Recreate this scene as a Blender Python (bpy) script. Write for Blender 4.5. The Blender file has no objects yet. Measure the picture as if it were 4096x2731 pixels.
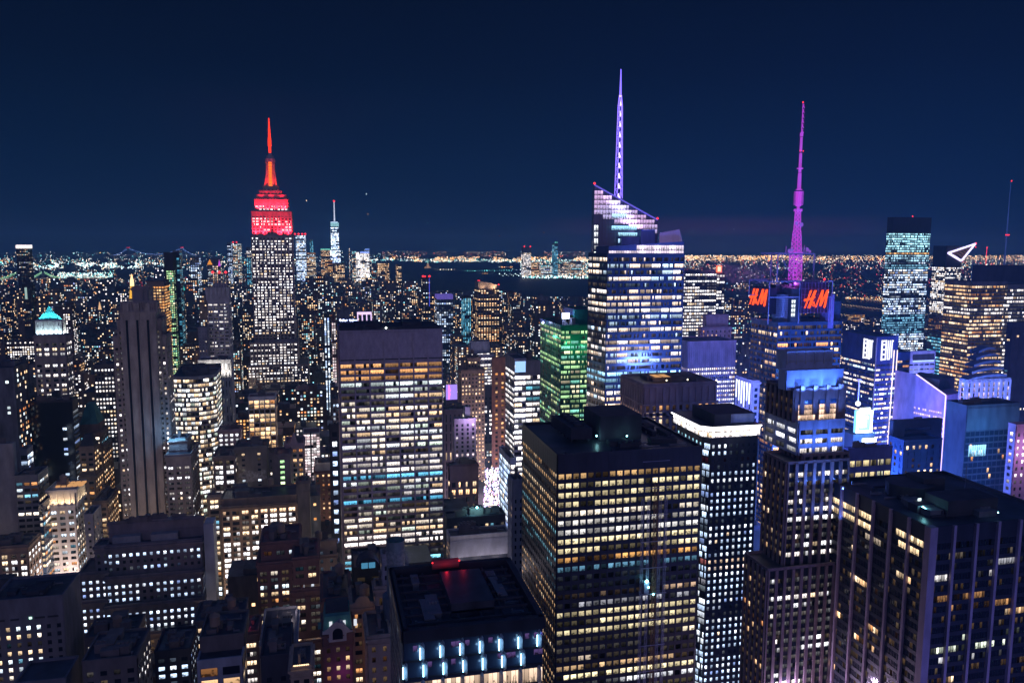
import bpy, math, random
import numpy as np
from mathutils import Vector, Matrix

# ------------------------------------------------------------------ camera
scene = bpy.context.scene
CAMH = 259.0
YAW, PITCH, ROLL, FPX = math.radians(13.3), math.radians(7.04), 0.0035, 3200.0
F0 = Vector((math.sin(YAW)*math.cos(PITCH), math.cos(YAW)*math.cos(PITCH), -math.sin(PITCH)))
R0 = Vector((math.cos(YAW), -math.sin(YAW), 0))
U0 = R0.cross(F0)
CR = math.cos(ROLL)*R0 + math.sin(ROLL)*U0
CU = CR.cross(F0)
CAM = Vector((0, 0, CAMH))
HAZE = .00012
cd = bpy.data.cameras.new('camera'); cam = bpy.data.objects.new('camera', cd)
scene.collection.objects.link(cam)
cd.sensor_width = 36; cd.lens = 36*FPX/4096; cd.clip_start = 1; cd.clip_end = 90000
M3 = Matrix((CR, CU, -F0)).transposed()
cam.matrix_world = Matrix.Translation(CAM) @ M3.to_4x4()
scene.camera = cam

# ------------------------------------------------------------------ world: clear night sky over a lit city
w = bpy.data.worlds.new("World"); scene.world = w; w.use_nodes = True
nt = w.node_tree; nt.nodes.clear()
wo = nt.nodes.new('ShaderNodeOutputWorld'); bg = nt.nodes.new('ShaderNodeBackground')
tc = nt.nodes.new('ShaderNodeTexCoord'); sp = nt.nodes.new('ShaderNodeSeparateXYZ')
rp = nt.nodes.new('ShaderNodeValToRGB')
nt.links.new(tc.outputs['Generated'], sp.inputs[0])
nt.links.new(sp.outputs['Z'], rp.inputs[0])
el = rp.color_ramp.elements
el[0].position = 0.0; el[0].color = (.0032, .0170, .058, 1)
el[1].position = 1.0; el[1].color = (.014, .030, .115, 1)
for p, c in ((.035, (.0020, .0140, .052, 1)), (.09, (.0016, .0115, .0440, 1)), (.2, (.0014, .0066, .0260, 1)), (.36, (.0012, .0034, .0125, 1)), (.44, (.0020, .0058, .0220, 1)), (.62, (.012, .027, .10, 1))):  # zenith band above the frame is brightened to lift the dark roofs
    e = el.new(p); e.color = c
# a little violet light dome low over the western horizon
hz = nt.nodes.new('ShaderNodeValToRGB')
hz.color_ramp.elements[0].position = 0.0; hz.color_ramp.elements[0].color = (1, 1, 1, 1)
hz.color_ramp.elements[1].position = 0.034; hz.color_ramp.elements[1].color = (0, 0, 0, 1)
nt.links.new(sp.outputs['Z'], hz.inputs[0])
dt = nt.nodes.new('ShaderNodeVectorMath'); dt.operation = 'DOT_PRODUCT'
gd = (math.sin(math.radians(27)), math.cos(math.radians(27)), 0); dt.inputs[1].default_value = gd
nt.links.new(tc.outputs['Generated'], dt.inputs[0])
mr = nt.nodes.new('ShaderNodeMapRange'); mr.inputs[1].default_value = .975; mr.inputs[2].default_value = 1.0
nt.links.new(dt.outputs['Value'], mr.inputs[0])
mu = nt.nodes.new('ShaderNodeMath'); mu.operation = 'MULTIPLY'
nt.links.new(hz.outputs[0], mu.inputs[0]); nt.links.new(mr.outputs[0], mu.inputs[1])
mx = nt.nodes.new('ShaderNodeMix'); mx.data_type = 'RGBA'; mx.blend_type = 'ADD'
mx.inputs['B'].default_value = (.12, .018, .055, 1)
nt.links.new(mu.outputs[0], mx.inputs['Factor']); nt.links.new(rp.outputs[0], mx.inputs['A'])
# added low sky glow behind the camera, standing for uptown, lifts facing walls
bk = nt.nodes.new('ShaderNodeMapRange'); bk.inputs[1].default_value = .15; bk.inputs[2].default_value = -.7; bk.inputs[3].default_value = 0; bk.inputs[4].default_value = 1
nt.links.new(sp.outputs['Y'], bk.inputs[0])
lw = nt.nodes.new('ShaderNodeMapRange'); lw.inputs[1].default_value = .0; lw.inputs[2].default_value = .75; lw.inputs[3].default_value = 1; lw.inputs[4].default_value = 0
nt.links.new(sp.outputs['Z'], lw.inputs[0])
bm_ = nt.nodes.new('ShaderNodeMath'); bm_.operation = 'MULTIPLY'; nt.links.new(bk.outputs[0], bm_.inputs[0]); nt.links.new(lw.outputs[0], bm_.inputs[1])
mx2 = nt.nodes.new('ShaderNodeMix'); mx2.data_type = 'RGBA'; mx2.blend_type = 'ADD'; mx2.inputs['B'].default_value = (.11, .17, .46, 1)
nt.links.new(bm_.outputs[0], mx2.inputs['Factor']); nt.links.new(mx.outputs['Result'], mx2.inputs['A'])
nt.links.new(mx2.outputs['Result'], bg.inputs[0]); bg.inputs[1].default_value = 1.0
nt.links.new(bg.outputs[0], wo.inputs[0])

# one soft, weak sun lamp: the light that the illuminated city throws back on its walls
sd = bpy.data.lights.new('skyglow', 'SUN'); sd.energy = .34; sd.angle = math.radians(40); sd.color = (1, .60, .80)
so = bpy.data.objects.new('skyglow', sd); scene.collection.objects.link(so)
sdir = Vector((.10, 1.0, .02)).normalized()
so.rotation_euler = sdir.to_track_quat('-Z', 'Y').to_euler()

scene.view_settings.view_transform = 'Standard'; scene.view_settings.look = 'None'
scene.view_settings.exposure = 0; scene.view_settings.gamma = 1
scene.cycles.max_bounces = 4; scene.cycles.diffuse_bounces = 1; scene.cycles.glossy_bounces = 2
scene.cycles.transparent_max_bounces = 6; scene.cycles.volume_bounces = 0
scene.cycles.sample_clamp_indirect = 2.0

rnd = random.Random(7)
# ------------------------------------------------------------------ projection helpers
def ray(px, py):
    return (F0*FPX + CR*(px-2048) - CU*(py-1365.5)).normalized()
def atY(px, py, Y):
    d = ray(px, py); t = Y/d.y
    return CAM + d*t
def atZ(px, py, Z):
    d = ray(px, py); t = (Z-CAMH)/d.z
    return CAM + d*t
def proj(p):
    v = Vector(p)-CAM; z = v.dot(F0)
    return 2048+FPX*v.dot(CR)/z, 1365.5-FPX*v.dot(CU)/z, z
def far_depth(x, y, z, pxfar):
    lo, hi = 0.5, 400
    s = proj((x, y+hi, z))[0] - proj((x, y, z))[0]
    for _ in range(40):
        m = (lo+hi)/2; q = proj((x, y+m, z))[0]
        if (q-pxfar)*s < 0: lo = m
        else: hi = m
    return (lo+hi)/2

# ------------------------------------------------------------------ materials
MAT = {}
def pmat(name, col, rough=.8, metal=0, spec=.3, nscale=.25, namt=.18, emit=None, es=0, nset=False):
    if name in MAT: return MAT[name]
    m = bpy.data.materials.new(name); m.use_nodes = True; n = m.node_tree; b = n.nodes['Principled BSDF']
    b.inputs['Roughness'].default_value = rough; b.inputs['Metallic'].default_value = metal
    b.inputs['Specular IOR Level'].default_value = spec
    if namt > 0:
        t = n.nodes.new('ShaderNodeTexCoord'); mp = n.nodes.new('ShaderNodeMapping'); mp.inputs['Scale'].default_value = (1, 1, .35)
        no = n.nodes.new('ShaderNodeTexNoise'); no.inputs['Scale'].default_value = nscale; no.inputs['Detail'].default_value = 6
        r = n.nodes.new('ShaderNodeMapRange'); r.inputs[1].default_value = .3; r.inputs[2].default_value = .7
        r.inputs[3].default_value = 1-namt*1.6; r.inputs[4].default_value = 1+namt
        x = n.nodes.new('ShaderNodeVectorMath'); x.operation = 'SCALE'; x.inputs[0].default_value = col[:3]
        n.links.new(t.outputs['Object'], mp.inputs[0]); n.links.new(mp.outputs[0], no.inputs['Vector'])
        n.links.new(no.outputs[0], r.inputs[0]); n.links.new(r.outputs[0], x.inputs['Scale'])
        n.links.new(x.outputs[0], b.inputs['Base Color'])
    else: b.inputs['Base Color'].default_value = (*col[:3], 1)
    if emit:
        b.inputs['Emission Color'].default_value = (*emit, 1); b.inputs['Emission Strength'].default_value = es
        if nset: m.cycles.emission_sampling = 'NONE'
    MAT[name] = m; return m
def emat(name, col, s, sample=False):
    if name in MAT: return MAT[name]
    m = bpy.data.materials.new(name); m.use_nodes = True; n = m.node_tree; n.nodes.clear()
    e = n.nodes.new('ShaderNodeEmission'); o = n.nodes.new('ShaderNodeOutputMaterial')
    e.inputs[0].default_value = (*col, 1); e.inputs[1].default_value = s
    n.links.new(e.outputs[0], o.inputs[0])
    if not sample: m.cycles.emission_sampling = 'NONE'
    MAT[name] = m; return m
limestone = pmat('limestone', (.36, .32, .30)); darkstone = pmat('dark stone', (.19, .165, .16)); brick = pmat('brown brick', (.33, .24, .18))
redbrick = pmat('red brick', (.27, .15, .13)); tan = pmat('tan brick', (.48, .37, .29)); white = pmat('white stone', (.62, .60, .58))
travertine = pmat('travertine', (.42, .34, .36), nscale=.6, namt=.12); concrete = pmat('concrete', (.34, .33, .35))
blackmetal = pmat('black metal', (.032, .036, .052), rough=.45, spec=.4); steel = pmat('grey steel', (.22, .23, .26), rough=.45, metal=.3)
roofm = pmat('roof felt', (.06, .066, .09), rough=.42, spec=.55, nscale=.12, namt=.45); glass = pmat('dark glass', (.016, .02, .032), rough=.12, spec=.7, namt=0)
blueglass = pmat('blue glass', (.05, .08, .14), rough=.2, spec=.8, namt=.2, nscale=.08); greenglass = pmat('green glass', (.02, .20, .13), rough=.2, spec=.6)
copper = pmat('green copper', (.10, .30, .26)); pinkgran = pmat('pink granite', (.46, .34, .36)); slate = pmat('slate', (.06, .062, .08))
bluestone = pmat('pale panel', (.40, .43, .50), rough=.45); asphalt = pmat('asphalt', (.045, .045, .05), nscale=.02)

# lit window: colour per pane, room clutter, ceilings and blinds from each pane's own coordinates
def window_material(name, detail=True):
    m = bpy.data.materials.new(name); m.use_nodes = True; n = m.node_tree; n.nodes.clear(); L = n.links.new
    e = n.nodes.new('ShaderNodeEmission'); o = n.nodes.new('ShaderNodeOutputMaterial')
    a = n.nodes.new('ShaderNodeAttribute'); a.attribute_name = 'glow'
    if not detail:
        L(a.outputs['Color'], e.inputs[0]); e.inputs[1].default_value = 1
    else:
        uv = n.nodes.new('ShaderNodeUVMap'); uv.uv_map = 'UVMap'
        sx = n.nodes.new('ShaderNodeSeparateXYZ'); L(uv.outputs[0], sx.inputs[0])
        sd_ = n.nodes.new('ShaderNodeAttribute'); sd_.attribute_name = 'room'
        no = n.nodes.new('ShaderNodeTexNoise'); no.noise_dimensions = '4D'; no.inputs['Scale'].default_value = 2.6; no.inputs['Detail'].default_value = 2
        mp = n.nodes.new('ShaderNodeMapping'); mp.inputs['Scale'].default_value = (1, .8, 1); L(uv.outputs[0], mp.inputs[0])
        L(mp.outputs[0], no.inputs['Vector'])
        k = n.nodes.new('ShaderNodeMath'); k.operation = 'MULTIPLY'; k.inputs[1].default_value = 61.7; L(sd_.outputs['Fac'], k.inputs[0]); L(k.outputs[0], no.inputs['W'])
        # clutter threshold rises with height, so furniture sits low in the pane
        th = n.nodes.new('ShaderNodeMapRange'); th.inputs[1].default_value = 0; th.inputs[2].default_value = 1; th.inputs[3].default_value = .54; th.inputs[4].default_value = .28
        L(sx.outputs['Y'], th.inputs[0])
        df = n.nodes.new('ShaderNodeMath'); df.operation = 'SUBTRACT'; L(no.outputs[0], df.inputs[0]); L(th.outputs[0], df.inputs[1])
        cl = n.nodes.new('ShaderNodeMapRange'); cl.inputs[1].default_value = -.05; cl.inputs[2].default_value = .05; cl.inputs[3].default_value = .2; cl.inputs[4].default_value = 1.0
        L(df.outputs[0], cl.inputs[0])
        gr = n.nodes.new('ShaderNodeMapRange'); gr.inputs[3].default_value = .65; gr.inputs[4].default_value = 1.3; L(sx.outputs['Y'], gr.inputs[0])
        pr = n.nodes.new('ShaderNodeMath'); pr.operation = 'MULTIPLY'; L(cl.outputs[0], pr.inputs[0]); L(gr.outputs[0], pr.inputs[1])
        L(a.outputs['Color'], e.inputs[0]); L(pr.outputs[0], e.inputs[1])
    L(e.outputs[0], o.inputs[0]); m.cycles.emission_sampling = 'NONE'
    return m
WIN = window_material('lit room'); WINF = window_material('lit room far', False)

# ------------------------------------------------------------------ mesh collecting
def tag(o, label=None, cat=None, group=None, kind=None):
    if label: o['label'] = label
    if cat: o['category'] = cat
    if group: o['group'] = group
    if kind: o['kind'] = kind
    return o
class MB:
    def __init__(s): s.v = []; s.f = []
    def box(s, x0, x1, y0, y1, z0, z1, bottom=True):
        i = len(s.v)
        s.v += [(x0,y0,z0),(x1,y0,z0),(x1,y1,z0),(x0,y1,z0),(x0,y0,z1),(x1,y0,z1),(x1,y1,z1),(x0,y1,z1)]
        s.f += [(i,i+1,i+5,i+4),(i+1,i+2,i+6,i+5),(i+2,i+3,i+7,i+6),(i+3,i,i+4,i+7),(i+4,i+5,i+6,i+7)]
        if bottom: s.f.append((i+3,i+2,i+1,i))
    def obox(s, p, u, n, a0, a1, d0, d1, z0, z1):
        i = len(s.v)
        for z in (z0, z1):
            for a, d in ((a0,d1),(a1,d1),(a1,d0),(a0,d0)):
                s.v.append((p[0]+u[0]*a+n[0]*d, p[1]+u[1]*a+n[1]*d, z))
        s.f += [(i,i+1,i+5,i+4),(i+1,i+2,i+6,i+5),(i+2,i+3,i+7,i+6),(i+3,i,i+4,i+7),(i+4,i+5,i+6,i+7),(i+3,i+2,i+1,i)]
    def prism(s, poly, z0, z1, top=None, cap=True):
        i = len(s.v); n = len(poly); top = top or poly
        zt = z1 if isinstance(z1, (list, tuple)) else [z1]*n
        s.v += [(x, y, z0) for x, y in poly] + [(top[k][0], top[k][1], zt[k]) for k in range(n)]
        for k in range(n): j = (k+1) % n; s.f.append((i+k, i+j, i+n+j, i+n+k))
        if cap: s.f.append(tuple(range(i+n, i+2*n)))
    def tube(s, a, b, r0, r1=None, n=8, cap=True):
        a = Vector(a); b = Vector(b); r1 = r0 if r1 is None else r1
        d = (b-a).normalized(); x = d.orthogonal().normalized(); y = d.cross(x); i = len(s.v)
        for c, r in ((a, r0), (b, r1)):
            for k in range(n):
                t = 2*math.pi*k/n; s.v.append(tuple(c+x*(r*math.cos(t))+y*(r*math.sin(t))))
        for k in range(n): j = (k+1) % n; s.f.append((i+k, i+j, i+n+j, i+n+k))
        if cap: s.f.append(tuple(range(i+n, i+2*n))); s.f.append(tuple(range(i+n-1, i-1, -1)))
    def quad(s, *c):
        i = len(s.v); s.v += [tuple(q) for q in c]; s.f.append((i, i+1, i+2, i+3))
    def octa(s, c, r, rz=None):
        rz = rz or r; i = len(s.v); x, y, z = c
        s.v += [(x-r,y,z),(x,y-r,z),(x+r,y,z),(x,y+r,z),(x,y,z+rz),(x,y,z-rz)]
        s.f += [(i,i+1,i+4),(i+1,i+2,i+4),(i+2,i+3,i+4),(i+3,i,i+4),(i+1,i,i+5),(i+2,i+1,i+5),(i+3,i+2,i+5),(i,i+3,i+5)]
    def build(s, name, mat, parent=None, org=(0, 0, 0)):
        me = bpy.data.meshes.new(name)
        me.from_pydata([(x-org[0], y-org[1], z-org[2]) for x, y, z in s.v], [], s.f)
        if mat: me.materials.append(mat)
        o = bpy.data.objects.new(name, me); scene.collection.objects.link(o)
        if parent: o.parent = parent
        else: o.location = org
        return o
def quads_mesh(name, quads, cols, seeds, mat, parent, org, kind=None):
    """panes: quads n x 4 x 3"""
    n = len(quads); me = bpy.data.meshes.new(name)
    v = (np.asarray(quads, dtype=np.float32).reshape(-1, 3) - np.asarray(org, dtype=np.float32))
    me.vertices.add(4*n); me.vertices.foreach_set('co', v.ravel())
    me.loops.add(4*n); me.loops.foreach_set('vertex_index', np.arange(4*n, dtype=np.int32))
    me.polygons.add(n); me.polygons.foreach_set('loop_start', np.arange(0, 4*n, 4, dtype=np.int32))
    me.update(calc_edges=True)
    uv = me.uv_layers.new(name='UVMap'); uv.data.foreach_set('uv', np.tile(np.array([0,0,1,0,1,1,0,1], dtype=np.float32), n))
    c = np.ones((n, 4, 4), dtype=np.float32); c[:, :, :3] = np.asarray(cols, dtype=np.float32)[:, None, :]
    at = me.attributes.new('glow', 'FLOAT_COLOR', 'POINT'); at.data.foreach_set('color', c.ravel())
    ar = me.attributes.new('room', 'FLOAT', 'POINT'); ar.data.foreach_set('value', np.repeat(np.asarray(seeds, dtype=np.float32), 4))
    me.materials.append(mat)
    o = bpy.data.objects.new(name, me); scene.collection.objects.link(o)
    if parent: o.parent = parent
    else: o.location = org
    if kind: o['kind'] = kind
    return o

PAL = dict(
 warm=[((1,.60,.30),1.3,6),((1,.72,.45),1.5,3),((1,.42,.15),.8,1)],
 orange=[((1,.42,.12),1.1,4),((1,.58,.25),1.2,3)],
 mix=[((1,.70,.42),1.3,4),((1,.86,.70),1.6,3),((.75,.88,1),1.4,2),((.25,.65,.9),.9,.5),((1,.42,.15),.8,.8)],
 white=[((1,.90,.85),1.8,5),((.95,.95,1),1.8,3),((1,.72,.45),1.3,1)],
 cool=[((.55,.72,1),1.5,5),((.8,.88,1),1.7,3),((.35,.5,1),.9,1),((1,.75,.5),1.0,.35)],
 teal=[((.12,.55,.85),.9,4),((.4,.85,1),1.3,2)],
 grace=[((1,.86,.70),1.5,5),((1,.68,.40),1.0,2.4),((.9,.95,1),1.5,2),((.85,1,.85),1.0,1.2)],
 yellow=[((1,.80,.42),1.35,6),((1,.90,.62),1.5,3),((.9,.9,.6),.9,1)],
 green=[((.55,1,.45),.9,4),((.8,1,.5),1.0,3),((.3,.9,.7),.8,2),((1,.9,.6),1.1,1)],
 boa=[((1,.76,.58),1.3,5),((1,.90,.86),1.6,4),((.6,.8,1),1.3,1.6)],
 far=[((1,.62,.32),1.1,3),((1,.84,.66),1.4,4),((.8,.95,1),1.5,3.4),((.3,.8,.9),1.1,1.3),((1,.35,.12),.8,.9),((.45,.55,1),.9,.5)],
 pink=[((1,.75,.78),1.5,4),((1,.9,.92),1.7,3)],
)
def pick(pal, r):
    L = PAL[pal]; t = r.random()*sum(a[2] for a in L)
    for c, k, wt in L:
        t -= wt
        if t <= 0: break
    return c, k
# ------------------------------------------------------------------ a tower: walls, dark glazing behind, lit windows
BOXES = []        # (x0,x1,y0,y1,z1) of everything solid, for the visible-window choice
HEROES = []       # (px0, px1, ytop, yvisible_bottom, Y)
TOWERS = []
DEF = dict(bay=3.2, fh=3.7, ww=.55, wh=.52, p=.5, pal='mix', coh=.3, run=2, pd=.35, sd=.3, head=3.0, sub=1, gap=.06, k=1.0, dim=.35, allow=None, fcol=None, low=0)
def S(**k):
    d = dict(DEF); d.update(k)
    if d['sd'] > 0 and abs(d['pd']-d['sd']) < .03: d['sd'] = d['pd']-.05
    return d
def norm2(a, b):
    dx, dy = b[0]-a[0], b[1]-a[1]; L = math.hypot(dx, dy); return (dx/L, dy/L), (dy/L, -dx/L), L
class Tower:
    def __init__(s, name, label, cat, org, group=None, seed=None):
        s.name = name; s.e = bpy.data.objects.new(name, None); s.e.empty_display_size = 5; scene.collection.objects.link(s.e)
        s.org = org; s.e.location = org; tag(s.e, label, cat, group); s.parts = {}; s.w = []; s.roofs = []; s.r = random.Random(seed if seed is not None else sum(map(ord, label)))
        TOWERS.append(s); s.wmat = WIN
    def mb(s, part, mat):
        key = (part, mat.name)
        if key not in s.parts: s.parts[key] = (MB(), mat)
        return s.parts[key][0]
    def single(s, part, mat, m, parent=None):
        return m.build(part, mat, parent or s.e, s.org)
    def facade(s, p0, p1, z0, z1, sp, wall, wallmat):
        u, n, L = norm2(p0, p1); r = s.r
        nb = max(1, round(L/sp['bay'])); bw = L/nb; fh = sp['fh']; nf = int((z1-z0-sp['head'])/fh)
        wm = s.mb(wall, wallmat); pd, sdp = sp['pd'], sp['sd']; pw = bw*(1-sp['ww'])
        if pd > 0:
            for i in range(nb+1):
                a0, a1 = max(0, i*bw-pw/2), min(L, i*bw+pw/2)
                wm.obox(p0, u, n, a0, a1, -.2, pd, z0, z1)
        if sdp > 0:
            zt = z1
            for j in range(nf+1):
                b = z1-sp['head']-j*fh - fh*(.5-sp['wh']/2) if j < nf else z0
                wm.obox(p0, u, n, 0, L, -.2, sdp, b, zt) if zt-b > .05 else None
                zt = z1-sp['head']-j*fh - fh*(.5+sp['wh']/2)
        r2 = r
        for j in range(nf):
            c0, k0 = pick(sp['pal'], r); fk = r.uniform(.75, 1.25); pf = sp['p']*r.uniform(.45, 1.55)
            if r.random() < sp['coh']: pf = 1 if r.random() < sp['p']*1.1 else .1
            if sp['fcol'] and j in sp['fcol']:
                v = sp['fcol'][j]; c0, k0, pf = v; coh = 1.0
            else: coh = .8 if r.random() < sp['coh']+.25 else .25
            run = 0; lit = False
            for i in range(nb):
                if run <= 0:
                    lit = r.random() < pf; run = r.expovariate(1/max(.5, sp['run']))
                run -= 1
                if sp['allow'] and not sp['allow'](i, j, nb, nf): continue
                if r.random() < coh: c, k = c0, k0*fk
                else: c, k = pick(sp['pal'], r)
                zc = z1-sp['head']-(j+.5)*fh; h = fh*sp['wh']/2
                n_ = sp['sub']; cw = bw*sp['ww']; kk = k*sp['k']*r.choice((.3, .55, .8, 1, 1.1, 1.5))
                for q in range(n_):
                    l = lit
                    if n_ > 1 and r.random() < (.2 if lit else .03): l = not l
                    if l: f = kk*r.uniform(.85, 1.15)
                    elif r.random() < sp['dim']: f = .07*k*r.random()
                    else: continue
                    g = cw/n_; x0 = i*bw+pw/2+q*g+g*sp['gap']/2; x1 = x0+g*(1-sp['gap'])
                    d = .06 if pd > 0 or sdp > 0 else .12
                    P = [(p0[0]+u[0]*a+n[0]*d, p0[1]+u[1]*a+n[1]*d, z) for a, z in ((x0, zc-h), (x1, zc-h), (x1, zc+h), (x0, zc+h))]
                    s.w.append((P, (c[0]*f, c[1]*f, c[2]*f), r.random()))
    def block(s, poly, z0, z1, sp, wallmat, core=None, roof=True, faces=None, parapet=True, wall='wall', allfaces=False, side=None):
        """one storeyed volume; poly counter-clockwise seen from above"""
        core = core or glass
        s.mb('glazing' if core in (glass, blueglass, greenglass) else wall, core).prism(poly, z0, z1-.3)
        pm = MB()
        for k in range(len(poly)):
            a, b = poly[k], poly[(k+1) % len(poly)]; u, n, L = norm2(a, b)
            mx_, my_ = (a[0]+b[0])/2, (a[1]+b[1])/2
            if (n[0]*(-mx_)+n[1]*(-my_)) > 0 or allfaces:
                q = faces[k] if faces and faces.get(k) is not None else (side if side is not None and abs(n[0]) > .8 else sp)
                if q == 'blank': s.mb(wall, wallmat).obox(a, u, n, 0, L, -.2, .32, z0, z1)
                else: s.facade(a, b, z0, z1, q, wall, wallmat)
            else:
                s.mb(wall, wallmat).obox(a, u, n, 0, L, -.2, .3, z0, z1)
            if parapet: pm.obox(a, u, n, -.1, L+.1, -.35, .42, z1+.004, z1+1.1)
        if wallmat.name in ('brown brick', 'red brick', 'tan brick', 'pink granite', 'limestone', 'grey brown stone', 'dull tan', 'violet brick') and z1-z0 > 6:
            cm = MB()
            for k in range(len(poly)):
                a, b = poly[k], poly[(k+1) % len(poly)]; u, n, L = norm2(a, b)
                if n[1] > .5: continue
                cm.obox(a, u, n, -.9, L+.9, .3, 1.15, z1-.9, z1-.1); cm.obox(a, u, n, -.5, L+.5, .3, .75, z1-1.5, z1-.9); cm.obox(a, u, n, -.45, L+.45, .3, .62, z1-sp['head']-.2 if isinstance(sp, dict) else z1-6, (z1-sp['head']+.15) if isinstance(sp, dict) else z1-5.6) if not (isinstance(sp, dict) and sp['head'] < 2.2) else None
            s.single('cornice', wallmat, cm)
        if roof:
            rm = MB(); rm.prism(poly, z1-.29, z1+.05); s.roofs.append(s.single('roof', roofm, rm))
            if parapet: s.single('parapet', wallmat, pm, s.roofs[-1])
        xs = [p[0] for p in poly]; ys = [p[1] for p in poly]
        BOXES.append((min(xs), max(xs), min(ys), max(ys), z1))
    def tier(s, x0p, x1p, yp, Y, sp, wallmat, far=None, dep=30, z0=0, **kw):
        """block whose front roof edge runs between the two picture columns at distance Y"""
        a = atY(x0p, yp, Y); b = atY(x1p, yp, Y); z1 = (a.z+b.z)/2
        if far is not None:
            ref = a if a.x > 0 else b
            dep = min(far_depth(ref.x, Y, z1, far), 62 if Y > 250 and abs(ref.x) > 40 else 26)
        poly = [(a.x, Y), (b.x, Y), (b.x, Y+dep), (a.x, Y+dep)]
        s.block(poly, z0, z1, sp, wallmat, **kw)
        return a.x, b.x, Y, Y+dep, z1
    def plant(s, x0, x1, y0, y1, z, n=4, mat=None, tank=0, hmax=6):
        """bulkheads, ducts, fans, a railing line and water tanks on a roof"""
        r = s.r; mat = mat or darkstone; rf = s.roofs[0] if s.roofs else s.e
        for i in range(n):
            m = MB(); w_, d_ = r.uniform(.12, .34)*(x1-x0), r.uniform(.15, .4)*(y1-y0)
            cx = r.uniform(x0+w_/2+1, x1-w_/2-1); cy = r.uniform(y0+d_/2+1, y1-d_/2-1); h = r.uniform(1.6, hmax)
            m.box(cx-w_/2, cx+w_/2, cy-d_/2, cy+d_/2, z+.02, z+h); m.box(cx-w_/2-.2, cx+w_/2+.2, cy-d_/2-.2, cy+d_/2+.2, z+h+.003, z+h+.3)
            if i % 2:
                for q in range(3): m.tube((cx+(q-1)*w_*.28, cy, z+h+.3), (cx+(q-1)*w_*.28, cy, z+h+1.0), .11*w_, n=12)
            s.single('bulkhead' if i % 2 == 0 else 'cooling_unit', mat, m, rf)
        m = MB()
        for i in range(5):
            cx = r.uniform(x0+1, x1-1); cy = r.uniform(y0+1, y1-1); m.tube((cx, cy, z), (cx, cy, z+r.uniform(1, 2.4)), r.uniform(.15, .4), n=8)
            cx2 = min(x1-1, cx+r.uniform(3, 9)); m.box(cx, cx2, cy-.3, cy+.3, z+.4, z+1.0)
        s.single('vent_pipes', steel, m, rf)
        for i in range(tank):
            m = MB(); cx = r.uniform(x0+3, x1-3); cy = r.uniform(y0+3, y1-3); R = 2.1
            m.tube((cx, cy, z+3), (cx, cy, z+7), R, R*.96, 14); m.tube((cx, cy, z+7.01), (cx, cy, z+8.6), R*1.08, .1, 14)
            for q in range(4): a_ = q*math.pi/2+.7; m.tube((cx+math.cos(a_)*R*.8, cy+math.sin(a_)*R*.8, z), (cx+math.cos(a_)*R*.8, cy+math.sin(a_)*R*.8, z+3.05), .16, n=5)
            s.single('water_tank', brick, m, rf)
    def finish(s):
        for (part, _), (m, mat) in s.parts.items():
            if m.v: m.build(part, mat, s.e, s.org)
        s.parts = {}
def lamp(name, loc, energy, color, size=1.0, kind='POINT', to=None, spot=None, sy=None):
    l = bpy.data.lights.new(name, kind); l.energy = energy; l.color = color
    if kind == 'AREA':
        l.size = size
        if sy: l.shape = 'RECTANGLE'; l.size_y = sy
    else: l.shadow_soft_size = size
    if kind == 'SPOT': l.spot_size = math.radians(spot or 90); l.spot_blend = .6
    o = bpy.data.objects.new(name, l); o.location = loc; scene.collection.objects.link(o)
    if to is not None: o.rotation_euler = (Vector(to)-Vector(loc)).to_track_quat('-Z', 'Y').to_euler()
    return o
def tower(name, label, Y, pxmid, cat='building', group=None):
    p = atY(pxmid, 1500, Y); return Tower(name, label, cat, (p.x, Y+10, 0), group)
def hero(px0, px1, yt, yb, Y): HEROES.append((px0, px1, yt, yb, Y))
def stack(t, L):
    """L: tiers from the top down: (px0, px1, py, Y, depth or ('far', px), spec, material, extra)"""
    out = []
    for i, q in enumerate(L):
        x0, x1, py, Y, d, sp, mt = q[:7]; kw = dict(q[7]) if len(q) > 7 else {}
        z0 = 0
        zi = (atY(x0, py, Y).z+atY(x1, py, Y).z)/2
        for n in L[i+1:]:
            zn = (atY(n[0], n[2], n[3]).z+atY(n[1], n[2], n[3]).z)/2
            if n[3] <= Y and zn < zi-.5 and min(x1, n[1])-max(x0, n[0]) > .8*(x1-x0): z0 = zn; break
        if isinstance(d, tuple): kw['far'] = d[1]
        else: kw['dep'] = d
        out.append(t.tier(x0, x1, py, Y, sp, mt, z0=z0, **kw))
    return out
# ================================================================== red-crowned tower with mast
Y = 1240
t = tower('art_deco_skyscraper', 'tall stepped stone skyscraper with a red floodlit crown and a glowing red mast', Y, 1088, 'skyscraper')
E = S(bay=5.2, fh=4.0, ww=.64, wh=.54, p=.72, pal='white', sub=2, gap=.34, pd=.8, sd=.2, head=1.5, coh=.15, k=1.25, dim=.1, run=3)
Er = S(**{**E, 'pal': 'pink', 'p': .55, 'head': 9})
Ed = S(**{**E, 'p': 0, 'dim': 0, 'ww': .4, 'head': 2})
o = stack(t, [(1052,1113,748,Y+14,20,Ed,limestone), (1038,1126,764,Y+9,28,Ed,limestone), (1024,1145,782,Y+6,34,S(bay=4,fh=4,ww=.5,wh=.5,p=.75,pal='pink',head=2,k=.8,pd=.4),limestone),
  (1018,1151,797,Y+3,38,Er,limestone), (1006,1166,846,Y,44,Er,limestone), (1004.5,1168,945,Y-1.5,46,E,limestone), (998,1190,1370,Y-9,60,E,limestone),(992,1232,1462,Y-14,70,E,limestone)])
x0, x1, y0, y1, zb = o[0]
cx, cy = (x0+x1)/2, (y0+y1)/2
def zof(py, Yv, px=1088): return atY(px, py, Yv).z
m = MB(); z1, z2, z3 = zof(750, cy), zof(700, cy), zof(645, cy)
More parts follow.
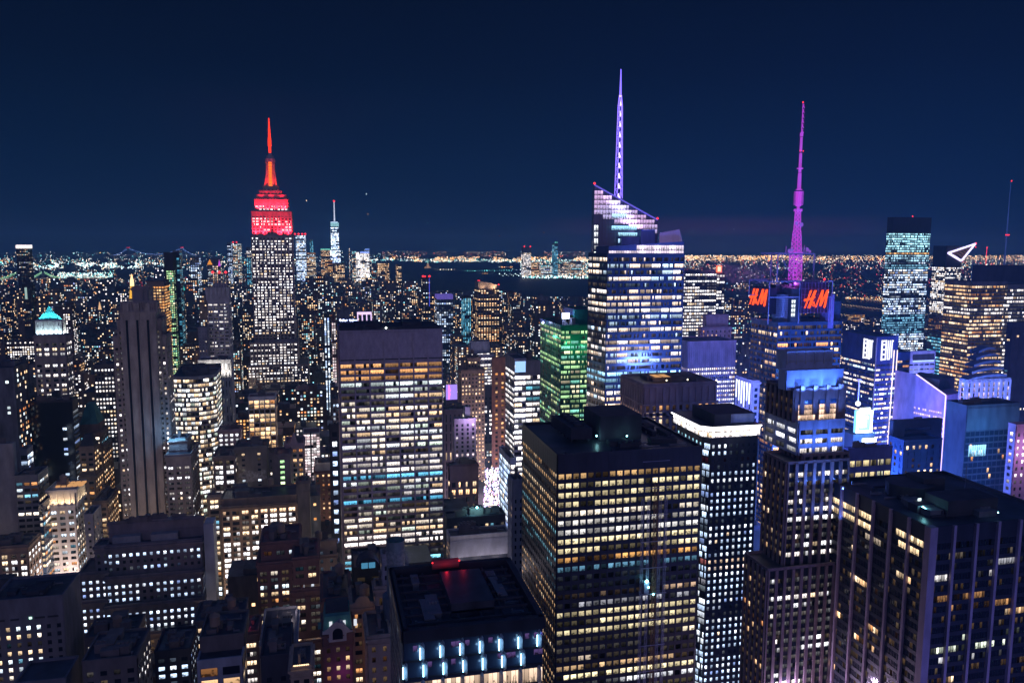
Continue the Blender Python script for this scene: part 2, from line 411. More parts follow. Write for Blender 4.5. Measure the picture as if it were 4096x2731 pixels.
for (ra, rb, za, zb_) in ((10, 7.2, z1, z2), (7.2, 6.1, z2, z3)):
    P = [(cx+ra*math.cos(a), cy+ra*math.sin(a)) for a in [k*math.pi/4+math.pi/8 for k in range(8)]]
    Q = [(cx+rb*math.cos(a), cy+rb*math.sin(a)) for a in [k*math.pi/4+math.pi/8 for k in range(8)]]
    m.prism(P, za, zb_, top=Q)
for k in range(4):
    a = k*math.pi/2+math.pi/4
    for (ra, rb, za, zb_) in ((12.5, 8.5, z1, z2), (8.5, 7.2, z2, z3-3)):
        m.tube((cx+math.cos(a)*ra*.85, cy+math.sin(a)*ra*.85, za), (cx+math.cos(a)*rb*.85, cy+math.sin(a)*rb*.85, zb_), 2.4 if ra > 10 else 1.7, 1.7, 6)
ms = t.single('mooring_mast', limestone, m)
m = MB()
for k in range(9): z = z1+(z3-z1)*(k+.15)/9; m.box(cx-2.2, cx+2.2, cy-9.6+1.9*k/9*1.6, cy-9.0+1.9*k/9*1.6, z, z+(z3-z1)*.085)
t.single('mast_window', emat('red glass lit', (1, .13, .015), 2.4), m, ms)
m = MB(); z4 = zof(618, cy); m.tube((cx, cy, z3-2), (cx, cy, z3+3), 7.5, 7.0, 16); m.tube((cx, cy, z3+3), (cx, cy, z4-2), 6.4, 5, 16); m.tube((cx, cy, z4-2), (cx, cy, z4+2), 3.8, 2, 12)
t.single('observation_ring', pmat('grey aluminium', (.35, .33, .36), rough=.5), m)
m = MB(); g = MB(); zt = zof(472, cy); zz = z4+2; k = 0
RA = [(0, 1.9), (.18, 2.0), (.2, 2.7), (.42, 2.4), (.44, 1.9), (.68, 1.6), (.7, 1.3), (1, .8)]
def rad(f):
    for (a, ra), (b, rb) in zip(RA, RA[1:]):
        if f <= b: return ra+(rb-ra)*(f-a)/(b-a+1e-9)
    return .6
N = 26
for i in range(N):
    a = zz+(zt-zz)*i/N; b = zz+(zt-zz)*(i+.62)/N; c = zz+(zt-zz)*(i+1)/N
    g.tube((cx, cy, a), (cx, cy, b), rad(i/N), rad((i+.6)/N), 8); m.tube((cx, cy, b), (cx, cy, c), rad(i/N)*.6, rad(i/N)*.6, 8)
t.single('antenna', emat('red led', (1, .04, .012), 2.3), g); t.single('antenna_core', emat('red led dim', (.8, .02, .012), .9), m)
# red floodlights on the setbacks
L = o[4]; L5 = o[5]; L3 = o[3]
fl = MB()
for row, (bx0, bx1, by, zz, pw_, n) in enumerate(((L[0], L[1], L[2], L5[4]+.5, 190000, 5), (L3[0], L3[1], L3[2], L[4]+1, 120000, 4), (o[2][0], o[2][1], o[2][2], L3[4]+.6, 16000, 3))):
    for i in range(n):
        fx = bx0+(bx1-bx0)*(i+.5)/n
        if i == 2 and row == 0: continue
        fl.box(fx-1, fx+1, by-3.6, by-2.4, zz, zz+1)
        lamp('red_floodlight', (fx, by-5.5, zz+1.6), pw_, (1, .010, .025), 1.2, 'SPOT', (fx, by+2.5, zz+26), 125)
t.single('floodlight', steel, fl)
for (ax, ay) in ((cx-18, cy-14), (cx+18, cy-14), (cx, cy-20)): lamp('red_floodlight', (ax, ay, z1-2), 70000, (1, .03, .02), 1, 'SPOT', (cx, cy, z3-12), 70)
hero(1000, 1235, 470, 1548, Y)
# ================================================================== downtown icons
def simple_tower(name, label, Y, px0, px1, yt, sp, mat=concrete, dep=45, core=None, yb=1080, group=None, tiers=None, **kw):
    t = tower(name, label, Y, (px0+px1)/2, 'skyscraper', group); t.wmat = WINF if Y > 1000 else WIN
    r = stack(t, tiers or [(px0, px1, yt, Y, dep, sp, mat, kw)]) if tiers else [t.tier(px0, px1, yt, Y, sp, mat, dep=dep, core=core, **kw)]
    hero(px0, px1, yt, yb, Y); return t, r
Y = 5400
t = tower('glass_spire_tower', 'distant slim glass tower with a spire, tallest of the downtown cluster', Y, 1338, 'skyscraper'); t.wmat = WINF
a, b = atY(1321, 920, Y), atY(1357, 920, Y); z1 = zof(886, Y, 1338); bx0, bx1 = a.x, b.x; wd = bx1-bx0
D1 = S(bay=7, fh=9, ww=.86, wh=.75, p=.8, pal='cool', pd=0, sd=0, head=2, k=1.5, run=3, dim=1)
Pb = [(bx0-4, Y), (bx1+4, Y), (bx1+4, Y+60), (bx0-4, Y+60)]
t.block(Pb, 0, zof(1000, Y, 1338), D1, blueglass, core=blueglass)
Pt = [(bx0+3, Y), (bx1-3, Y), (bx1-3, Y+54), (bx0+3, Y+54)]
t.block(Pt, zof(1000, Y, 1338), z1, D1, blueglass, core=blueglass)
m = MB(); m.box(bx0+2, bx1-2, Y-1.5, Y-.6, z1-32, z1-6); t.single('light_band', emat('pale teal', (.45, .9, 1), 1.0), m)
m = MB(); zt = zof(806, Y, 1338); c = ((bx0+bx1)/2, Y+28); m.tube((*c, z1), (*c, zt), 4.5, 2.2, 8); t.single('spire', emat('white spire', (.75, .8, 1), 1.5), m)
m = MB(); m.octa((*c, zt+3), 8); t.single('beacon', emat('red beacon', (1, .03, .04), 3), m)
hero(1318, 1360, 800, 1088, Y)
simple_tower('glass_tower', 'distant bright glass tower with four red roof beacons, right of the red-crowned skyscraper', 4900, 1182, 1222, 940, S(bay=8,fh=9,ww=.85,wh=.7,p=.8,pal='cool',pd=0,sd=0,k=1.05,dim=1), blueglass, core=blueglass)
t = TOWERS[-1]; m = MB()
for q in (1180, 1194, 1209, 1221): p = atY(q, 936, 4899); m.octa((p.x, p.y, p.z), 7)
t.single('beacon', MAT['red beacon'], m)
DT = [
 (5000,1226,1262,1010,'mix','mid-height tower'), (5200,1238,1252,958,'teal','slender unlit tower'), (5600,1282,1322,998,'warm','wide gold lit block with a teal roof line'), (4700,1300,1330,1040,'orange','low amber block below the spire tower'), (4600,1330,1378,1052,'warm','broad cream block in front of the spire tower'),
 (5700,1396,1399,992,'mix','thin crane-like tower'), (5300,1408,1424,1004,'far','narrow speckled tower'),(5100,1424,1441,1008,'far','grey slab beside the floodlit white block'), (5000,1441,1477,1010,'white','floodlit white block with a blue roof edge'),
 (4700,1487,1504,1045,'far','small tower right of the white block'), (4400,1511,1557,1052,'warm','broad cream block near the river'), (4500,1586,1606,1058,'warm','slim amber tower at the river edge'), (3900,1690,1720,1108,'mix','violet edged tower with red beacons by the river'),
 (5200,908,925,970,'cool','slim tower with white top left of the red-crowned skyscraper'), (5300,930,948,972,'far','pair-topped tower with red beacons'), (5300,950,962,974,'far','dim slender tower'), (4900,985,1004,990,'white','white lit block touching the red-crowned skyscraper'), (4300,985,1001,1030,'teal','teal striped block'),
 (3500,830,880,1035,'mix','wide dim block'),(6200,1460,1478,998,'cool','block with a glowing blue roof'),(3300,760,796,1030,'cool','low white block'),
]
for (Yv, a, b, yt, pal, lab) in DT:
    k = 2.0 if 'floodlit white' in lab else 1.0
    simple_tower('office_tower', 'distant '+lab+', downtown skyline', Yv, a, b, yt, S(bay=8, fh=9, ww=.8 if k > 1 else .6, wh=.8 if k > 1 else .6, p=.97 if k > 1 else .66, pal='white' if k > 1 else pal, pd=0, sd=0, k=.9, head=1, coh=.1 if k > 1 else .3), darkstone, core=darkstone, yb=1100)
    if 'beacon' in lab:
        m = MB()
        for q in (a+2, b-2): p = atY(q, yt-3, Yv); m.octa((p.x, p.y, p.z), 6)
        TOWERS[-1].single('beacon', MAT['red beacon'], m)
    if 'blue roof' in lab or 'teal roof' in lab:
        p, q = atY(a, yt, Yv-2), atY(b, yt, Yv-2); m = MB(); m.box(p.x, q.x, Yv-3, Yv-1, p.z-4, p.z+6); TOWERS[-1].single('roof_light', emat('blue line', (.2, .35, 1), 1.6) if 'blue' in lab else emat('teal line', (.2, .9, .7), 1.0), m)
# ================================================================== left distance
t, r = simple_tower('residential_tower', 'slender dark tower with a glowing white top band at the far left', 2300, 64, 110, 986, S(bay=4,fh=4,ww=.6,wh=.5,p=.16,pal='far',pd=0,sd=0,k=.7), slate, core=slate, dep=32, yb=1180)
m = MB(); q = r[0]; m.box(q[0]-.5, q[1]+.5, q[2]-.8, q[3]+.5, q[4]-5, q[4]+4); t.single('crown_light', emat('white band', (1, .85, .8), 1.8), m)
simple_tower('office_block', 'small tower with a tall pale uplit panel below the white-topped tower', 1500, 88, 120, 1140, S(p=.1,pd=0,sd=0,pal='far'), slate, core=slate, dep=25, yb=1240)
m = MB(); p = atY(98, 1150, 1499); q = atY(110, 1196, 1499); m.box(p.x, q.x, 1498.4, 1499.2, q.z, p.z); TOWERS[-1].single('lit_panel', emat('pale panel lit', (.55, .8, .75), .7), m)
# green-lit tower
t, r = simple_tower('residential_tower', 'slim dark tower with a vertical column of green lights', 1500, 654, 690, 1012, S(bay=3.2,fh=4,ww=.7,wh=.6,p=.9,pal='green',pd=.3,sd=.2,k=1.3,coh=.1,head=30,allow=lambda i,j,nb,nf: 1 <= i <= 4), slate, dep=30, yb=1320)
t, r = simple_tower('glass_tower', 'tall blue glass tower just right of the green-lit column', 1540, 691, 716, 1005, S(bay=5,fh=4.2,ww=.8,wh=.7,p=.35,pal='teal',pd=.3,sd=.2,k=.55), blueglass, core=blueglass, dep=30, yb=1380)
# amber block
simple_tower('office_block', 'wide amber-lit office block behind the striped stone tower', 1300, 588, 655, 1128, S(bay=4,fh=4.4,ww=.75,wh=.55,p=.85,pal='orange',pd=0,sd=0,k=1.0,head=6), darkstone, core=darkstone, yb=1290)
# gilded spire
t = tower('gilded_spire_tower', 'small tower with a glowing gold pyramid roof and white lantern', 2000, 528, 'tower'); t.wmat = WINF
q = t.tier(508, 545, 1196, 2000, S(p=.2, pd=0, sd=0), limestone, dep=24, core=darkstone)
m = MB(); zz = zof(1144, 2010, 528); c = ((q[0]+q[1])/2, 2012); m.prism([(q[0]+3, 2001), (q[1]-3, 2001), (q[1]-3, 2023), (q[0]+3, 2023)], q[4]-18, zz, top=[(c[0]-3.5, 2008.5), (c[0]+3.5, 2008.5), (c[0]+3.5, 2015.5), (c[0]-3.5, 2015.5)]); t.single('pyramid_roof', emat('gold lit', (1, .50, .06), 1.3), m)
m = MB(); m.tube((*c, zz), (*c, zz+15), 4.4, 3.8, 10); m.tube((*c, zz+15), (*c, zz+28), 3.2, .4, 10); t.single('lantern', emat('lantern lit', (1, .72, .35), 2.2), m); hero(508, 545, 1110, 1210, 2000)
for (Yv, px, yt, yb_, wd, col, lab) in ((2900,838,1038,1060,10,(1,.36,.04),'orange'), (3000,877,1040,1066,5,(.75,.10,.9),'magenta'), (1700,728,1118,1164,9,(.05,.75,.65),'teal'), (2600,398,1208,1240,6,(1,.6,.3),'pale peach')):
    t = tower('pyramid_roof_tower', 'faraway tower with a floodlit '+lab+' pyramid roof', Yv, px, 'tower'); t.wmat = WINF
    q = t.tier(px-wd, px+wd, yb_, Yv, S(p=.3, pd=0, sd=0, pal='far'), darkstone, dep=2*wd*Yv/3300, core=darkstone)
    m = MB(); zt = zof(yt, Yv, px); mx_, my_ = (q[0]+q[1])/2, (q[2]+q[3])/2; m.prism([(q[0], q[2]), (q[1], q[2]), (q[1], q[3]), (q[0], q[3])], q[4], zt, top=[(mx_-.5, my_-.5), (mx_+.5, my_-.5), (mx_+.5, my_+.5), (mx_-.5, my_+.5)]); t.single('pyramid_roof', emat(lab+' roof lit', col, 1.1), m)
# ================================================================== teal-roofed tower
Y = 760; t = tower('mansard_tower', 'brick tower whose steep roof glows turquoise', Y, 212, 'tower')
MT = S(bay=5.6, fh=4.3, ww=.62, wh=.52, p=.62, pal='white', sub=2, gap=.22, pd=.4, sd=.2, head=5, k=1.0)
o = stack(t, [(141,247,1285,Y+3,('far',258),S(bay=4.2,fh=16,ww=.28,wh=.62,p=0,dim=0,head=1,pd=.7,sd=.3),white), (136,262,1345,Y,('far',284),MT,limestone), (140,266,1430,Y-.8,('far',288),MT,limestone)])
q = o[0]; zt = zof(1222, Y+14, 205); zm = q[4]; mx_ = (q[0]+q[1])/2; my_ = (q[2]+q[3])/2; m = MB()
rx = (q[1]-q[0])/2; ry = (q[3]-q[2])/2
m.prism([(q[0]+.8, q[2]+.8), (q[1]-.8, q[2]+.8), (q[1]-.8, q[3]-.8), (q[0]+.8, q[3]-.8)], zm+.3, zt-4, top=[(mx_-rx*.22, my_-ry*.2), (mx_+rx*.22, my_-ry*.2), (mx_+rx*.22, my_+ry*.2), (mx_-rx*.22, my_+ry*.2)])
m.prism([(mx_-rx*.22, my_-ry*.2), (mx_+rx*.22, my_-ry*.2), (mx_+rx*.22, my_+ry*.2), (mx_-rx*.22, my_+ry*.2)], zt-4, zt, top=[(mx_-rx*.05, my_-.5), (mx_+rx*.05, my_-.5), (mx_+rx*.05, my_+.5), (mx_-rx*.05, my_+.5)])
rf = t.single('hipped_roof', pmat('turquoise copper', (.12, .50, .52)), m); m = MB()
for k in range(9):
    f = k/8; a = (q[0]+1+(q[1]-q[0]-2)*f, q[2]+.6, zm+.5); b = (mx_-rx*.2+rx*.4*f, my_-ry*.22, zt-4); m.tube(a, b, .28, n=5)
t.single('roof_rib', MAT['turquoise copper'], m, rf)
for k in range(5): fx = q[0]+(q[1]-q[0])*(k+.5)/5; lamp('turquoise_floodlight', (fx, q[2]-1.8, zm+1.5), 5200, (.25, .88, 1), .6, 'SPOT', (fx*.7+mx_*.3, my_, zm+15), 110)
for k in range(3): lamp('turquoise_floodlight', (q[1]+1.8, q[2]+(q[3]-q[2])*(k+.5)/3, zm+1.5), 4200, (.25, .88, 1), .6, 'SPOT', (mx_, my_, zm+14), 110)
z2 = o[1][4]
for k in range(6): fx = q[0]+(q[1]-q[0])*(k+.5)/6; lamp('white_floodlight', (fx, q[2]-2.2, z2+.8), 4200, (.6, .9, 1), .5, 'SPOT', (fx, q[2], z2+12), 100)
for k in range(3): lamp('white_floodlight', (q[1]+2.2, q[2]+(q[3]-q[2])*(k+.5)/3, z2+.8), 3200, (.8, .9, .85), .5, 'SPOT', (q[1], q[2]+(q[3]-q[2])*(k+.5)/3, z2+12), 100)
hero(130, 292, 1215, 1600, Y)
# ================================================================== left side buildings
Y = 1000; t = tower('crown_finned_tower', 'pale gridded tower with a flared crown and bright top lights', Y, 875, 'tower')
K = S(bay=6, fh=4.1, ww=.72, wh=.42, p=.30, pal='white', sub=3, pd=.5, sd=.2, head=17, k=.75, dim=.6, coh=.1)
o = stack(t, [(853,905,1140,Y+6,18,S(bay=4,fh=14,ww=.6,wh=.8,p=1,dim=0,head=1,pal='white',k=1.1,coh=0),concrete), (828,911,1155,Y,('far',922),K,white)])
q = o[0]; m = MB()
for k in range(6): fx = q[0]+(q[1]-q[0])*k/5; m.box(fx-.3, fx+.3, Y+5, Y+7, q[4]-4, q[4]+14)
t.single('crown_fin', white, m); m = MB()
for k in (0, 2.5, 5): fx = q[0]+(q[1]-q[0])*k/5; m.octa((fx, Y+6, q[4]+15), 1.8)
t.single('beacon', MAT['red beacon'], m); q = o[1]; m = MB()
for k in range(6): fx = q[0]+(q[1]-q[0])*k/5; m.prism([(fx-1.1, Y-.4), (fx+1.1, Y-.4), (fx+1.1, Y+.5), (fx-1.1, Y+.5)], q[4]-14, q[4]+1.5, top=[(fx-2.1, Y-2.4), (fx+2.1, Y-2.4), (fx+2.1, Y+.5), (fx-2.1, Y+.5)])
t.single('flared_pier', white, m); hero(826, 925, 1095, 1425, Y)
def B(label, Y, L, cat='building', name='office_building', yb=1700, n=4, tank=0, mat=None, hmax=5):
    t = tower(name, label, Y, (L[0][0]+L[0][1])/2, cat); o = stack(t, L); q = o[0]
    if n: t.plant(q[0]+1, q[1]-1, q[2]+1, q[3]-1, q[4], n, mat, tank, hmax)
    for k in L: hero(k[0], k[1], k[2], yb, Y)
    return t, o
OFF = S(bay=4.2, fh=3.8, ww=.6, wh=.5, p=.6, pal='white')
B('plain windowless slab beside the pale gridded tower', 990, [(793,828,1312,985,20,S(p=.03,dim=0,ww=.2,wh=.3),concrete)], yb=1430, n=1)
B('floodlit white building below the gridded tower', 860, [(792,922,1443,860,25,S(bay=3.2,fh=9,ww=.28,wh=.7,p=.1,pal='white',head=2,pd=.5),white)], yb=1500, n=2)
p = atY(857, 1470, 850)
for k in range(5): q = atY(800+28*k, 1478, 852); lamp('white_floodlight', (q.x, 849, q.z-6), 5500, (1, .95, .9), .6, 'SPOT', (q.x, 862, q.z+6), 130)
# glowing curved office block
Y = 730; t = tower('curved_glass_building', 'brightly lit glass office block with a curved face', Y, 775); pts = []
for (px, Yv) in ((690,Y+2),(740,Y-1.5),(790,Y-1.5),(835,Y+2.5),(862,Y+9)): p = atY(px, 1508, Yv); pts.append((p.x, Yv))
zt = atY(775, 1508, Y).z; poly = pts+[(pts[-1][0], Y+45), (pts[0][0], Y+45)]
t.block(poly, 0, zt, S(bay=3.3, fh=4.15, ww=.93, wh=.66, p=.97, pal='grace', sub=2, gap=.06, k=1.2, pd=.12, sd=.35, head=1.2, coh=.1, run=8, fcol={}), concrete)
t.plant(pts[0][0]+2, pts[-1][0]-2, Y+6, Y+40, zt, 4); hero(688, 864, 1505, 1880, Y)
B('dark slab rising behind the curved glowing office block', 790, [(715,868,1478,790,30,S(p=.15),slate)], yb=1510, n=2)
# striped stone tower
Y = 610; t = tower('striped_stone_tower', 'tall brown stone tower with three dark vertical stripes', Y, 560, 'skyscraper')
ns = S(bay=5.5, fh=3.7, ww=.62, wh=.46, p=.22, pal='white', sub=2, gap=.25, pd=.35, sd=.2, head=7, k=1.0, dim=.8)
bl = 'blank'
o = stack(t, [(528,592,1153,Y+10,14,bl,limestone,dict(faces={0:bl,1:bl,3:bl})), (484,626,1212,Y+1,('far',634),bl,limestone,dict(faces={0:bl,1:bl,3:bl})), (480,621,1246,Y,('far',641),bl,limestone,dict(faces={0:bl,1:ns,3:ns})),
 (468,642,1280,Y+3.5,('far',664),ns,limestone), (452,664,1345,Y+5,('far',684),ns,limestone,)])
q = o[2]; q0 = o[1]; m = MB(); g = MB(); W = q[1]-q[0]
for i, f in enumerate((.18, .48, .78)):   # dark window strips framed by stone piers
    a = q[0]+W*(f-.035); b = q[0]+W*(f+.035); m.box(a, b, Y-.66, Y-.34, 0, q[4]-6); m.prism([(a, Y-.66), (b, Y-.66), (b, Y-.34), (a, Y-.34)], q[4]-6, q[4]-6, top=[(a, Y-.66), (b, Y-.66), (b, Y-.34), (a, Y-.34)])
    g.box(a-.9, b+.9, Y-.9, Y-.34, q[4]-5.5, q[4]+6); g.box(a-.55, a, Y-1.0, Y-.34, 0, q[4]-6); g.box(b, b+.55, Y-1.0, Y-.34, 0, q[4]-6)
t.single('window_strip', glass, m); t.single('pier', limestone, g)
g = MB()
for k in range(15): fx = q0[0]+(q0[1]-q0[0])*k/14; g.box(fx-.35, fx+.35, Y-.2, Y+1.1, q0[4]-7, q0[4]+.4)
g.box(q[0]+12, q[1]-9, Y+8, Y+22, q0[4]+9, q0[4]+9.5)
t.single('crown_pier', limestone, g); g = MB(); zz = o[1][4]
for k in range(4): g.tube((q[0]+14+3*k, Y+9, zz), (q[0]+14+3*k, Y+9, zz+9), .2, n=5)
t.single('railing', steel, g); hero(455, 690, 1145, 2050, Y)
t, o = B('stone shoulder block stepping down right of the striped tower', 585, [(676,748,1760,600,('far',762),S(**{**ns,'p':.35,'sub':2}),limestone), (664,762,1822,590,('far',792),S(**{**ns,'p':.42,'pal':'white'}),limestone)], yb=2050, n=1)
q = o[0]; lamp('blue_wash_light', (q[0]+3, q[2]-3, q[4]+4), 9000, (.25, .55, 1), .8)
m = MB(); m.box(q[0], q[1]-1, q[2]-.9, q[2]-.5, q[4]-.4, q[4]+1.3); t.single('parapet_light', emat('cyan strip', (.25, .65, 1), .9), m)
# dark slab with blue panes
Y = 650; t, o = B('black glass slab with one column of blue-white lit panes', Y, [(118,288,1608,Y,('far',310),S(bay=4.4,fh=3.9,ww=.7,wh=.5,p=.7,dim=0,pal='cool',pd=0,sd=0,head=15,allow=lambda i,j,nb,nf: i==nb-2 and (j*7) % 5 < 3),blackmetal,dict(side=S(bay=30,fh=3.9,ww=.96,wh=.58,p=.45,dim=1,pal='cool',head=7,pd=.1,sd=.3,k=.5)))], yb=1960, n=3)
B('dark tower with a dull green hipped roof', 690, [(318,392,1702,688,('far',418),S(bay=5,fh=4,ww=.6,wh=.5,p=.35,pal='white'),brick), (318,402,1730,685,('far',430),S(bay=5,fh=4,ww=.6,wh=.5,p=.4,pal='mix'),brick), (316,410,1790,682,('far',448),S(bay=5,fh=4,ww=.6,wh=.5,p=.5,pal='warm'),brick)], yb=1950, n=0, name='tower', cat='tower')
t = TOWERS[-1]; q = (BOXES[-3]); m = MB(); mx_ = (q[0]+q[1])/2; my_ = (q[2]+q[3])/2; w_ = (q[1]-q[0])/2; d_ = (q[3]-q[2])/2; zt = zof(1610, my_, 360); P = [(q[0], q[2]), (q[1], q[2]), (q[1], q[3]), (q[0], q[3])]; m.prism(P, q[4]+1.2, zt, top=[(mx_+(a-mx_)*.38, my_+(b-my_)*.38) for a, b in P]); t.single('hipped_roof', copper, m)
B('smaller brown tower with a black mansard in front of the green-roofed tower', 640, [(318,375,1790,640,('far',392),S(bay=5,fh=4,ww=.62,wh=.5,p=.55,pal='warm'),brick),(318,380,1905,638,('far',410),S(bay=5,fh=4,ww=.62,wh=.5,p=.5,pal='warm'),brick)], yb=2000, n=0)
q = BOXES[-2]; t = TOWERS[-1]; m = MB(); mx_ = (q[0]+q[1])/2; my_ = (q[2]+q[3])/2; P = [(q[0], q[2]), (q[1], q[2]), (q[1], q[3]), (q[0], q[3])]; m.prism(P, q[4]+1.2, q[4]+9, top=[(mx_+(a-mx_)*.5, my_+(b-my_)*.5) for a, b in P]); t.single('mansard_roof', slate, m)
B('brown block with bright side windows left of the striped tower', 600, [(372,428,2008,600,('far',470),S(bay=4.5,fh=4,ww=.62,wh=.55,p=.6,pal='warm'),brick)], yb=2200, n=2)
B('narrow plain block between the cornice tower and the black stepped building', 540, [(338,372,2060,540,('far',402),S(bay=6,fh=4,ww=.3,wh=.4,p=.2),concrete)], yb=2200, n=1)
B('glass building with bright teal upper floors at the left edge', 600, [(80,108,1800,600,('far',130),S(bay=4,fh=4.2,ww=.9,wh=.7,p=.75,pal='cool',pd=.1,sd=.2,k=1.4,coh=.1),concrete)], yb=2100, n=1)
B('grey glass building with scattered bright offices, left of the cornice tower', 560, [(60,150,1905,560,('far',190),S(bay=4.2,fh=4,ww=.8,wh=.5,p=.4,pal='mix',pd=.15,sd=.3),steel)], yb=2300, n=3)
B('windowless grey concrete slab at the left edge', 565, [(-70,50,1782,565,('far',60),bl,concrete,dict(faces={0:bl,1:bl,3:bl}))], yb=2100, n=1)
B('brown building with paired warm windows at the lower left edge', 520, [(-80,110,2190,520,('far',158),S(bay=5.5,fh=3.8,ww=.62,wh=.62,p=.85,pal='white',sub=2,gap=.18,k=1.15,head=4),brick)], yb=2400, n=4)
B('narrow glass building with lit offices beside the pale cornice tower', 545, [(155,168,2020,545,('far',205),S(bay=4,fh=3.9,ww=.85,wh=.55,p=.5,pal='mix',pd=.1,sd=.25),blueglass,dict(core=blueglass))], yb=2300, n=0)
B('far office block with warm rows beside the striped tower', 820, [(375,455,1460,820,20,S(bay=3,fh=4,ww=.55,wh=.5,p=.7,pal='white'),darkstone)], yb=1600, n=1)
# floodlit cornice tower
Y = 560; t = tower('cornice_tower', 'cream office tower with a floodlit colonnade and cornice', Y, 250, 'tower')
C1 = S(bay=3.5, fh=18, ww=.42, wh=.66, p=.85, dim=0, pal='green', k=.5, head=3, pd=1.0, sd=.4, coh=0, sub=1)
C2 = S(bay=5.6, fh=3.9, ww=.62, wh=.52, p=.42, pal='mix', sub=2, gap=.16, head=1.5, pd=.3, sd=.28, k=1.0, dim=1)
o = stack(t, [(194,299,1962,Y,('far',333),C1,white), (196,300,2028,Y-.4,('far',335),C2,pmat('cream stone', (.50, .46, .43)))])
q = o[0]; m = MB(); m.box(q[0]-1.6, q[1]+1.8, q[2]-1.9, q[3]+1, q[4]-.2, q[4]+1.1); m.box(q[0]-1, q[1]+1.1, q[2]-1.2, q[3]+.6, q[4]-1.5, q[4]-.25); t.single('cornice', white, m)
t.plant(q[0]+2, q[1]-2, q[2]+2, q[3]-2, q[4]+1.1, 4, None, 1)
for k in range(7): fx = q[0]+(q[1]-q[0])*(k+.5)/7; lamp('amber_floodlight', (fx, Y-2.6, o[1][4]+1), 1900, (1, .66, .34), .4, 'SPOT', (fx, Y-.4, o[1][4]+14), 95)
for k in range(5): fy = q[2]+(q[3]-q[2])*(k+.5)/5; lamp('amber_floodlight', (q[1]+2.6, fy, o[1][4]+1), 1500, (1, .72, .4), .4, 'SPOT', (q[1], fy, o[1][4]+14), 95)
for k in range(2): fx = q[0]+(q[1]-q[0])*(k+.5)/2; lamp('street_glow_lamp', (fx, Y-24, zof(2330, Y, 250)), 30000, (1, .80, .75), 2)
m = MB()
for k in range(5): m.box(q[0]+3+k*3.4, q[0]+5.6+k*3.4, q[2]+4, q[3]-6, q[4]+1.2, q[4]+2.1)
t.single('skylight', emat('amber skylight', (1, .5, .2), .7), m); hero(192, 338, 1955, 2300, Y)
# black stepped building
Y = 480; t = tower('stepped_office_building', 'broad dark stepped building with blue-white windows, rising at lower left', Y, 620)
W1 = S(bay=3.62, fh=3.95, ww=.44, wh=.48, p=.86, pal='cool', sub=1, head=3.4, pd=.3, sd=.26, k=1.15, coh=.1, dim=.6)
dk = pmat('grey brown stone', (.26, .22, .23))
o = stack(t, [(434,812,2081,Y+9,('far',800),bl,dk,dict(faces={0:bl,1:bl,3:bl})), (424,806,2176,Y+1.5,('far',822),S(**{**W1,'head':3.2}),dk), (378,808,2172,Y+3,12,W1,dk), (420,808,2298,Y-2,('far',826),W1,dk), (318,430,2292,Y,22,W1,dk),(418,810,2412,Y-6,('far',832),W1,dk),(322,430,2405,Y-3,26,W1,dk),
   (566,812,2522,Y-13,('far',838),S(**{**W1,'p':.5,'pal':'warm','k':.7,'wh':.58}),tan)])
q = o[0]; t.plant(q[0]+2, q[1]-8, q[2]+2, q[3]-2, q[4], 6, None, 0, 3.5)
q2 = o[1]; m = MB()
for (f, w_) in ((.05, 15), (.45, 9), (.62, 6)): a = q[0]+(q[1]-q[0])*f; m.box(a, a+w_, q[2]-5, q[2]-.4, q2[4]+.1, q2[4]+5)
t.single('bulkhead', concrete, m)
m = MB(); e = o[-1]; x = e[1]+.6; m.box(x, x+5.5, Y+2, Y+14, 0, zof(2100, Y, 818)); t.single('side_shaft', bluestone, m)
lamp('side_lamp', (x+16, Y-4, zof(2300, Y, 830)), 4000, (1, .9, .95), 1)
hero(318, 838, 2040, 2560, Y)
# ---- lit brick group in the middle left
LB = S(bay=6.1, fh=3.75, ww=.72, wh=.66, p=.93, pal='white', sub=2, gap=.16, head=2.0, pd=.3, sd=.2, k=1.5, coh=.05, dim=.5)
t, o = B('brick office block packed with glaring white paired windows', 560, [(884,1184,1992,566,('far',1189),S(bay=3,fh=6,ww=.85,wh=.6,p=.9,pal='white',k=.9,head=.6,pd=.2,sd=.2),brick),(884,1186,2022,562,('far',1192),S(**{**LB,'fcol':{0:(((1,.62,.38),1.4,.95))}}),brick)], yb=2260, n=5, tank=1)
B('taller brown block with rows of lit windows behind the glaring brick block', 600, [(853,940,1828,600,30,S(**{**LB,'p':.7,'k':1.3}),brick)], yb=2010, n=2)
B('dark tan windowless block behind the glaring brick block', 610, [(940,1066,1790,608,22,S(bay=9,fh=4,ww=.2,wh=.4,p=.2),pmat('dull tan', (.26, .22, .18)))], yb=1980, n=3)
B('narrow tan block with a column of green-white windows', 620, [(1068,1098,1815,620,15,S(bay=9,fh=5,ww=.2,wh=.4,p=.4),dk),(1098,1158,1820,620,22,S(bay=9,fh=4.2,ww=.3,wh=.55,p=.8,pal='green',k=1.6),dk)], yb=2000, n=1)
B('low left wing with orange and white paired windows next to the black stepped building', 575, [(832,880,1985,575,('far',884),S(**{**LB,'p':.7,'pal':'mix','k':1.1}),tan)], yb=2480, n=1)
B('small building with a double row of lit windows and a pitched roof', 690, [(872,958,1722,690,('far',966),S(bay=4,fh=4,ww=.55,wh=.55,p=.75,pal='white',head=2),pinkgran)], yb=1830, n=2)
B('white gridded office building with mixed lit panes', 700, [(993,1100,1590,700,('far',1104),S(bay=4.4,fh=3.9,ww=.84,wh=.8,p=.62,pal='warm',head=2,pd=.35,sd=.3,k=1.0,dim=1),white)], yb=1830, n=3)
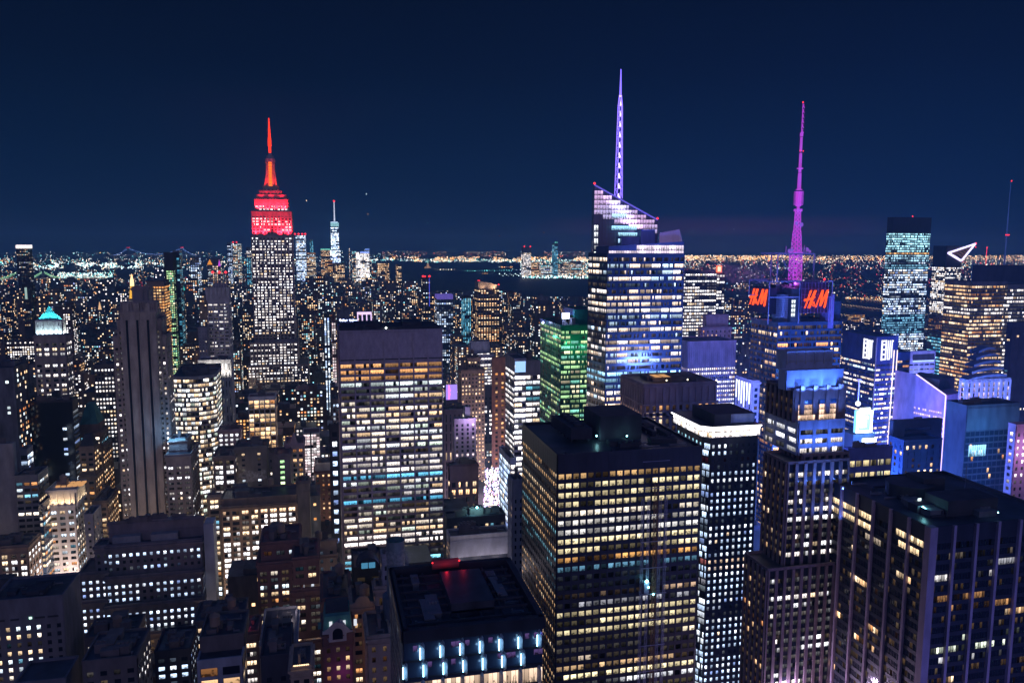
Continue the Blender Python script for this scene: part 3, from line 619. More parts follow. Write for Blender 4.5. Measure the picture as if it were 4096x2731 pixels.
t, o = B('gothic stone building with a pointed gable', 640, [(1142,1214,1778,640,25,S(bay=4.2,fh=3.9,ww=.62,wh=.6,p=.6,pal='warm',sub=2,gap=.2),pinkgran)], yb=1920, n=1)
q = o[0]; m = MB(); c_ = q[0]+(q[1]-q[0])*.47; m.v += [(c_-3.2, 639.3, q[4]), (c_+3.2, 639.3, q[4]), (c_, 639.3, q[4]+10), (c_-3.2, 642, q[4]), (c_+3.2, 642, q[4]), (c_, 642, q[4]+10)]; m.f += [(0,1,2),(5,4,3),(1,4,5,2),(3,0,2,5)]; t.single('gable', pinkgran, m)
t, o = B('building wrapped in a glowing pink and white lit screen', 690, [(1213,1278,1735,690,20,S(bay=2.6,fh=2.4,ww=.92,wh=.86,p=1,pal='pink',k=.8,head=.4,pd=.1,sd=.12,coh=0),white)], yb=1890, n=0)
q = o[0]; m = MB(); c_ = q[0]+(q[1]-q[0])*.46; m.box(c_-.5, c_+.5, 688.7, 689.5, 0, q[4]+2); t.single('drain_pipe', blackmetal, m)
t, o = B('ornate red brick building with white arched top floor', 650, [(1260,1322,1855,652,18,S(bay=4.6,fh=12,ww=.42,wh=.6,p=.6,pal='orange',k=.7,head=2),white),(1259,1326,1888,650,20,S(bay=5,fh=3.9,ww=.34,wh=.45,p=.5,pal='warm',head=1,dim=1),redbrick)], yb=1975, n=1)
q = o[1]; m = MB()
for fx in (q[0], q[1]): 
    for k in range(22): m.box(fx-.7-(k%2)*.2, fx+.7+(k%2)*.2, 649.2, 649.62, q[4]-2-k*1.7, q[4]-.7-k*1.7)
t.single('quoin', white, m)
B('unlit grey block with sparse blue windows beside the white gridded tower', 720, [(1330,1356,1600,720,20,S(bay=3.2,fh=4,ww=.6,wh=.6,p=.5,pal='cool'),darkstone)], yb=2050, n=1)
# brown blocks lower centre-left
RB = S(bay=6.2, fh=3.85, ww=.66, wh=.56, p=.42, pal='mix', sub=2, gap=.18, head=3.5, pd=.3, sd=.2, k=1.15, dim=1, coh=.2)
B('dark red brick building with mixed warm and white windows and a lit roof edge', 430, [(1044,1196,2170,430,('far',1206),S(**{**RB,'p':.3}),redbrick),(1030,1204,2250,427,('far',1216),RB,redbrick)], yb=2560, n=5, tank=1)
t, o = B('narrow red brick building stepping forward of its neighbour', 405, [(1172,1272,2232,412,('far',1285),S(**{**RB,'p':.5}),redbrick),(1171,1290,2358,405,('far',1300),RB,redbrick),(1174,1292,2570,400,('far',1300),RB,redbrick)], yb=2731, n=4)
t, o = B('stone building with a rooftop cornice and a tall narrow wing', 480, [(1186,1344,2166,480,('far',1350),S(bay=5.5,fh=5,ww=.3,wh=.5,p=.12,pal='cool',head=5,dim=1),tan)], yb=2330, n=6, tank=1)
q = o[0]; m = MB()
for dz, ov in ((0, 1.3), (-9, 1.0), (-11, .8)): m.box(q[0]-ov, q[1]+ov, q[2]-ov-.35, q[2]+1, q[4]+dz-.1, q[4]+dz+.8)
t.single('cornice', tan, m)
B('plain tan rooftop block with a flat top', 500, [(1190,1236,1930,520,12,bl,pmat('dull tan', (.13,.11,.09)),dict(faces={0:bl,1:bl,3:bl}))], yb=2100, n=1)
# ================================================================== broad office slab in the centre
Y = 505; t = tower('office_slab', 'broad stone-framed office slab with bright ribbon windows, its top floors amber', Y, 1560, 'skyscraper')
GR = S(bay=10.2, fh=4.0, ww=.90, wh=.60, p=.70, pal='grace', sub=5, gap=.05, pd=.9, sd=.35, head=19.5, k=1.0, coh=.15, run=1.3, dim=1)
a = atY(1356, 1328, Y); b = atY(1768, 1322, Y); GR['bay'] = (b.x-a.x)/7
fc = {0:(((1,.50,.20),1.0,1.0)),1:(((1,.47,.18),1.0,.95)),2:(((1,.50,.2),.95,.95)),3:(((.85,1,1),1.3,.95)),4:(((.9,1,.95),1.1,.7)),15:(((1,.9,.85),1.7,.95)),16:(((1,.9,.85),1.8,.95)),17:(((1,.9,.85),1.7,.9)),18:(((.18,.65,1),1.0,1)),22:(((.12,.5,.8),.85,1)),21:(((1,.92,.9),1.5,.8)),28:(((1,.88,.82),1.7,1)),29:(((1,.9,.85),1.8,1)),32:(((.25,.75,1),1.1,.95)),33:(((.25,.7,1),1.1,.85)),34:(((.12,.5,.85),.8,1)),35:(((.12,.5,.85),.8,1)),31:(((.95,.95,1),1.4,.8))}
GR['fcol'] = fc
o = t.tier(1356, 1768, 1325, Y, GR, travertine, dep=34); q = o
m = MB(); m.box(q[0], q[1], q[2]-.75, q[2]-.36, q[4]-17.2, q[4]-.5); t.single('top_panel', travertine, m)
m = MB(); m.box(q[0], q[1], q[2]-.80, q[2]-.76, q[4]-17.9, q[4]-17.2); t.single('shadow_gap', blackmetal, m)
m = MB(); m.box(q[0]+1, q[1]-1, q[2]+2, q[3]-2, q[4]+.1, q[4]+2.6); m.box(q[0]+10, q[0]+26, q[2]+6, q[3]-6, q[4]+2.6, q[4]+4.4); m.box(q[0]+40, q[0]+52, q[2]+6, q[3]-6, q[4]+2.6, q[4]+5); t.single('bulkhead', slate, m)
m = MB(); m.octa((q[0]+29, q[2]+.5, q[4]+2.2), .8); t.single('roof_lamp', emat('lamp white', (.85, 1, .95), 4), m); hero(1340, 1785, 1310, 2250, Y)
t, o = B('dark red brick building glimpsed between the stone wing and the broad slab', 520, [(1318,1356,1700,560,('far',1362),S(bay=5,fh=7,ww=.5,wh=.5,p=.8,pal='cool',k=1.5),slate)], yb=2300, n=0)
# round chimney stack and neighbours
Y = 300; t = tower('round_chimney', 'fat round dark flue standing before the broad office slab', Y, 1581, 'chimney'); p = atY(1581, 2160, Y); R = 3.5; m = MB(); m.tube((p.x, Y, p.z-22), (p.x, Y, p.z), R, R, 28, cap=False); m.tube((p.x, Y, p.z-.4), (p.x, Y, p.z+.3), R*1.04, R*1.04, 28, cap=False); m.tube((p.x, Y, 0), (p.x, Y, p.z-22), R*1.5, R*1.5, 20); t.single('flue', pmat('painted steel', (.16, .20, .25), rough=.6), m)
m = MB()
for k in range(4): a_ = k*math.pi/4; m.tube((p.x+R*math.cos(a_), Y+R*math.sin(a_), p.z-.3), (p.x-R*math.cos(a_), Y-R*math.sin(a_), p.z-.3), .12, n=5)
t.single('grille', steel, m); m = MB(); m.tube((p.x, Y, p.z-3), (p.x, Y, p.z-2.9), R*.97, n=20); t.single('inner_glow', emat('flue glow', (.03, .16, .25), .5), m)
B('slim dark building under the round flue', 318, [(1528,1560,2225,318,('far',1524),S(bay=4,fh=4,ww=.4,wh=.5,p=.1),concrete),(1540,1632,2268,322,18,S(p=.1),concrete)], yb=2400, n=2)
t, o = B('dark loft building crowned by an arched window', 345, [(1414,1532,2272,345,22,S(p=.1,bay=6),pmat('dark olive', (.07,.065,.05)))], yb=2400, n=2)
q = o[0]; m = MB(); c_ = (q[0]+q[1])/2; P = [(c_+5*math.cos(k*math.pi/10), q[4]+5*math.sin(k*math.pi/10)) for k in range(11)]; n_ = len(P)
m.v += [(x, q[2]-.3, z) for x, z in P]+[(x, q[2]+8, z) for x, z in P]; m.f += [tuple(range(n_-1, -1, -1)), tuple(range(n_, 2*n_))]+[(k, k+1, n_+k+1, n_+k) for k in range(n_-1)]; t.single('arched_dormer', slate, m)
m = MB(); m.box(c_-3, c_-.2, q[2]-.6, q[2]-.32, q[4]+.3, q[4]+2.8); m.box(c_+.2, c_+3, q[2]-.6, q[2]-.32, q[4]+.3, q[4]+2.8); t.single('arched_window', emat('steel blue pane', (.08, .3, .5), .8), m)
B('low brown building with rooftop boxes behind the green mansard', 350, [(1290,1402,2395,350,30,S(p=.5,ww=.4,bay=4.5,head=2,pal='warm'),redbrick)], yb=2490, n=7, tank=1, hmax=4)
# green mansard building
Y = 310; t = tower('mansard_building', 'ornate building with a green copper mansard and an arched cream gable', Y, 1350)
o = t.tier(1293, 1408, 2530, Y, S(bay=4.2,fh=3.9,ww=.4,wh=.5,p=.3,pal='warm',head=5,dim=1,k=.8), redbrick, dep=18); q = o
m = MB(); m.prism([(q[0], q[2]), (q[1], q[2]), (q[1], q[3]), (q[0], q[3])], q[4]+1.2, q[4]+6.2, top=[(q[0]+.6, q[2]+2.2), (q[1]-.6, q[2]+2.2), (q[1]-.6, q[3]-2), (q[0]+.6, q[3]-2)]); t.single('mansard_roof', copper, m)
m = MB(); m.box(q[0]-.3, q[1]+.3, q[2]-1.2, q[2]+.2, q[4]+.4, q[4]+1.25); c_ = (q[0]+q[1])/2; P = [(c_+3.4*math.cos(k*math.pi/10), q[4]+2+3.2*math.sin(k*math.pi/10)) for k in range(11)]+[(c_-3.4, q[4]-3), (c_+3.4, q[4]-3)]; n_ = len(P)
m.v += [(x, q[2]-1.3, z) for x, z in P]+[(x, q[2]+2, z) for x, z in P]; m.f += [tuple(range(n_-1, -1, -1)), tuple(range(n_, 2*n_))]+[(k, (k+1) % n_, n_+(k+1) % n_, n_+k) for k in range(n_)]; t.single('gable', white, m)
m = MB(); P = [(c_+2*math.cos(k*math.pi/8), q[4]+.6+2*math.sin(k*math.pi/8)) for k in range(9)]+[(c_-2, q[4]-2), (c_+2, q[4]-2)]; m.v += [(x, q[2]-1.34, z) for x, z in P]; m.f.append(tuple(range(len(P)-1, -1, -1))); t.single('arched_window', glass, m)
for dx in (-7, -2.6, 2.6, 7): m = MB(); m.box(c_+dx-.6, c_+dx+.6, q[2]+.2, q[2]+1.6, q[4]+2.2, q[4]+4.4); t.single('dormer', emat('dormer lit', (.85, .9, 1), .9) if dx != -7 else copper, m)
b2 = atY(1300, 2440, Y+6); m = MB(); m.box(q[0]+1, q[1]-1, Y+5, Y+17, q[4]+6, b2.z); t.single('attic', slate, m); m = MB(); m.box(c_-3, c_+3, Y+4.7, Y+4.95, b2.z-4, b2.z-1.2); t.single('attic_window', emat('attic lit', (.6, .75, .9), 1.1), m)
lamp('magenta_signlight', (q[1]-4, q[2]-5, q[4]-16), 260, (.7, .1, 1), .5)
m = MB()
for dx in (-3.5, 2.5): m.box(c_+dx, c_+dx+1.2, q[2]-.55, q[2]-.4, q[4]-14, q[4]-6)
hero(1290, 1410, 2430, 2731, Y)
t, o = B('tan building with a curved dutch gable and amber windows', 325, [(1408,1502,2425,325,20,S(bay=5,fh=4,ww=.6,wh=.5,p=.42,pal='warm',sub=2,gap=.18,head=2),tan)], yb=2731, n=2, tank=1)
q = o[0]; m = MB(); c_ = (q[0]+q[1])/2-.5; P = [(c_+6, q[4]), (c_+5.5, q[4]+1.5), (c_+3.6, q[4]+2)]+[(c_+3*math.cos(k*math.pi/8), q[4]+2+2.8*math.sin(k*math.pi/8)) for k in range(9)]+[(c_-3.6, q[4]+2), (c_-5.5, q[4]+1.5), (c_-6, q[4])]; n_ = len(P)
m.v += [(x, q[2]-.6, z) for x, z in P]+[(x, q[2]+.5, z) for x, z in P]; m.f += [tuple(range(n_-1, -1, -1)), tuple(range(n_, 2*n_))]+[(k, (k+1) % n_, n_+(k+1) % n_, n_+k) for k in range(n_)]; t.single('gable', tan, m)
B('tall tan building with a single column of amber windows', 318, [(1502,1543,2352,318,('far',1497),S(bay=7,fh=5.2,ww=.3,wh=.6,p=.75,pal='orange',k=.9),tan)], yb=2731, n=1)
B('tan brick building with blank windows at the foot of the dark LED-lit block', 285, [(1472,1560,2548,285,20,S(bay=4.6,fh=4,ww=.34,wh=.5,p=.1,pal='warm',dim=1,head=2.5),tan)], yb=2731, n=2)
B('slim banded tower with amber corner windows against the dark LED-lit block', 330, [(1545,1600,2352,330,16,S(bay=8,fh=3.2,ww=.4,wh=.5,p=.8,pal='orange',pd=.2,sd=.5,head=2),slate)], yb=2731, n=1)
B('low dark building with cyan windows', 300, [(1045,1160,2625,300,25,S(bay=5,fh=6,ww=.35,wh=.35,p=.35,pal='teal',head=6,k=1.3),slate)], yb=2731, n=4)
t, o = B('flat pale roof terrace with rooftop units', 345, [(1040,1178,2582,345,36,S(bay=5,fh=4,p=.3),concrete)], yb=2625, n=4, hmax=4); q = o[0]
m = MB(); m.box(q[0]+16, q[1]-.6, q[2]+.6, q[3]-2, q[4]+.12, q[4]+.18); t.single('pale_membrane', bluestone, m); lamp('terrace_lamp', (q[1]-3, q[3]-6, q[4]+5), 700, (1, .85, .95), .4)
t, o = B('dark building with an illuminated rooftop sign frame of warm bulbs', 270, [(1165,1245,2672,270,16,S(p=.3,pal='warm'),tan)], yb=2731, n=1); q = o[0]; m = MB()
for k in range(9): m.octa((q[0]+1+k*(q[1]-q[0]-2)/8, q[2]-.5, q[4]+1.5), .35)
m.box(q[0]+.6, q[1]-.6, q[2]-.4, q[2]-.2, q[4]+.3, q[4]+1.0); t.single('bulb_row', emat('warm bulbs', (1, .7, .4), 2.2), m)
# ================================================================== lower-left foreground
t, o = B('plain grey building with five columns of lit windows in the lower left corner', 390, [(-40,250,2398,390,('far',315),S(bay=4.15,fh=3.9,ww=.40,wh=.52,p=.66,pal='mix',head=11.5,pd=.3,sd=.25,k=1.5,dim=.8,coh=.1,allow=lambda i,j,nb,nf: i >= nb-7 and i < nb-2 or i < nb-8),pmat('grey blue stone', (.19, .19, .22)),dict(side=bl))], yb=2731, n=0)
q = o[0]; m = MB()
for a_, b_ in ((.05, .18), (.26, .38), (.60, .74), (.78, .93)): m.box(q[0]+(q[1]-q[0])*a_, q[0]+(q[1]-q[0])*b_, q[2]-.5, q[2]-.36, q[4]-9.2, q[4]-8.4)
t.single('louvre_slot', blackmetal, m); m = MB(); m.box(q[0]+(q[1]-q[0])*.52, q[0]+(q[1]-q[0])*.56, q[2]-.52, q[2]-.4, q[4]-9.1, q[4]-8.1); t.single('service_light', emat('green white', (.55, 1, .8), 2), m)
t.plant(q[0]+3, q[1]-3, q[2]+2, q[3]-2, q[4], 5, slate, 0, 2.5)
B('low black-roofed block in front of the lower left corner building', 330, [(60,262,2728,330,('far',312),bl,pmat('grey blue stone', (.19,.19,.22)),dict(faces={0:bl,1:bl,3:bl}))], yb=2731, n=0)
B('dark flat-roofed building with brown side windows below the black stepped building', 330, [(330,548,2640,330,24,S(bay=5,fh=4,ww=.5,wh=.5,p=.75,pal='white',head=3),darkstone)], yb=2731, n=7, hmax=4)
B('brown building end with slanting rows of warm windows', 400, [(340,545,2545,400,20,S(bay=4,fh=4,ww=.45,wh=.5,p=.7,pal='white',head=3),darkstone,dict(side=S(bay=2.6,fh=4,ww=.4,wh=.6,p=.8,pal='warm')))], yb=2640, n=5, hmax=5, tank=1)
B('black roofed building with a glass penthouse and lit lounge windows', 330, [(800,975,2548,330,22,S(bay=6,fh=5,ww=.5,wh=.5,p=.6,pal='white',head=4),darkstone),(790,968,2640,322,16,S(bay=9,fh=5,ww=.78,wh=.7,p=.5,pal='warm',head=2),bluestone)], yb=2731, n=6, tank=1)
B('dark building with a red-lit roof corner and triple windows', 380, [(975,1032,2530,380,('far',1042),S(bay=5,fh=4.4,ww=.7,wh=.5,p=.75,pal='white',sub=3,gap=.2,head=4),redbrick)], yb=2731, n=1)
q = BOXES[-1]; lamp('red_roof_lamp', (q[0]+1, q[2]+3, q[4]+2), 260, (1, .05, .12), .3)
B('black flat roof behind the penthouse building', 400, [(775,975,2482,400,22,S(bay=4.5,fh=4,p=.5,head=2),darkstone)], yb=2545, n=8, tank=1)
B('black sloping-roofed building tucked under the stepped building windows', 365, [(620,760,2605,365,22,S(p=.5,bay=4.5,head=2,pal='cool'),slate)], yb=2731, n=5)
# ================================================================== dark LED-lit block with diamond fins
Y = 195; t = tower('gem_tower', 'dark block with glowing blue-white LED tubes in diamond fins under a black roof', Y, 1880, 'office building')
a = atY(1612, 2507, Y); b = atY(2172, 2478, Y); zt = (a.z+b.z)/2; x0, x1 = a.x, b.x; dep = 41
gm = t.mb('glazing', blueglass); gm.prism([(x0, Y), (x1, Y), (x1, Y+dep), (x0, Y+dep)], 0, zt-3.3); BOXES.append((x0, x1, Y, Y+dep, zt))
t.mb('roof', roofm).prism([(x0, Y), (x1, Y), (x1, Y+dep), (x0, Y+dep)], zt-3.3, zt-3.0)
m = MB()
for k in range(4):
    P = [(x0, Y), (x1, Y), (x1, Y+dep), (x0, Y+dep)]; u, n, L = norm2(P[k], P[(k+1) % 4]); m.obox(P[k], u, n, 0, L, -1.2, .6, zt-3.2, zt)
t.single('parapet', blackmetal, m)
m = MB()
for k in range(7): yy = Y+5+k*5; m.box(x0+1.5, x1-1.5, yy, yy+.5, zt-1.5, zt-.9)
for k in range(6): xx = x0+3+k*(x1-x0-6)/5; m.box(xx, xx+.5, Y+2, Y+dep-2, zt-2.1, zt-1.52)
t.single('roof_frame', slate, m); t.plant(x0+3, x0+13, Y+4, Y+dep-4, zt-2.9, 4, steel, 0, 2.2); t.plant(x0+27, x1-2, Y+4, Y+dep-4, zt-2.9, 4, steel, 0, 2.2)
m = MB(); m.box(x0+14, x0+26, Y+10, Y+32, zt-2.9, zt+1.2); t.single('bulkhead', roofm, m)
p0 = atY(1722, 2262, Y+dep+0); m = MB(); m.tube((p0.x, Y+dep-3, zt+1.1), (p0.x+8.2, Y+dep-3, zt+1.1), 1.5, n=14); t.single('red_lit_duct', pmat('red duct', (.35, .10, .10), rough=.5), m)
m = MB()
for dx in (0, 8.2): m.octa((p0.x+dx, Y+dep-4.8, zt+2.4), .3)
t.single('beacon', MAT['red beacon'], m); lamp('red_beacon_light', (p0.x+4, Y+dep-7, zt+2.6), 110, (1, .02, .05), .3); lamp('red_beacon_light', (p0.x+9.6, Y+dep-4, zt+3), 90, (1, .02, .05), .3)
FH = 4.75; bw = (x1-x0)/7.15; pane = MB()
for r_ in range(7):
    zc = zt-3.9-FH*(r_+.5)-(.0 if r_ < 2 else .5)
    for c_ in range(8):
        fx = x0+bw*(c_+(.95 if r_ % 2 == 0 else .1))-(0 if r_ % 2 else 0)
        if fx > x1-.4: continue
        fm = MB(); d = 1.5; w_ = .55
        fm.v += [(fx, Y-.02, zc-FH*.62), (fx, Y-.02, zc+FH*.62), (fx-w_, Y-.1, zc-FH*.42), (fx-w_, Y-.1, zc+FH*.42), (fx+w_, Y-.1, zc-FH*.42), (fx+w_, Y-.1, zc+FH*.42), (fx+.3, Y-d, zc-FH*.36), (fx+.3, Y-d, zc+FH*.36)]
        fm.f += [(2,3,7,6),(6,7,5,4),(0,2,6),(0,6,4),(1,7,3),(1,5,7)]
        fin = t.single('diamond_fin', pmat('fin metal', (.30, .33, .42), rough=.4, metal=.2), fm)
        if r_ < 2:
            lm = MB(); lm.tube((fx-w_-.15, Y-.75, zc-FH*.33), (fx-w_-.15, Y-.75, zc+FH*.33), .19, n=8); t.single('led_tube', emat('blue led tube', (.35, .72, 1), 5), lm)
            lamp('led_tube_light', (fx-w_-.6, Y-1.1, zc), 28, (.35, .65, 1), .3)
    sp = MB(); sp.box(x0, x1, Y-.35, Y-.02, zc-FH*.5, zc-FH*.5+.5); t.single('spandrel', blackmetal, sp)
    for k in range(30):
        xa = x0+(x1-x0)*k/30; xb = xa+(x1-x0)/30*.92
        lit = r_ >= 2 or t.r.random() < .3
        if not lit: continue
        c, kk = ((1, .70, .50), 1.1) if r_ >= 2 else ((.3, .18, .6), .25)
        if r_ == 2 and k < 6: kk = .12
        if r_ >= 2: kk *= t.r.choice((.5, 1, 1.2))
        z0_, z1_ = zc-FH*.42, zc+FH*.42
        if r_ < 2: z0_ = zc+FH*.1
        t.w.append(([(xa, Y-.06, z0_), (xb, Y-.06, z0_), (xb, Y-.06, z1_), (xa, Y-.06, z1_)], tuple(v*kk for v in c), t.r.random()))
lf = S(bay=3, fh=4.6, ww=.9, wh=.8, p=.12, pal='cool', pd=.25, sd=.2, head=4, k=.5, dim=1)
t.facade((x0, Y+dep), (x0, Y), 0, zt, lf, 'side_wall', steel)
hero(1570, 2172, 2240, 2731, Y)
# pale stone shaft, patterned facade, plaza side
B('slender pale stone tower squeezed beside the black gridded office tower', 370, [(2052,2094,1925,370,('far',2034),S(bay=3.1,fh=3.9,ww=.36,wh=.5,p=.10,pal='warm',head=8,dim=0),pmat('blue grey stone', (.40, .41, .46)))], yb=2380, n=2)
Y = 400; t, o = B('low office building with a woven white screen facade', Y, [(1800,2036,2142,Y,('far',1788),bl,white,dict(faces={0:bl,1:bl,3:S(bay=3,fh=3.8,ww=.7,wh=.5,p=.5,pal='warm')}))], yb=2240, n=6); q = o[0]
m = MB(); NX, NZ = 46, 11; wx = (q[1]-q[0])/NX
for i in range(NX):
    for j in range(NZ): zz = q[4]-1.2-j*.85-(.42 if i % 2 else 0); m.prism([(q[0]+i*wx+.05, q[2]-.55), (q[0]+(i+1)*wx-.05, q[2]-.55), (q[0]+(i+1)*wx-.05, q[2]-.34), (q[0]+i*wx+.05, q[2]-.34)], zz-.7, zz)
t.single('woven_screen', pmat('screen white', (.55, .55, .60), rough=.6), m); m = MB(); m.box(q[0], q[1], q[2]-.5, q[2]-.35, q[4]-13, q[4]-10.8); t.single('recess', blackmetal, m)
for k in range(26): xa = q[0]+(q[1]-q[0])*k/26; t.w.append(([(xa, q[2]-.6, q[4]-17), (xa+(q[1]-q[0])/26*.85, q[2]-.6, q[4]-17), (xa+(q[1]-q[0])/26*.85, q[2]-.6, q[4]-14.6), (xa, q[2]-.6, q[4]-14.6)], (1.5, 1.4, 1.3) if k > 3 else (.5, .45, .4), t.r.random()))
for k in range(3): lamp('facade_uplight', (q[0]+(q[1]-q[0])*(k+.5)/3, q[2]-9, q[4]-15), 1500, (.95, .85, 1), 1)
B('dark roof with a bright cyan work lamp and cabins, behind the woven screen building', 455, [(1790,2020,2070,455,('far',1778),S(p=.3),slate)], yb=2130, n=8, hmax=5)
q = BOXES[-1]; t = TOWERS[-1]; m = MB(); m.octa((q[0]+18, q[2]+1, q[4]+6), .8); t.single('work_lamp', emat('cyan work lamp', (.3, .95, 1), 12), m); lamp('work_lamp_light', (q[0]+18, q[2]-.5, q[4]+6), 2200, (.35, .9, 1), .4)
PB = pmat('violet brick', (.17, .11, .13))
B('brick building with large warm windows and blank purple walls, right of the broad slab', 600, [(1800,1912,1862,600,('far',1793),S(bay=6.0,fh=6.0,ww=.55,wh=.66,p=.78,pal='warm',sub=2,gap=.2,head=12,k=1.6),PB)], yb=2030, n=7)
t, o = B('pale lilac building with terraces and pink lamps', 690, [(1862,1880,1632,700,10,bl,bluestone),(1817,1903,1678,690,('far',1812),S(bay=4.4,fh=3.9,ww=.4,wh=.6,p=.35,pal='pink',head=3),pmat('lilac stone', (.5, .46, .55)))], yb=1800, n=2)
q = o[0]; lamp('terrace_lamp', (q[0]+2, 680, q[4]-8), 9000, (.75, .5, 1), .6)
B('dark office tower with a neat grid of white windows', 990, [(1914,1972,1545,990,('far',1905),S(bay=5.6,fh=5.7,ww=.5,wh=.55,p=.55,pal='white',sub=2,gap=.3,head=13,k=1.2,dim=0),slate)], yb=1790, n=3)
B('stepped brown building with warm windows behind the lilac building', 840, [(1872,1920,1432,845,15,S(p=.1),brick),(1845,1938,1480,840,('far',1838),S(bay=3.5,fh=4.2,ww=.45,wh=.5,p=.5,pal='warm'),brick)], yb=1660, n=3, tank=1)
B('grey windowless block with ribbed wall right of the broad slab', 720, [(1776,1862,1640,720,15,S(bay=4,fh=9,ww=.3,wh=.8,p=0,dim=0),pmat('lilac grey', (.2,.17,.2)))], yb=1860, n=4)
Y = 900; t = tower('billboard_building', 'small building wearing a glowing violet billboard with pink lettering', Y, 1795); q = t.tier(1782, 1830, 1600, Y, S(p=.2), slate, dep=15)
bz0, bz1 = zof(1597, Y-1, 1800), zof(1538, Y-1, 1800); bx0, bx1 = atY(1784, 1570, Y-1).x, atY(1828, 1570, Y-1).x; m = MB(); m.box(bx0, bx1, Y-2.5, Y-1, bz0, bz1); t.single('billboard', pmat('billboard face', (.3,.2,.5), emit=(.42, .28, 1), es=1.1, nset=True), m)
m = MB(); h = (bz1-bz0)
for k, (f, w_) in enumerate(((.90, 1.4), (.74, 1.9), (.6, 2.6), (.46, 1.8), (.34, 2.4), (.2, 1.5), (.08, 1.2))): m.tube((bx0+2.6, Y-2.9, bz0+h*(f-.05)), (bx0+2.6+w_, Y-2.9, bz0+h*(f+.02)), .5, n=6); m.tube((bx0+2.6+w_, Y-2.9, bz0+h*(f+.02)), (bx0+2.6, Y-2.9, bz0+h*(f+.07)), .5, n=6)
t.single('lettering', emat('pink neon', (1, .2, .8), 1.8), m); hero(1782, 1830, 1530, 1640, Y)
# blue script sign hotel
Y = 1150; t = tower('sign_building', 'dark building topped with blue glowing script sign, beyond the broad slab', Y, 1400); q = t.tier(1352, 1440, 1300, Y, S(p=.4, pal='cool', bay=5, fh=4), slate, dep=30); t.wmat = WINF; hero(1352, 1490, 1240, 1320, Y)
def script(px0, px1, py, seed, amp=5):
    r = random.Random(seed); m = MB(); P = []; n_ = 22
    for k in range(n_+1):
        f = k/n_; pt = atY(px0+(px1-px0)*f, py+math.sin(f*19)*2.6-(amp if k in (0, 1, 11) else 0), Y-2.5); P.append(pt)
    for a_, b_ in zip(P, P[1:]): m.tube(a_, b_, .85, n=6)
    return m
for nm, (a_, b_, sd_) in enumerate(((1358, 1389, 3), (1398, 1428, 5))): t.single('script_word', emat('blue neon white', (.45, .55, 1), 4.0), script(a_, b_, 1282, sd_))
lamp('neon_light', tuple(atY(1392, 1278, Y-9)), 26000, (.05, .08, 1), 1)
t = tower('framed_building', 'building with a white and violet lit open frame crown, beyond the broad slab', Y+10, 1450); q = t.tier(1430, 1484, 1300, Y+10, S(p=.7, pal='warm', bay=5, fh=4.5), slate, dep=25); t.wmat = WINF
m = MB()
for k in range(4): p = atY(1430+k*18, 1248, Y+9); p2 = atY(1433+k*17.6, 1300, Y+9); m.tube((p.x, p.y, p.z), (p2.x, p.y, p2.z), .8, n=6)
p = atY(1430, 1248, Y+9); p2 = atY(1484, 1245, Y+9); m.box(p.x, p2.x, Y+8, Y+9.5, p.z-3.6, p.z); t.single('lit_frame', emat('frame lit', (.85, .62, 1), 1.4), m)
simple_tower('residential_tower', 'slim tower with pink vertical stripes of light and an amber top', 1120, 1326, 1342, 1270, S(bay=2.6,fh=4,ww=.7,wh=.7,p=.85,pal='pink',pd=0,sd=0,k=.6), redbrick, core=redbrick, dep=18, yb=1420)
simple_tower('residential_tower', 'pair of white-lit vertical strips on a slim building left of the broad slab', 1100, 1294, 1318, 1262, S(bay=4,fh=3.4,ww=.5,wh=.85,p=.9,pal='cool',pd=0,sd=0,k=1,coh=0), slate, core=slate, dep=18, yb=1390)
# mid-distance towers right of the slab
t, r = simple_tower('rounded_top_tower', 'tower with a curved amber-lit crown and red corner beacons', 1500, 1912, 1998, 1155, S(bay=5,fh=4,ww=.55,wh=.55,p=.55,pal='warm',pd=.2,sd=.2,head=2,k=1.1), darkstone, dep=35, yb=1380)
q = r[0]; m = MB(); P = [(q[0], q[4])]+[(q[0]+(q[1]-q[0])*k/8, q[4]+14-8*(k/8)**1.8) for k in range(9)]+[(q[1], q[4])]; n_ = len(P); m.v += [(x, q[2]-.6, z) for x, z in P]+[(x, q[3]-3, z) for x, z in P]; m.f += [tuple(range(n_-1, -1, -1)), tuple(range(n_, 2*n_))]+[(k, (k+1) % n_, n_+(k+1) % n_, n_+k) for k in range(n_)]; t.single('curved_crown', limestone, m)
lamp('crown_lamp', (q[1]-10, q[2]-8, q[4]+2), 14000, (1, .62, .35), 1, 'SPOT', (q[1]-14, q[2], q[4]+8), 130); lamp('crown_lamp', (q[0]+8, q[2]-8, q[4]+2), 5000, (1, .62, .35), 1, 'SPOT', (q[0]+8, q[2], q[4]+8), 120); m = MB()
for k in (0, 1): m.octa((q[0]+k*2.5, q[2]-1, q[4]+16), 1.2); m.octa((q[1]-1-k, q[2]-1, q[4]+8), 1.2)
t.single('beacon', MAT['red beacon'], m)
t, r = simple_tower('residential_tower', 'blue-tinted residential tower with a violet flat top', 1400, 1747, 1812, 1196, S(bay=4,fh=4,ww=.7,wh=.6,p=.5,pal='cool',pd=.2,sd=.2,head=2,k=.8), blueglass, core=blueglass, dep=25, yb=1310)
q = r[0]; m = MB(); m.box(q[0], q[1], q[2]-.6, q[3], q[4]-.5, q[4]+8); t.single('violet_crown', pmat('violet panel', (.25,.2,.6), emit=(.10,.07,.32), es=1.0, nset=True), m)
t, r = simple_tower('striped_tower', 'dark slim tower with teal-white vertical light stripes', 1350, 1852, 1884, 1186, S(bay=3,fh=3.2,ww=.4,wh=.95,p=.85,pal='teal',pd=0,sd=0,k=1,coh=0), slate, core=slate, dep=18, yb=1340)
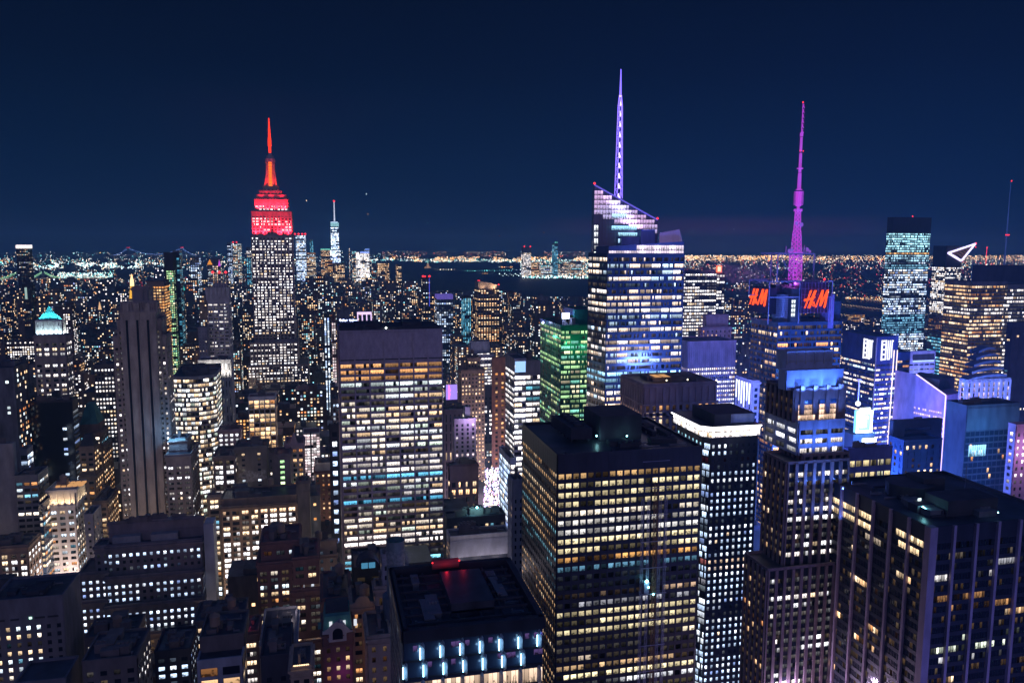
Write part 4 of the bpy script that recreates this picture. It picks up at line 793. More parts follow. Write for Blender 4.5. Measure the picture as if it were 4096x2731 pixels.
simple_tower('office_tower', 'dark tower with a thin blue edge line and red roof beacons', 1700, 1690, 1722, 1112, S(bay=5,fh=4.5,ww=.5,wh=.5,p=.2,pal='mix',pd=0,sd=0), slate, core=slate, dep=22, yb=1260)
t = TOWERS[-1]; m = MB()
for px in (1693, 1700, 1716): p = atY(px, 1106, 1699); m.octa(tuple(p), 2)
t.single('beacon', MAT['red beacon'], m); m = MB(); p = atY(1717, 1112, 1699); m.box(p.x-.7, p.x+.7, 1698.4, 1699.4, p.z-60, p.z); t.single('edge_light', emat('blue line dim', (.1, .12, .9), .9), m)
B('white panelled office building with rows of white light below the curved-crown tower', 1000, [(1884,1958,1368,1000,('far',1877),S(bay=4,fh=4,ww=.85,wh=.5,p=.85,pal='white',head=14),bluestone),(1900,1975,1420,992,15,S(bay=4,fh=4,ww=.85,wh=.5,p=.85,pal='white',head=3),bluestone)], yb=1560, n=2)
# ================================================================== bright glass and brown shafts
t, o = B('narrow brown tower with amber vertical window bands', 880, [(1974,2022,1432,880,('far',1971),S(bay=6.6,fh=5.2,ww=.42,wh=.5,p=.35,pal='orange',pd=1.2,sd=.1,head=16,k=1.0),pmat('rust brown', (.30,.15,.10)))], yb=1870, n=1)
Y = 560; t = tower('white_glass_building', 'blazing white corner glass office building beside the green tower', Y, 2110)
a = atY(2058, 1440, Y); b = atY(2104, 1440, Y); c = atY(2162, 1446, Y+1); z1 = a.z; dp = far_depth(a.x, Y, z1, 2023)
wl = S(bay=6, fh=4.05, ww=.94, wh=.62, p=1, pal='white', k=2.2, pd=.1, sd=.3, head=3, coh=0, sub=3)
t.block([(a.x, Y), (b.x, Y), (b.x, Y+dp), (a.x, Y+dp)], 0, z1, wl, concrete, side=S(bay=3.4, fh=4.05, ww=.8, wh=.55, p=.75, pal='white', pd=.1, sd=.3, head=8))
t.block([(b.x+.2, Y+2.2), (c.x, Y+2.2), (c.x, Y+dp), (b.x+.2, Y+dp)], 0, c.z, S(bay=7, fh=4.05, ww=.92, wh=.62, p=.85, pal='white', sub=3, k=1.1, pd=.2, sd=.3, head=9.5, fcol={1:(((.9,.95,1),1.3,1)),2:(((.2,.7,.9),.8,1)),4:(((.2,.7,.9),.7,1))}), steel)
t.plant(b.x+2, c.x-1, Y+4, Y+dp-2, c.z, 4); m = MB(); m.box(a.x+.4, b.x-.4, Y-.5, Y-.38, z1-9, z1-1); t.single('screen', emat('pale blue screen', (.35, .6, 1), 1.3), m); hero(2020, 2165, 1430, 1785, Y)
t, o = B('glaring white glass corner building beside the street crowd', 520, [(2040,2064,1838,520,('far',1998),S(bay=5,fh=4.4,ww=.8,wh=.7,p=.9,pal='white',k=1.2),bluestone,dict(side=S(bay=3,fh=4.4,ww=.93,wh=.82,p=1,pal='cool',k=1.7,dim=1)))], yb=2040, n=2)
B('lilac side building at the end of the white glass building', 600, [(2064,2095,1800,612,20,S(bay=4,fh=4,ww=.5,wh=.5,p=.4,pal='pink'),pmat('lilac stone',(.5,.46,.55)))], yb=1925, n=1)
# green tower
Y = 600; t = tower('green_glass_tower', 'green-lit glass office tower with rooftop machinery', Y, 2290, 'skyscraper')
G = S(bay=9, fh=3.95, ww=.90, wh=.60, p=.93, pal='green', sub=6, gap=.14, pd=.25, sd=.3, head=3, k=1.15, coh=0)
o = stack(t, [(2300,2400,1242,Y+8,30,S(bay=8,fh=9,ww=.3,wh=.3,p=.15,pal='green',dim=0,k=.5),greenglass),(2244,2400,1304,Y,('far',2163),G,greenglass,dict(core=greenglass,side=S(bay=4.4,fh=3.95,ww=.8,wh=.6,p=.55,pal='green',k=.8,pd=.2,sd=.3,head=2)))])
q = o[1]; t.plant(q[0]+2, q[0]+18, q[2]+3, q[3]-3, q[4], 6); m = MB(); p = atY(2262, 1262, Y+10); m.box(p.x-3, p.x+3, Y+9, Y+10, p.z-2.5, p.z+2.2); t.single('floodlit_screen', emat('blue white sign', (.65, .75, 1), 4), m); lamp('roof_lamp', (p.x, Y+6, p.z), 6000, (.3, .45, 1), .6)
m = MB(); e0 = atY(2172, 1290, Y+40); m.octa(tuple(e0), 1.2); t.single('searchlight', emat('searchlight', (.5, .6, 1), 8), m)
for k in range(3): lamp('green_floodlight', (q[0]+6+k*14, Y-7, q[4]-14-k*3), 2600, (.1, 1, .45), 1)
for k in range(2): lamp('green_floodlight', (q[0]-7, Y+14+k*22, q[4]-12), 2200, (.1, 1, .5), 1)
hero(2160, 2400, 1240, 1680, Y)
# ================================================================== faceted glass tower with sloped crown and spire
Y = 500; t = tower('faceted_glass_tower', 'tall faceted blue glass tower with a slanted glowing crown and a violet lattice spire', Y, 2540, 'skyscraper')
def X_(px, py, Yv): return atY(px, py, Yv).x
zb_ = 0; zc = zof(1013, Y, 2600)
# lower body as three stepped-out facets (wider at the foot)
BO = S(bay=7.4, fh=4.25, ww=.95, wh=.58, p=.74, pal='boa', sub=7, gap=.10, pd=.28, sd=.22, head=2, k=1.05, run=2.2, dim=.7, coh=.1)
xl = X_(2430, 1013, Y); xr = X_(2736, 1013, Y); xl0 = X_(2450, 1500, Y)
ch = X_(2352, 1013, Y+26)
poly = [(ch+17, Y+70), (ch, Y+24), (xl, Y), (xr, Y), (xr+5, Y+10), (xr+5, Y+70)]
b1 = dict(BO); b1['fcol'] = {0:(((1,.8,.7),.9,.0)), 18:(((.35,.7,1),1.4,.9)), 19:(((.35,.7,1),1.3,1)), 20:(((.4,.7,1),1.3,1)), 22:(((1,.72,.5),1.3,.98)), 23:(((1,.72,.5),1.3,.98))}
bs = dict(BO); bs.update(bay=5.2, sub=5, p=.42)
bs['fcol'] = {18:(((.35,.7,1),1.2,.9)), 19:(((.35,.7,1),1.2,1))}
t.block(poly, 0, zc, b1, blueglass, core=blueglass, faces={0: bs, 1: bs, 3: bs}, wall='mullions', parapet=False)
# rising crown volumes
z_l = zof(740, Y+20, 2378); z_m = zof(880, Y+14, 2625); z_r = zof(925, Y+20, 2720)
def wedge(P, z0, zs, name, mat): m = MB(); m.prism(P, z0, zs); return t.single(name, mat, m)
xa = X_(2378, 740, Y+20); xb = X_(2630, 880, Y+14); Pc = [(xa+12, Y+60), (xa, Y+20), (xb, Y+14), (xb, Y+60)]
wedge(Pc, zc-.5, [z_l-2, z_l, z_m, z_m-2], 'crown_glazing', pmat('crown glass', (.10, .13, .26), rough=.25, spec=.6, namt=.25, nscale=.06))
# glowing panes of the crown
def crown_panes(pa, pb, zlo, ztopf, nx, dz, col):
    u, n, L = norm2(pa, pb)
    for i in range(nx):
        f0, f1 = i/nx, (i+1)/nx; zt_ = ztopf((f0+f1)/2)-.6; z = zlo+dz*int((zt_-zlo)/dz)
        j = 0 if dz*2 > zt_-zlo else 1
        while z-dz > zlo-.1:
            r_ = t.r; c = col((f0+f1)/2, (z-zlo)/(zt_-zlo), i, j)
            if c:
                P = [(pa[0]+u[0]*a_+n[0]*.12, pa[1]+u[1]*a_+n[1]*.12, zz) for a_, zz in ((L*f0+.12, z-dz+.25), (L*f1-.12, z-dz+.25), (L*f1-.12, z), (L*f0+.12, z))]
                t.w.append((P, c, r_.random()))
            z -= dz; j += 1
def ccol(f, g, i, j):
    r_ = t.r; v = math.sin(f*9+j*.6)*.5+.5; edge = g > .55-.1*f
    if not edge: return None
    b_ = .8+2.0*max(0, math.sin(f*6.5+g*5+1)) * (1.1 if g < .95 else .4); return ((.62+.25*v)*b_, .56*b_, (.98)*b_)
crown_panes((xa, Y+20), (xb, Y+14), zc+6.4, lambda f: z_l+(z_m-z_l)*f, 22, 3.2, ccol)
u_, n_, L_ = norm2((xa, Y+20), (xb, Y+14)); m = MB()
for i in range(23):
    f = i/22; zt_ = z_l+(z_m-z_l)*f; m.obox((xa, Y+20), u_, n_, L_*f-.1, L_*f+.1, 0, .3, zc, zt_)
k = 0; zz = zc
while zz < z_l:
    fmax = 1 if zz < z_m else (z_l-zz)/(z_l-z_m); m.obox((xa, Y+20), u_, n_, 0, L_*fmax, 0, .26, zz, zz+.22); zz += 3.2
t.single('crown_mullions', pmat('mullion blue', (.07, .08, .16), rough=.4), m)
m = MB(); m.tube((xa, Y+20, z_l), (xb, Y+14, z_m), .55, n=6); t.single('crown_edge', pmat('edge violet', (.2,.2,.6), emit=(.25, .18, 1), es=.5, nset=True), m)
# mid crown: blue mechanical box, lit office strips
for (pa, pb, ya, yb_, c) in ((2448,2508,855,872,(.6,.95,1.3)),(2447,2548,903,920,(.5,1.0,1.4)),(2473,2550,930,944,(.45,.85,1.1)),(2473,2486,955,972,(.7,1.1,1.5))):
    n_ = int((pb-pa)/9)+1
    for i in range(n_):
        xa_, xb_ = X_(pa+(pb-pa)*i/n_, ya, Y+12), X_(pa+(pb-pa)*(i+.9)/n_, ya, Y+12); t.w.append(([(xa_, Y+12, zof(yb_, Y+12, pa)), (xb_, Y+12, zof(yb_, Y+12, pa)), (xb_, Y+12, zof(ya, Y+12, pa)), (xa_, Y+12, zof(ya, Y+12, pa))], c, t.r.random()))
for (ya, yb_) in ((901,922),(929,947),(954,975),(982,998),(1007,1025)):
    for i in range(3): xa_, xb_ = X_(2377+i*9, ya, Y+19.6), X_(2377+i*9+8, ya, Y+19.6); k_ = .35 if ya == 982 else 1.5; t.w.append(([(xa_, Y+19.6, zof(yb_, Y+19.6, 2390)), (xb_, Y+19.6, zof(yb_, Y+19.6, 2390)), (xb_, Y+19.6, zof(ya, Y+19.6, 2390)), (xa_, Y+19.6, zof(ya, Y+19.6, 2390))], (k_*.9, k_*.95, k_), t.r.random()))
m = MB(); m.box(X_(2484, 960, Y+10), X_(2618, 960, Y+10), Y+9, Y+30, zc, zof(948, Y+10, 2560)); m.box(X_(2562, 920, Y+8), X_(2618, 920, Y+8), Y+7, Y+30, zc, zof(918, Y+8, 2590)); t.single('mechanical_box', pmat('blue panel', (.10, .15, .38), rough=.5), m)
# lower right crown parapet, glass screen
xq0 = X_(2436, 985, Y-.5); xq1 = X_(2737, 958, Y-.5); zq0 = zof(985, Y, 2450); zq1 = zof(966, Y, 2737); m = MB(); m.prism([(xq0, Y), (xq1, Y), (xq1+4, Y+9), (xq0-4, Y+14)], zc-.4, [zq0, zq1, zq1, zq0]); t.single('crown_glazing', MAT['crown glass'], m)
crown_panes((xq0, Y), (xq1, Y), zc-2, lambda f: zq0+(zq1-zq0)*f, 30, 3.6, lambda f, g, i, j: tuple(v*(.8+1.0*max(0, math.sin(i*1.05+.6)))*(.7 if j == 0 else 1.2) for v in (.95, .80, .95)))
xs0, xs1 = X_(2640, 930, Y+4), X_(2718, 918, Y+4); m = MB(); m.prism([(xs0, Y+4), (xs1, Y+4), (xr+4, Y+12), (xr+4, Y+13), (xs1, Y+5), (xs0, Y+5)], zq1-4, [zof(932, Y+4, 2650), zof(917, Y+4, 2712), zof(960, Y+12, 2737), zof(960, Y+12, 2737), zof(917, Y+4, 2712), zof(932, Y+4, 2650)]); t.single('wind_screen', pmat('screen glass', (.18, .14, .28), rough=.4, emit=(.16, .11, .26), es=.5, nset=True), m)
m = MB(); m.octa((xa, Y+20, z_l+1), .9); m.octa((xb, Y+14, z_m+1), .9); t.single('beacon', MAT['red beacon'], m)
lamp('crown_glow_lamp', (X_(2600, 900, Y-6), Y-10, zof(930, Y, 2600)), 2500, (.5, .35, 1), 1.5)
for k in range(3): lamp('blue_fill_light', (xr+4-k*10, Y-75, zof(1380, Y, 2700)-20), 150000, (.12, .22, 1), 2)  # unseen blue fill lamps added in mid-air to lighten the glass front
# lattice spire
sx = X_(2482, 800, Y+30); sy = Y+34; zs0 = zof(795, sy, 2482); zs1 = zof(277, sy, 2482); H = zs1-zs0; m = MB(); g = MB(); N = 10
def rs(f): return 4.0*(1-f)**.8*.55+.9 if f < .78 else .9-.5*(f-.78)/.22
for i in range(N):
    f0, f1 = i/N*.80, (i+1)/N*.80; za_, zb2 = zs0+H*f0, zs0+H*f1; r0, r1 = rs(f0), rs(f1)
    P0 = [(sx+r0*math.cos(a_), sy+r0*math.sin(a_), za_) for a_ in (-2.2, -.9, .7, 2.3)]; P1 = [(sx+r1*math.cos(a_), sy+r1*math.sin(a_), zb2) for a_ in (-2.2, -.9, .7, 2.3)]
    for a_ in range(4): b_ = (a_+1) % 4; m.tube(P0[a_], P1[a_], .28, n=5); m.tube(P0[a_], P1[b_], .14, n=4); m.tube(P1[a_], P1[b_], .2, n=4)
    g.tube((sx, sy, za_), (sx, sy, za_+(zb2-za_)*.5), .55*r0/2.2+.4, .25, 6)
m.tube((sx, sy, zs0+H*.80), (sx, sy, zs1), .85, .35, 8)
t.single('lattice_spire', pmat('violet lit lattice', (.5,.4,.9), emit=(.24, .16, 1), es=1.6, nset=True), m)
g.tube((sx, sy, zs0+H*.79), (sx, sy, zs0+H*.87), .9, .35, 8); t.single('spire_light', emat('violet white', (.78, .62, 1), 2.6), g)
hero(2330, 2760, 275, 1680, Y)
BOXES.append((xa, xb, Y+14, Y+60, z_m))
# ================================================================== black gridded office tower with amber windows
Y = 290; t = tower('gridded_office_tower', 'big black gridded office tower with rows of amber lit windows and a dark roof', Y, 2500, 'skyscraper')
a = atY(2231, 1826, Y); b = atY(2803, 1792, Y); bwid = (b.x-a.x)/20
am = ((1,.60,.26),1.0,.95); yw = ((1,.84,.50),1.35,.97)
fc = {0:am,1:(yw[0],1.2,.9),2:yw,3:yw,4:((1,.86,.7),1.1,.8),5:((.95,.9,.85),1.0,.7),6:((.95,.92,.9),1.1,.85),7:yw,8:yw,9:((1,.50,.16),1.1,.97),10:((.25,.6,.9),.5,.6),11:((.5,.6,.8),.5,.12),12:((.5,.6,.8),.5,.08),13:((.9,.6,.4),.8,.35),14:((.7,.7,.8),.7,.4),15:(yw[0],1.2,.8),16:yw,17:yw,18:((1,.85,.6),1.1,.22),19:((1,.9,.8),1.0,.18),20:((1,.8,.6),1.0,.2),21:((1,.65,.35),1,.5),22:yw,23:((.9,.92,1),1.2,.7)}
BG = S(bay=bwid, fh=3.78, ww=.76, wh=.56, p=.7, pal='yellow', sub=1, gap=.02, pd=.42, sd=.34, head=6.2, k=.85, fcol=fc, dim=1.3, coh=.1, run=2.5)
BG['k'] = .80
for j_ in BG['fcol']: v_ = BG['fcol'][j_]; BG['fcol'][j_] = (v_[0], v_[1], v_[2]*.92)
SG = S(bay=bwid*.92, fh=3.78, ww=.7, wh=.52, p=.75, pal='warm', sub=1, pd=.42, sd=.34, head=6.2, k=.95, dim=1, coh=.3, run=3,
   fcol={6:((.3,.75,.95),.9,.9), 9:((.3,.75,.95),.9,.9), 10:((.3,.75,.95),.6,.6), 11:((.3,.7,.9),.3,.5), 12:((.3,.6,.9),.2,.4)})
o = t.tier(2231, 2803, 1809, Y, BG, blackmetal, far=2093, side=SG); q = o
def zr(px, py): return atZ(px, py, q[4])
def rbox(px0, px1, py, h, dep, part, mat):
    p0 = zr(px0, py); p1 = zr(px1, py); m = MB(); m.box(p0.x, p1.x, p0.y, p0.y+dep, q[4]+.06, q[4]+h); t.single(part, mat, m); return p0, p1
p0, p1 = rbox(2400, 2580, 1766, 10.6, 22, 'bulkhead', slate)
m = MB()
c0 = zr(2283, 1770); c1 = zr(2368, 1770)
m.prism([(c0.x, c0.y), (c1.x, c1.y), (c1.x, c1.y+26), (c0.x-1, c0.y+26)], q[4]+1.4, q[4]+6.2)
for k in range(5):
    yy = c0.y+3.2+k*4.8; m.tube(((c0.x+c1.x)/2, yy, q[4]+6.2), ((c0.x+c1.x)/2, yy, q[4]+7.4), 2.1, 2.3, 16)
for k in range(6): m.box(c0.x+.4, c0.x+.9, c0.y+1+k*4.8, c0.y+1.5+k*4.8, q[4], q[4]+1.4); m.box(c1.x-.9, c1.x-.4, c0.y+1+k*4.8, c0.y+1.5+k*4.8, q[4], q[4]+1.4)
t.single('cooling_unit', slate, m)
for (px, py) in ((2384, 1741), (2505, 1745)):
    pp = zr(px, 1766); l = Vector((pp.x, pp.y-.6, q[4]+2.6)); m = MB(); m.octa(tuple(l), .42); t.single('wall_lamp', emat('cyan work lamp', (.3, .95, 1), 12), m); lamp('wall_lamp_light', (l.x, l.y-.8, l.z), 160, (.4, .92, 1), .25)
m = MB()
for k in range(2): m.box(q[0]+3+k*20, q[0]+4+k*20, q[2]+2, q[2]+2.4, q[4], q[4]+1.2)
m.box(p1.x+1.4, p1.x+1.9, p1.y-1, p1.y-.6, q[4], q[4]+2.5); t.single('vent_pipes', slate, m)
hero(2093, 2803, 1660, 2731, Y)
t.plant(q[0]+24, q[1]-3, q[2]+3, q[2]+16, q[4], 3, slate, 0, 1.8); t.plant(q[1]-16, q[1]-3, q[2]+10, q[3]-6, q[4], 3, slate, 0, 2.2)
# construction hoist
t = tower('construction_hoist', 'thin steel construction hoist mast climbing the black gridded office tower', Y-5, 2605, 'hoist'); m = MB(); hx = atY(2622, 2200, Y-3).x; zt = zof(1985, Y-3, 2622)
def lattice(m, x, y, w_, z0, z1, st, r_=.07):
    C = [(x-w_, y-w_), (x+w_, y-w_), (x+w_, y+w_), (x-w_, y+w_)]
    for c_ in C: m.tube((*c_, z0), (*c_, z1), r_*1.3, n=4)
    z = z0; k = 0
    while z+st <= z1:
        for i in range(4):
            A, B_ = C[i], C[(i+1) % 4]
            if k % 2: A, B_ = B_, A
            m.tube((*A, z), (*B_, z+st), r_, n=4, cap=False)
        z += st; k += 1
lattice(m, hx, Y-2.2, .6, 0, zt+5, 1.5, .09); mt = t.single('hoist_mast', pmat('rust steel', (.30, .17, .10)), m)
m = MB()
for dx in (-5.6, -3.0, 1.9, 4.4): lattice(m, hx+dx, Y-2.2, .4, 0, zt-.5, 2.4, .05)
t.single('guide_rail', pmat('galvanised steel', (.38, .38, .5), rough=.5), m)
m = MB(); zc_ = zof(2330, Y-3, 2590)
for k in range(9): m.box(hx-6.2, hx+5.2, Y-3, Y-2.7, zc_-38+k*11, zc_-37.8+k*11)
t.single('tie_bar', MAT['galvanised steel'], m)
m = MB(); m.box(hx-4.7, hx-2.6, Y-3.6, Y-1, zc_-4.2, zc_+.5); t.single('hoist_cage', MAT['galvanised steel'], m); m = MB(); m.octa((hx-3.8, Y-3.9, zc_+1.1), .85); m.octa((hx-3.0, Y-3.9, zc_-1.5), .5); m.octa((hx-.7, Y-3.6, zc_-4.8), .5); t.single('work_lamp', emat('cyan work lamp', (.3,.95,1), 12), m)
lamp('work_lamp_light', (hx-3.8, Y-4.6, zc_+1), 520, (.3, .8, 1), .3)
# ================================================================== tower with blazing roof crown
Y = 345; t = tower('crown_lit_tower', 'black tower with punched blue-white windows and a blazing white glass crown', Y, 2860, 'skyscraper')
a = atY(2812, 1742, Y+4); b = atY(2843, 1748, Y); c = atY(3030, 1740, Y); zt = zof(1745, Y, 2880)
dp = far_depth(a.x, Y+4, zt, 2697)
CL = S(bay=(c.x-b.x)/8, fh=3.42, ww=.40, wh=.52, p=.96, pal='cool', pd=.25, sd=.2, head=3.2, k=1.15, coh=0, dim=.4, run=8, fcol={2:((.2,.05,.1),.3,.2), 17:((1,.7,.5),1,.7),18:((1,.8,.7),1.1,1),24:((.6,.7,.9),.6,.5),25:((.7,.75,.9),.8,.6)})
CC = S(bay=30, fh=3.42, ww=.93, wh=.80, p=1, pal='cool', pd=.15, sd=.2, head=3.2, k=.95, coh=0, sub=5, gap=.1, fcol={2:((.4,.05,.08),.2,1),17:((1,.3,.3),.5,1),20:((.5,.5,.6),.3,1),21:((.5,.6,.7),.3,1)})
CS = S(bay=4.2, fh=3.42, ww=.4, wh=.6, p=.0, pal='teal', pd=.25, sd=.2, head=3.2, dim=0, fcol={0:((.4,.8,1),1.1,1)})
P = [(a.x, Y+4), (b.x, Y), (c.x, Y), (c.x, Y+dp), (a.x, Y+dp)]
t.block(P, 0, zt, CL, blackmetal, faces={0: CC, 4: CS}, parapet=False)
o_ = 2.2; z2 = zof(1705, Y, 2880); P2 = [(a.x-o_, Y+4-o_), (b.x-.5, Y-o_), (c.x, Y-o_), (c.x, Y+dp), (a.x-o_, Y+dp)]
t.block(P2, zt+.02, z2, S(bay=1.5, fh=2.35, ww=.94, wh=.9, p=1, pal='white', k=2.6, pd=.06, sd=.1, head=.12, coh=0, dim=1, run=40), white, core=white, parapet=False)
o2 = 3.6; P3 = [(a.x-o2, Y+4-o2), (b.x-1, Y-o2), (c.x, Y-o2), (c.x, Y+dp), (a.x-o2, Y+dp)]; m = MB(); m.prism(P3, z2, z2+.9); t.single('canopy', roofm, m)
m = MB()
for k in (4, 0, 1): A, B_ = P3[k], P3[(k+1) % 5]; u_, n_, L_ = norm2(A, B_); m.obox(A, u_, n_, 0, L_, -.1, .15, z2+.1, z2+.75)
t.single('edge_light', emat('blazing edge', (1, .97, 1), 3.5), m)
lamp('crown_lamp', (a.x-3, Y-5, z2-3), 700, (.9, .92, 1), 1); lamp('crown_lamp', (c.x-12, Y-6, z2-3), 700, (.9, .92, 1), 1)
zz = z2+.9; p0 = atZ(2858, 1702, zz); p1 = atZ(3009, 1690, zz); m = MB(); m.box(p0.x, p1.x, p0.y, p0.y+24, zz, zz+5.4); t.single('bulkhead', slate, m)
m = MB(); m.box(p0.x+8.5, p1.x-.3, p0.y-.12, p0.y-.02, zz+1, zz+5.2); t.single('lit_wall', pmat('pale blue wall', (.35, .40, .6)), m); lamp('roof_lamp', (p1.x-5, p0.y-7, zz+3), 300, (.5, .65, 1), .5)
hero(2697, 3030, 1620, 2731, Y); BOXES.append((a.x, c.x, Y, Y+dp, z2))
# pinkish stone low-rise tower with tall slot windows
Y = 410; PK = S(bay=3.95, fh=17.5, ww=.55, wh=.86, p=0, dim=0, pal='warm', pd=.9, sd=.25, head=2.6)
t = tower('slot_window_building', 'pink granite building with tall dark slot windows and warm lit lower floors', Y, 2670)
PK2 = S(bay=3.95, fh=3.9, ww=.5, wh=.7, p=.5, pal='warm', pd=.9, sd=.3, head=1.0, fcol={0:((1,.5,.2),1.0,.25),1:((1,.72,.45),1.5,.95),2:((1,.75,.5),1.1,.85),3:((1,.6,.4),.9,.5)}, dim=1)
o = stack(t, [(2576,2864,1537,Y,('far',2487),PK,pinkgran), (2576,2864,1607,Y-.05,('far',2487),PK2,pinkgran,dict(parapet=False,roof=False))]); q = o[0]
m = MB(); m.box(q[0]-.3, q[1]+.3, q[2]-.95, q[2]-.3, q[4]-17.4, q[4]-15.6); t.single('belt_course', pinkgran, m)
t.plant(q[0]+3, q[1]-3, q[2]+3, q[3]-3, q[4], 6, None, 0, 3.5); m = MB()
for k in range(2): m.box(q[0]+9+k*5, q[0]+13+k*5, q[2]+5, q[2]+14, q[4]+3.6, q[4]+3.75)
t.single('skylight', emat('amber skylight', (1,.5,.2), .7), m)
for px, py in ((2666, 1532), (2750, 1529), (2865, 1531)):
    p = atZ(px, py, q[4]); m = MB(); m.octa((p.x, p.y, q[4]+1.6), .55); t.single('roof_lamp', emat('warm lamp', (.95, .85, .6), 4), m)
hero(2485, 2868, 1500, 1690, Y)
# white fluted slab
t, r = simple_tower('fluted_slab', 'office slab with thin white vertical ribs and rows of white light beside the faceted glass tower', 640, 2752, 2944, 1368, S(bay=1.9,fh=4.0,ww=.66,wh=.5,p=.8,pal='white',head=22,pd=.7,sd=.12,k=1.0,run=7,coh=.2,dim=.5), pmat('rib lilac', (.55,.46,.60)), dep=36, yb=1620, far=None)
TOWERS[-1].wmat = WIN
t, r = simple_tower('wide_office_block', 'wide dark office block packed with white windows behind the fluted slab', 1000, 2742, 2868, 1090, S(bay=3.6,fh=4.4,ww=.78,wh=.55,p=.68,pal='white',pd=0,sd=0,k=1.05,run=4,head=1,coh=.2), slate, core=slate, dep=45, yb=1360, tiers=None)
TOWERS[-1].wmat = WIN
m = MB(); p = atY(2866, 1062, 999); q_ = atY(2886, 1090, 999); 
t, r = simple_tower('wide_office_block', 'right wing of the dark office block carrying a glowing red sign', 1003, 2868, 2900, 1094, S(bay=3.6,fh=4.4,ww=.78,wh=.55,p=.6,pal='white',pd=0,sd=0,k=1.0,run=4,head=1), slate, core=slate, dep=45, yb=1300)
m = MB(); m.box(p.x, q_.x, 998, 1000, q_.z, p.z); t.single('red_sign', emat('red sign', (1, .16, .06), 1.8), m); m = MB(); m.box(p.x+1.5, q_.x-1.5, 997.6, 997.9, q_.z+1.5, p.z-1.5); t.single('sign_panel', emat('sign orange', (1, .62, .40), 2.2), m)
B('stepped masonry building with a pale curved-front upper tier', 700, [(2825,2912,1262,706,('far',2812),S(bay=6,fh=16,ww=.25,wh=.5,p=.25,pal='cool',head=4,k=.7,dim=1),pinkgran), (2806,2925,1312,700,('far',2795),S(bay=4.5,fh=4.5,ww=.3,wh=.5,p=.3,pal='warm',head=1),pinkgran)], yb=1400, n=1)
# LED columns building
t, o = B('stone building with hanging vertical white LED bars across its top floors', 450, [(3012,3038,1528,462,('far',2946),S(bay=4.4,fh=4,ww=.5,wh=.6,p=.4,pal='warm'),pinkgran,dict(side=S(bay=5.2,fh=19,ww=.4,wh=.85,p=0,dim=0,head=2,pd=.6,sd=.2)))], yb=1660, n=0)
q = BOXES[-1]; t = TOWERS[-1]; L_ = q[3]-q[2]
for k in range(6):
    yy = q[3]-L_*(k+.6)/6.3; m = MB(); ln = 12+((k*5) % 4)*1.6; m.tube((q[0]-.9, yy, q[4]-1.2), (q[0]-.9, yy, q[4]-1.2-ln), .42, .25, 8); t.single('led_bar', emat('led bar', (.75, .85, 1), 3), m)
t.facade((q[0], q[3]), (q[0], q[2]), 0, q[4]-18.5, S(bay=5.2,fh=9,ww=.5,wh=.8,p=.4,pal='warm',sub=2,gap=.2,pd=.8,sd=.5,k=.8), 'wall', pinkgran)
# ================================================================== antenna tower with the red brush lettering
Y = 500; t = tower('sign_tower', 'blue-lit tower carrying two red-orange H&M signs, cylinders and a truss frame', Y, 3230, 'skyscraper')
a = atY(3112, 1295, Y); b = atY(3368, 1288, Y); z1 = a.z; dp = far_depth(a.x, Y, z1, 3006)
HF = S(bay=(b.x-a.x)/5, fh=4.15, ww=.94, wh=.62, p=.30, pal='warm', sub=6, gap=.12, pd=.35, sd=.25, head=.8, k=1.4, run=1.2, coh=0, dim=.8)
HS = S(bay=5.5, fh=4.15, ww=.85, wh=.6, p=.30, pal='warm', sub=3, gap=.14, pd=.3, sd=.2, head=2, k=1.0, dim=1.2)
t.block([(a.x, Y), (b.x, Y), (b.x, Y+dp), (a.x, Y+dp)], 0, z1, HF, blueglass, core=blueglass, side=HS, wall='mullions')
hbig = zof(1130, Y, 3230)
# cylinders
cxx, cyy = X_(3146, 1300, Y+9), Y+12; m = MB(); zcy = zof(1178, Y+6, 3146); R = (X_(3188, 1200, Y+9)-X_(3100, 1200, Y+9))/2; m.tube((cxx, cyy, z1), (cxx, cyy, zcy), R, R, 36); t.single('drum', pmat('ribbed metal', (.20, .22, .32), rough=.35, metal=.5), m)
m = MB()
for k in range(9): z = z1+4+k*(zcy-z1-6)/9; m.tube((cxx, cyy, z), (cxx, cyy, z+.22), R+.12, R+.12, 36, cap=False)
t.single('drum_rib', bluestone, m)
for k in range(4):
    for j in range(2): xa_, xb_ = X_(3167+j*8.5, 1200, Y-.4), X_(3174+j*8.5, 1200, Y-.4); za_ = zof(1200+17.5*k, Y, 3170); t.w.append(([(xa_, Y-.4, za_-2.4), (xb_, Y-.4, za_-2.4), (xb_, Y-.4, za_), (xa_, Y-.4, za_)], (1.1, 1.25, 1.3), .3))
m = MB(); m.box(X_(3165, 1200, Y), X_(3204, 1200, Y), Y-.2, Y+12, z1, hbig-4); t.single('stair_shaft', slate, m)
# sign cages
def frame(m, x0, x1, y, z0, z1, st, r_=.35):
    for x in (x0, x1): m.tube((x, y, z0), (x, y, z1), r_, n=5)
    for z in (z0, z1): m.tube((x0, y, z), (x1, y, z), r_, n=5)
    n_ = max(1, int((x1-x0)/st))
    for i in range(n_):
        xa, xb = x0+(x1-x0)*i/n_, x0+(x1-x0)*(i+1)/n_; m.tube((xa, y, z1), ((xa+xb)/2, y, z1-(z1-z0)*.25), r_*.5, n=4); m.tube(((xa+xb)/2, y, z1-(z1-z0)*.25), (xb, y, z1), r_*.5, n=4)
xs0, xs1 = X_(3205, 1200, Y-3), X_(3312, 1200, Y-3); zs0, zs1 = zof(1250, Y-3, 3250), zof(1130, Y-3, 3250)
m = MB(); m.box(xs0, xs1, Y-2.6, Y+22, zs0, zs1); t.single('sign_box', pmat('sign backing', (.03, .022, .05), rough=.5), m)
m = MB()
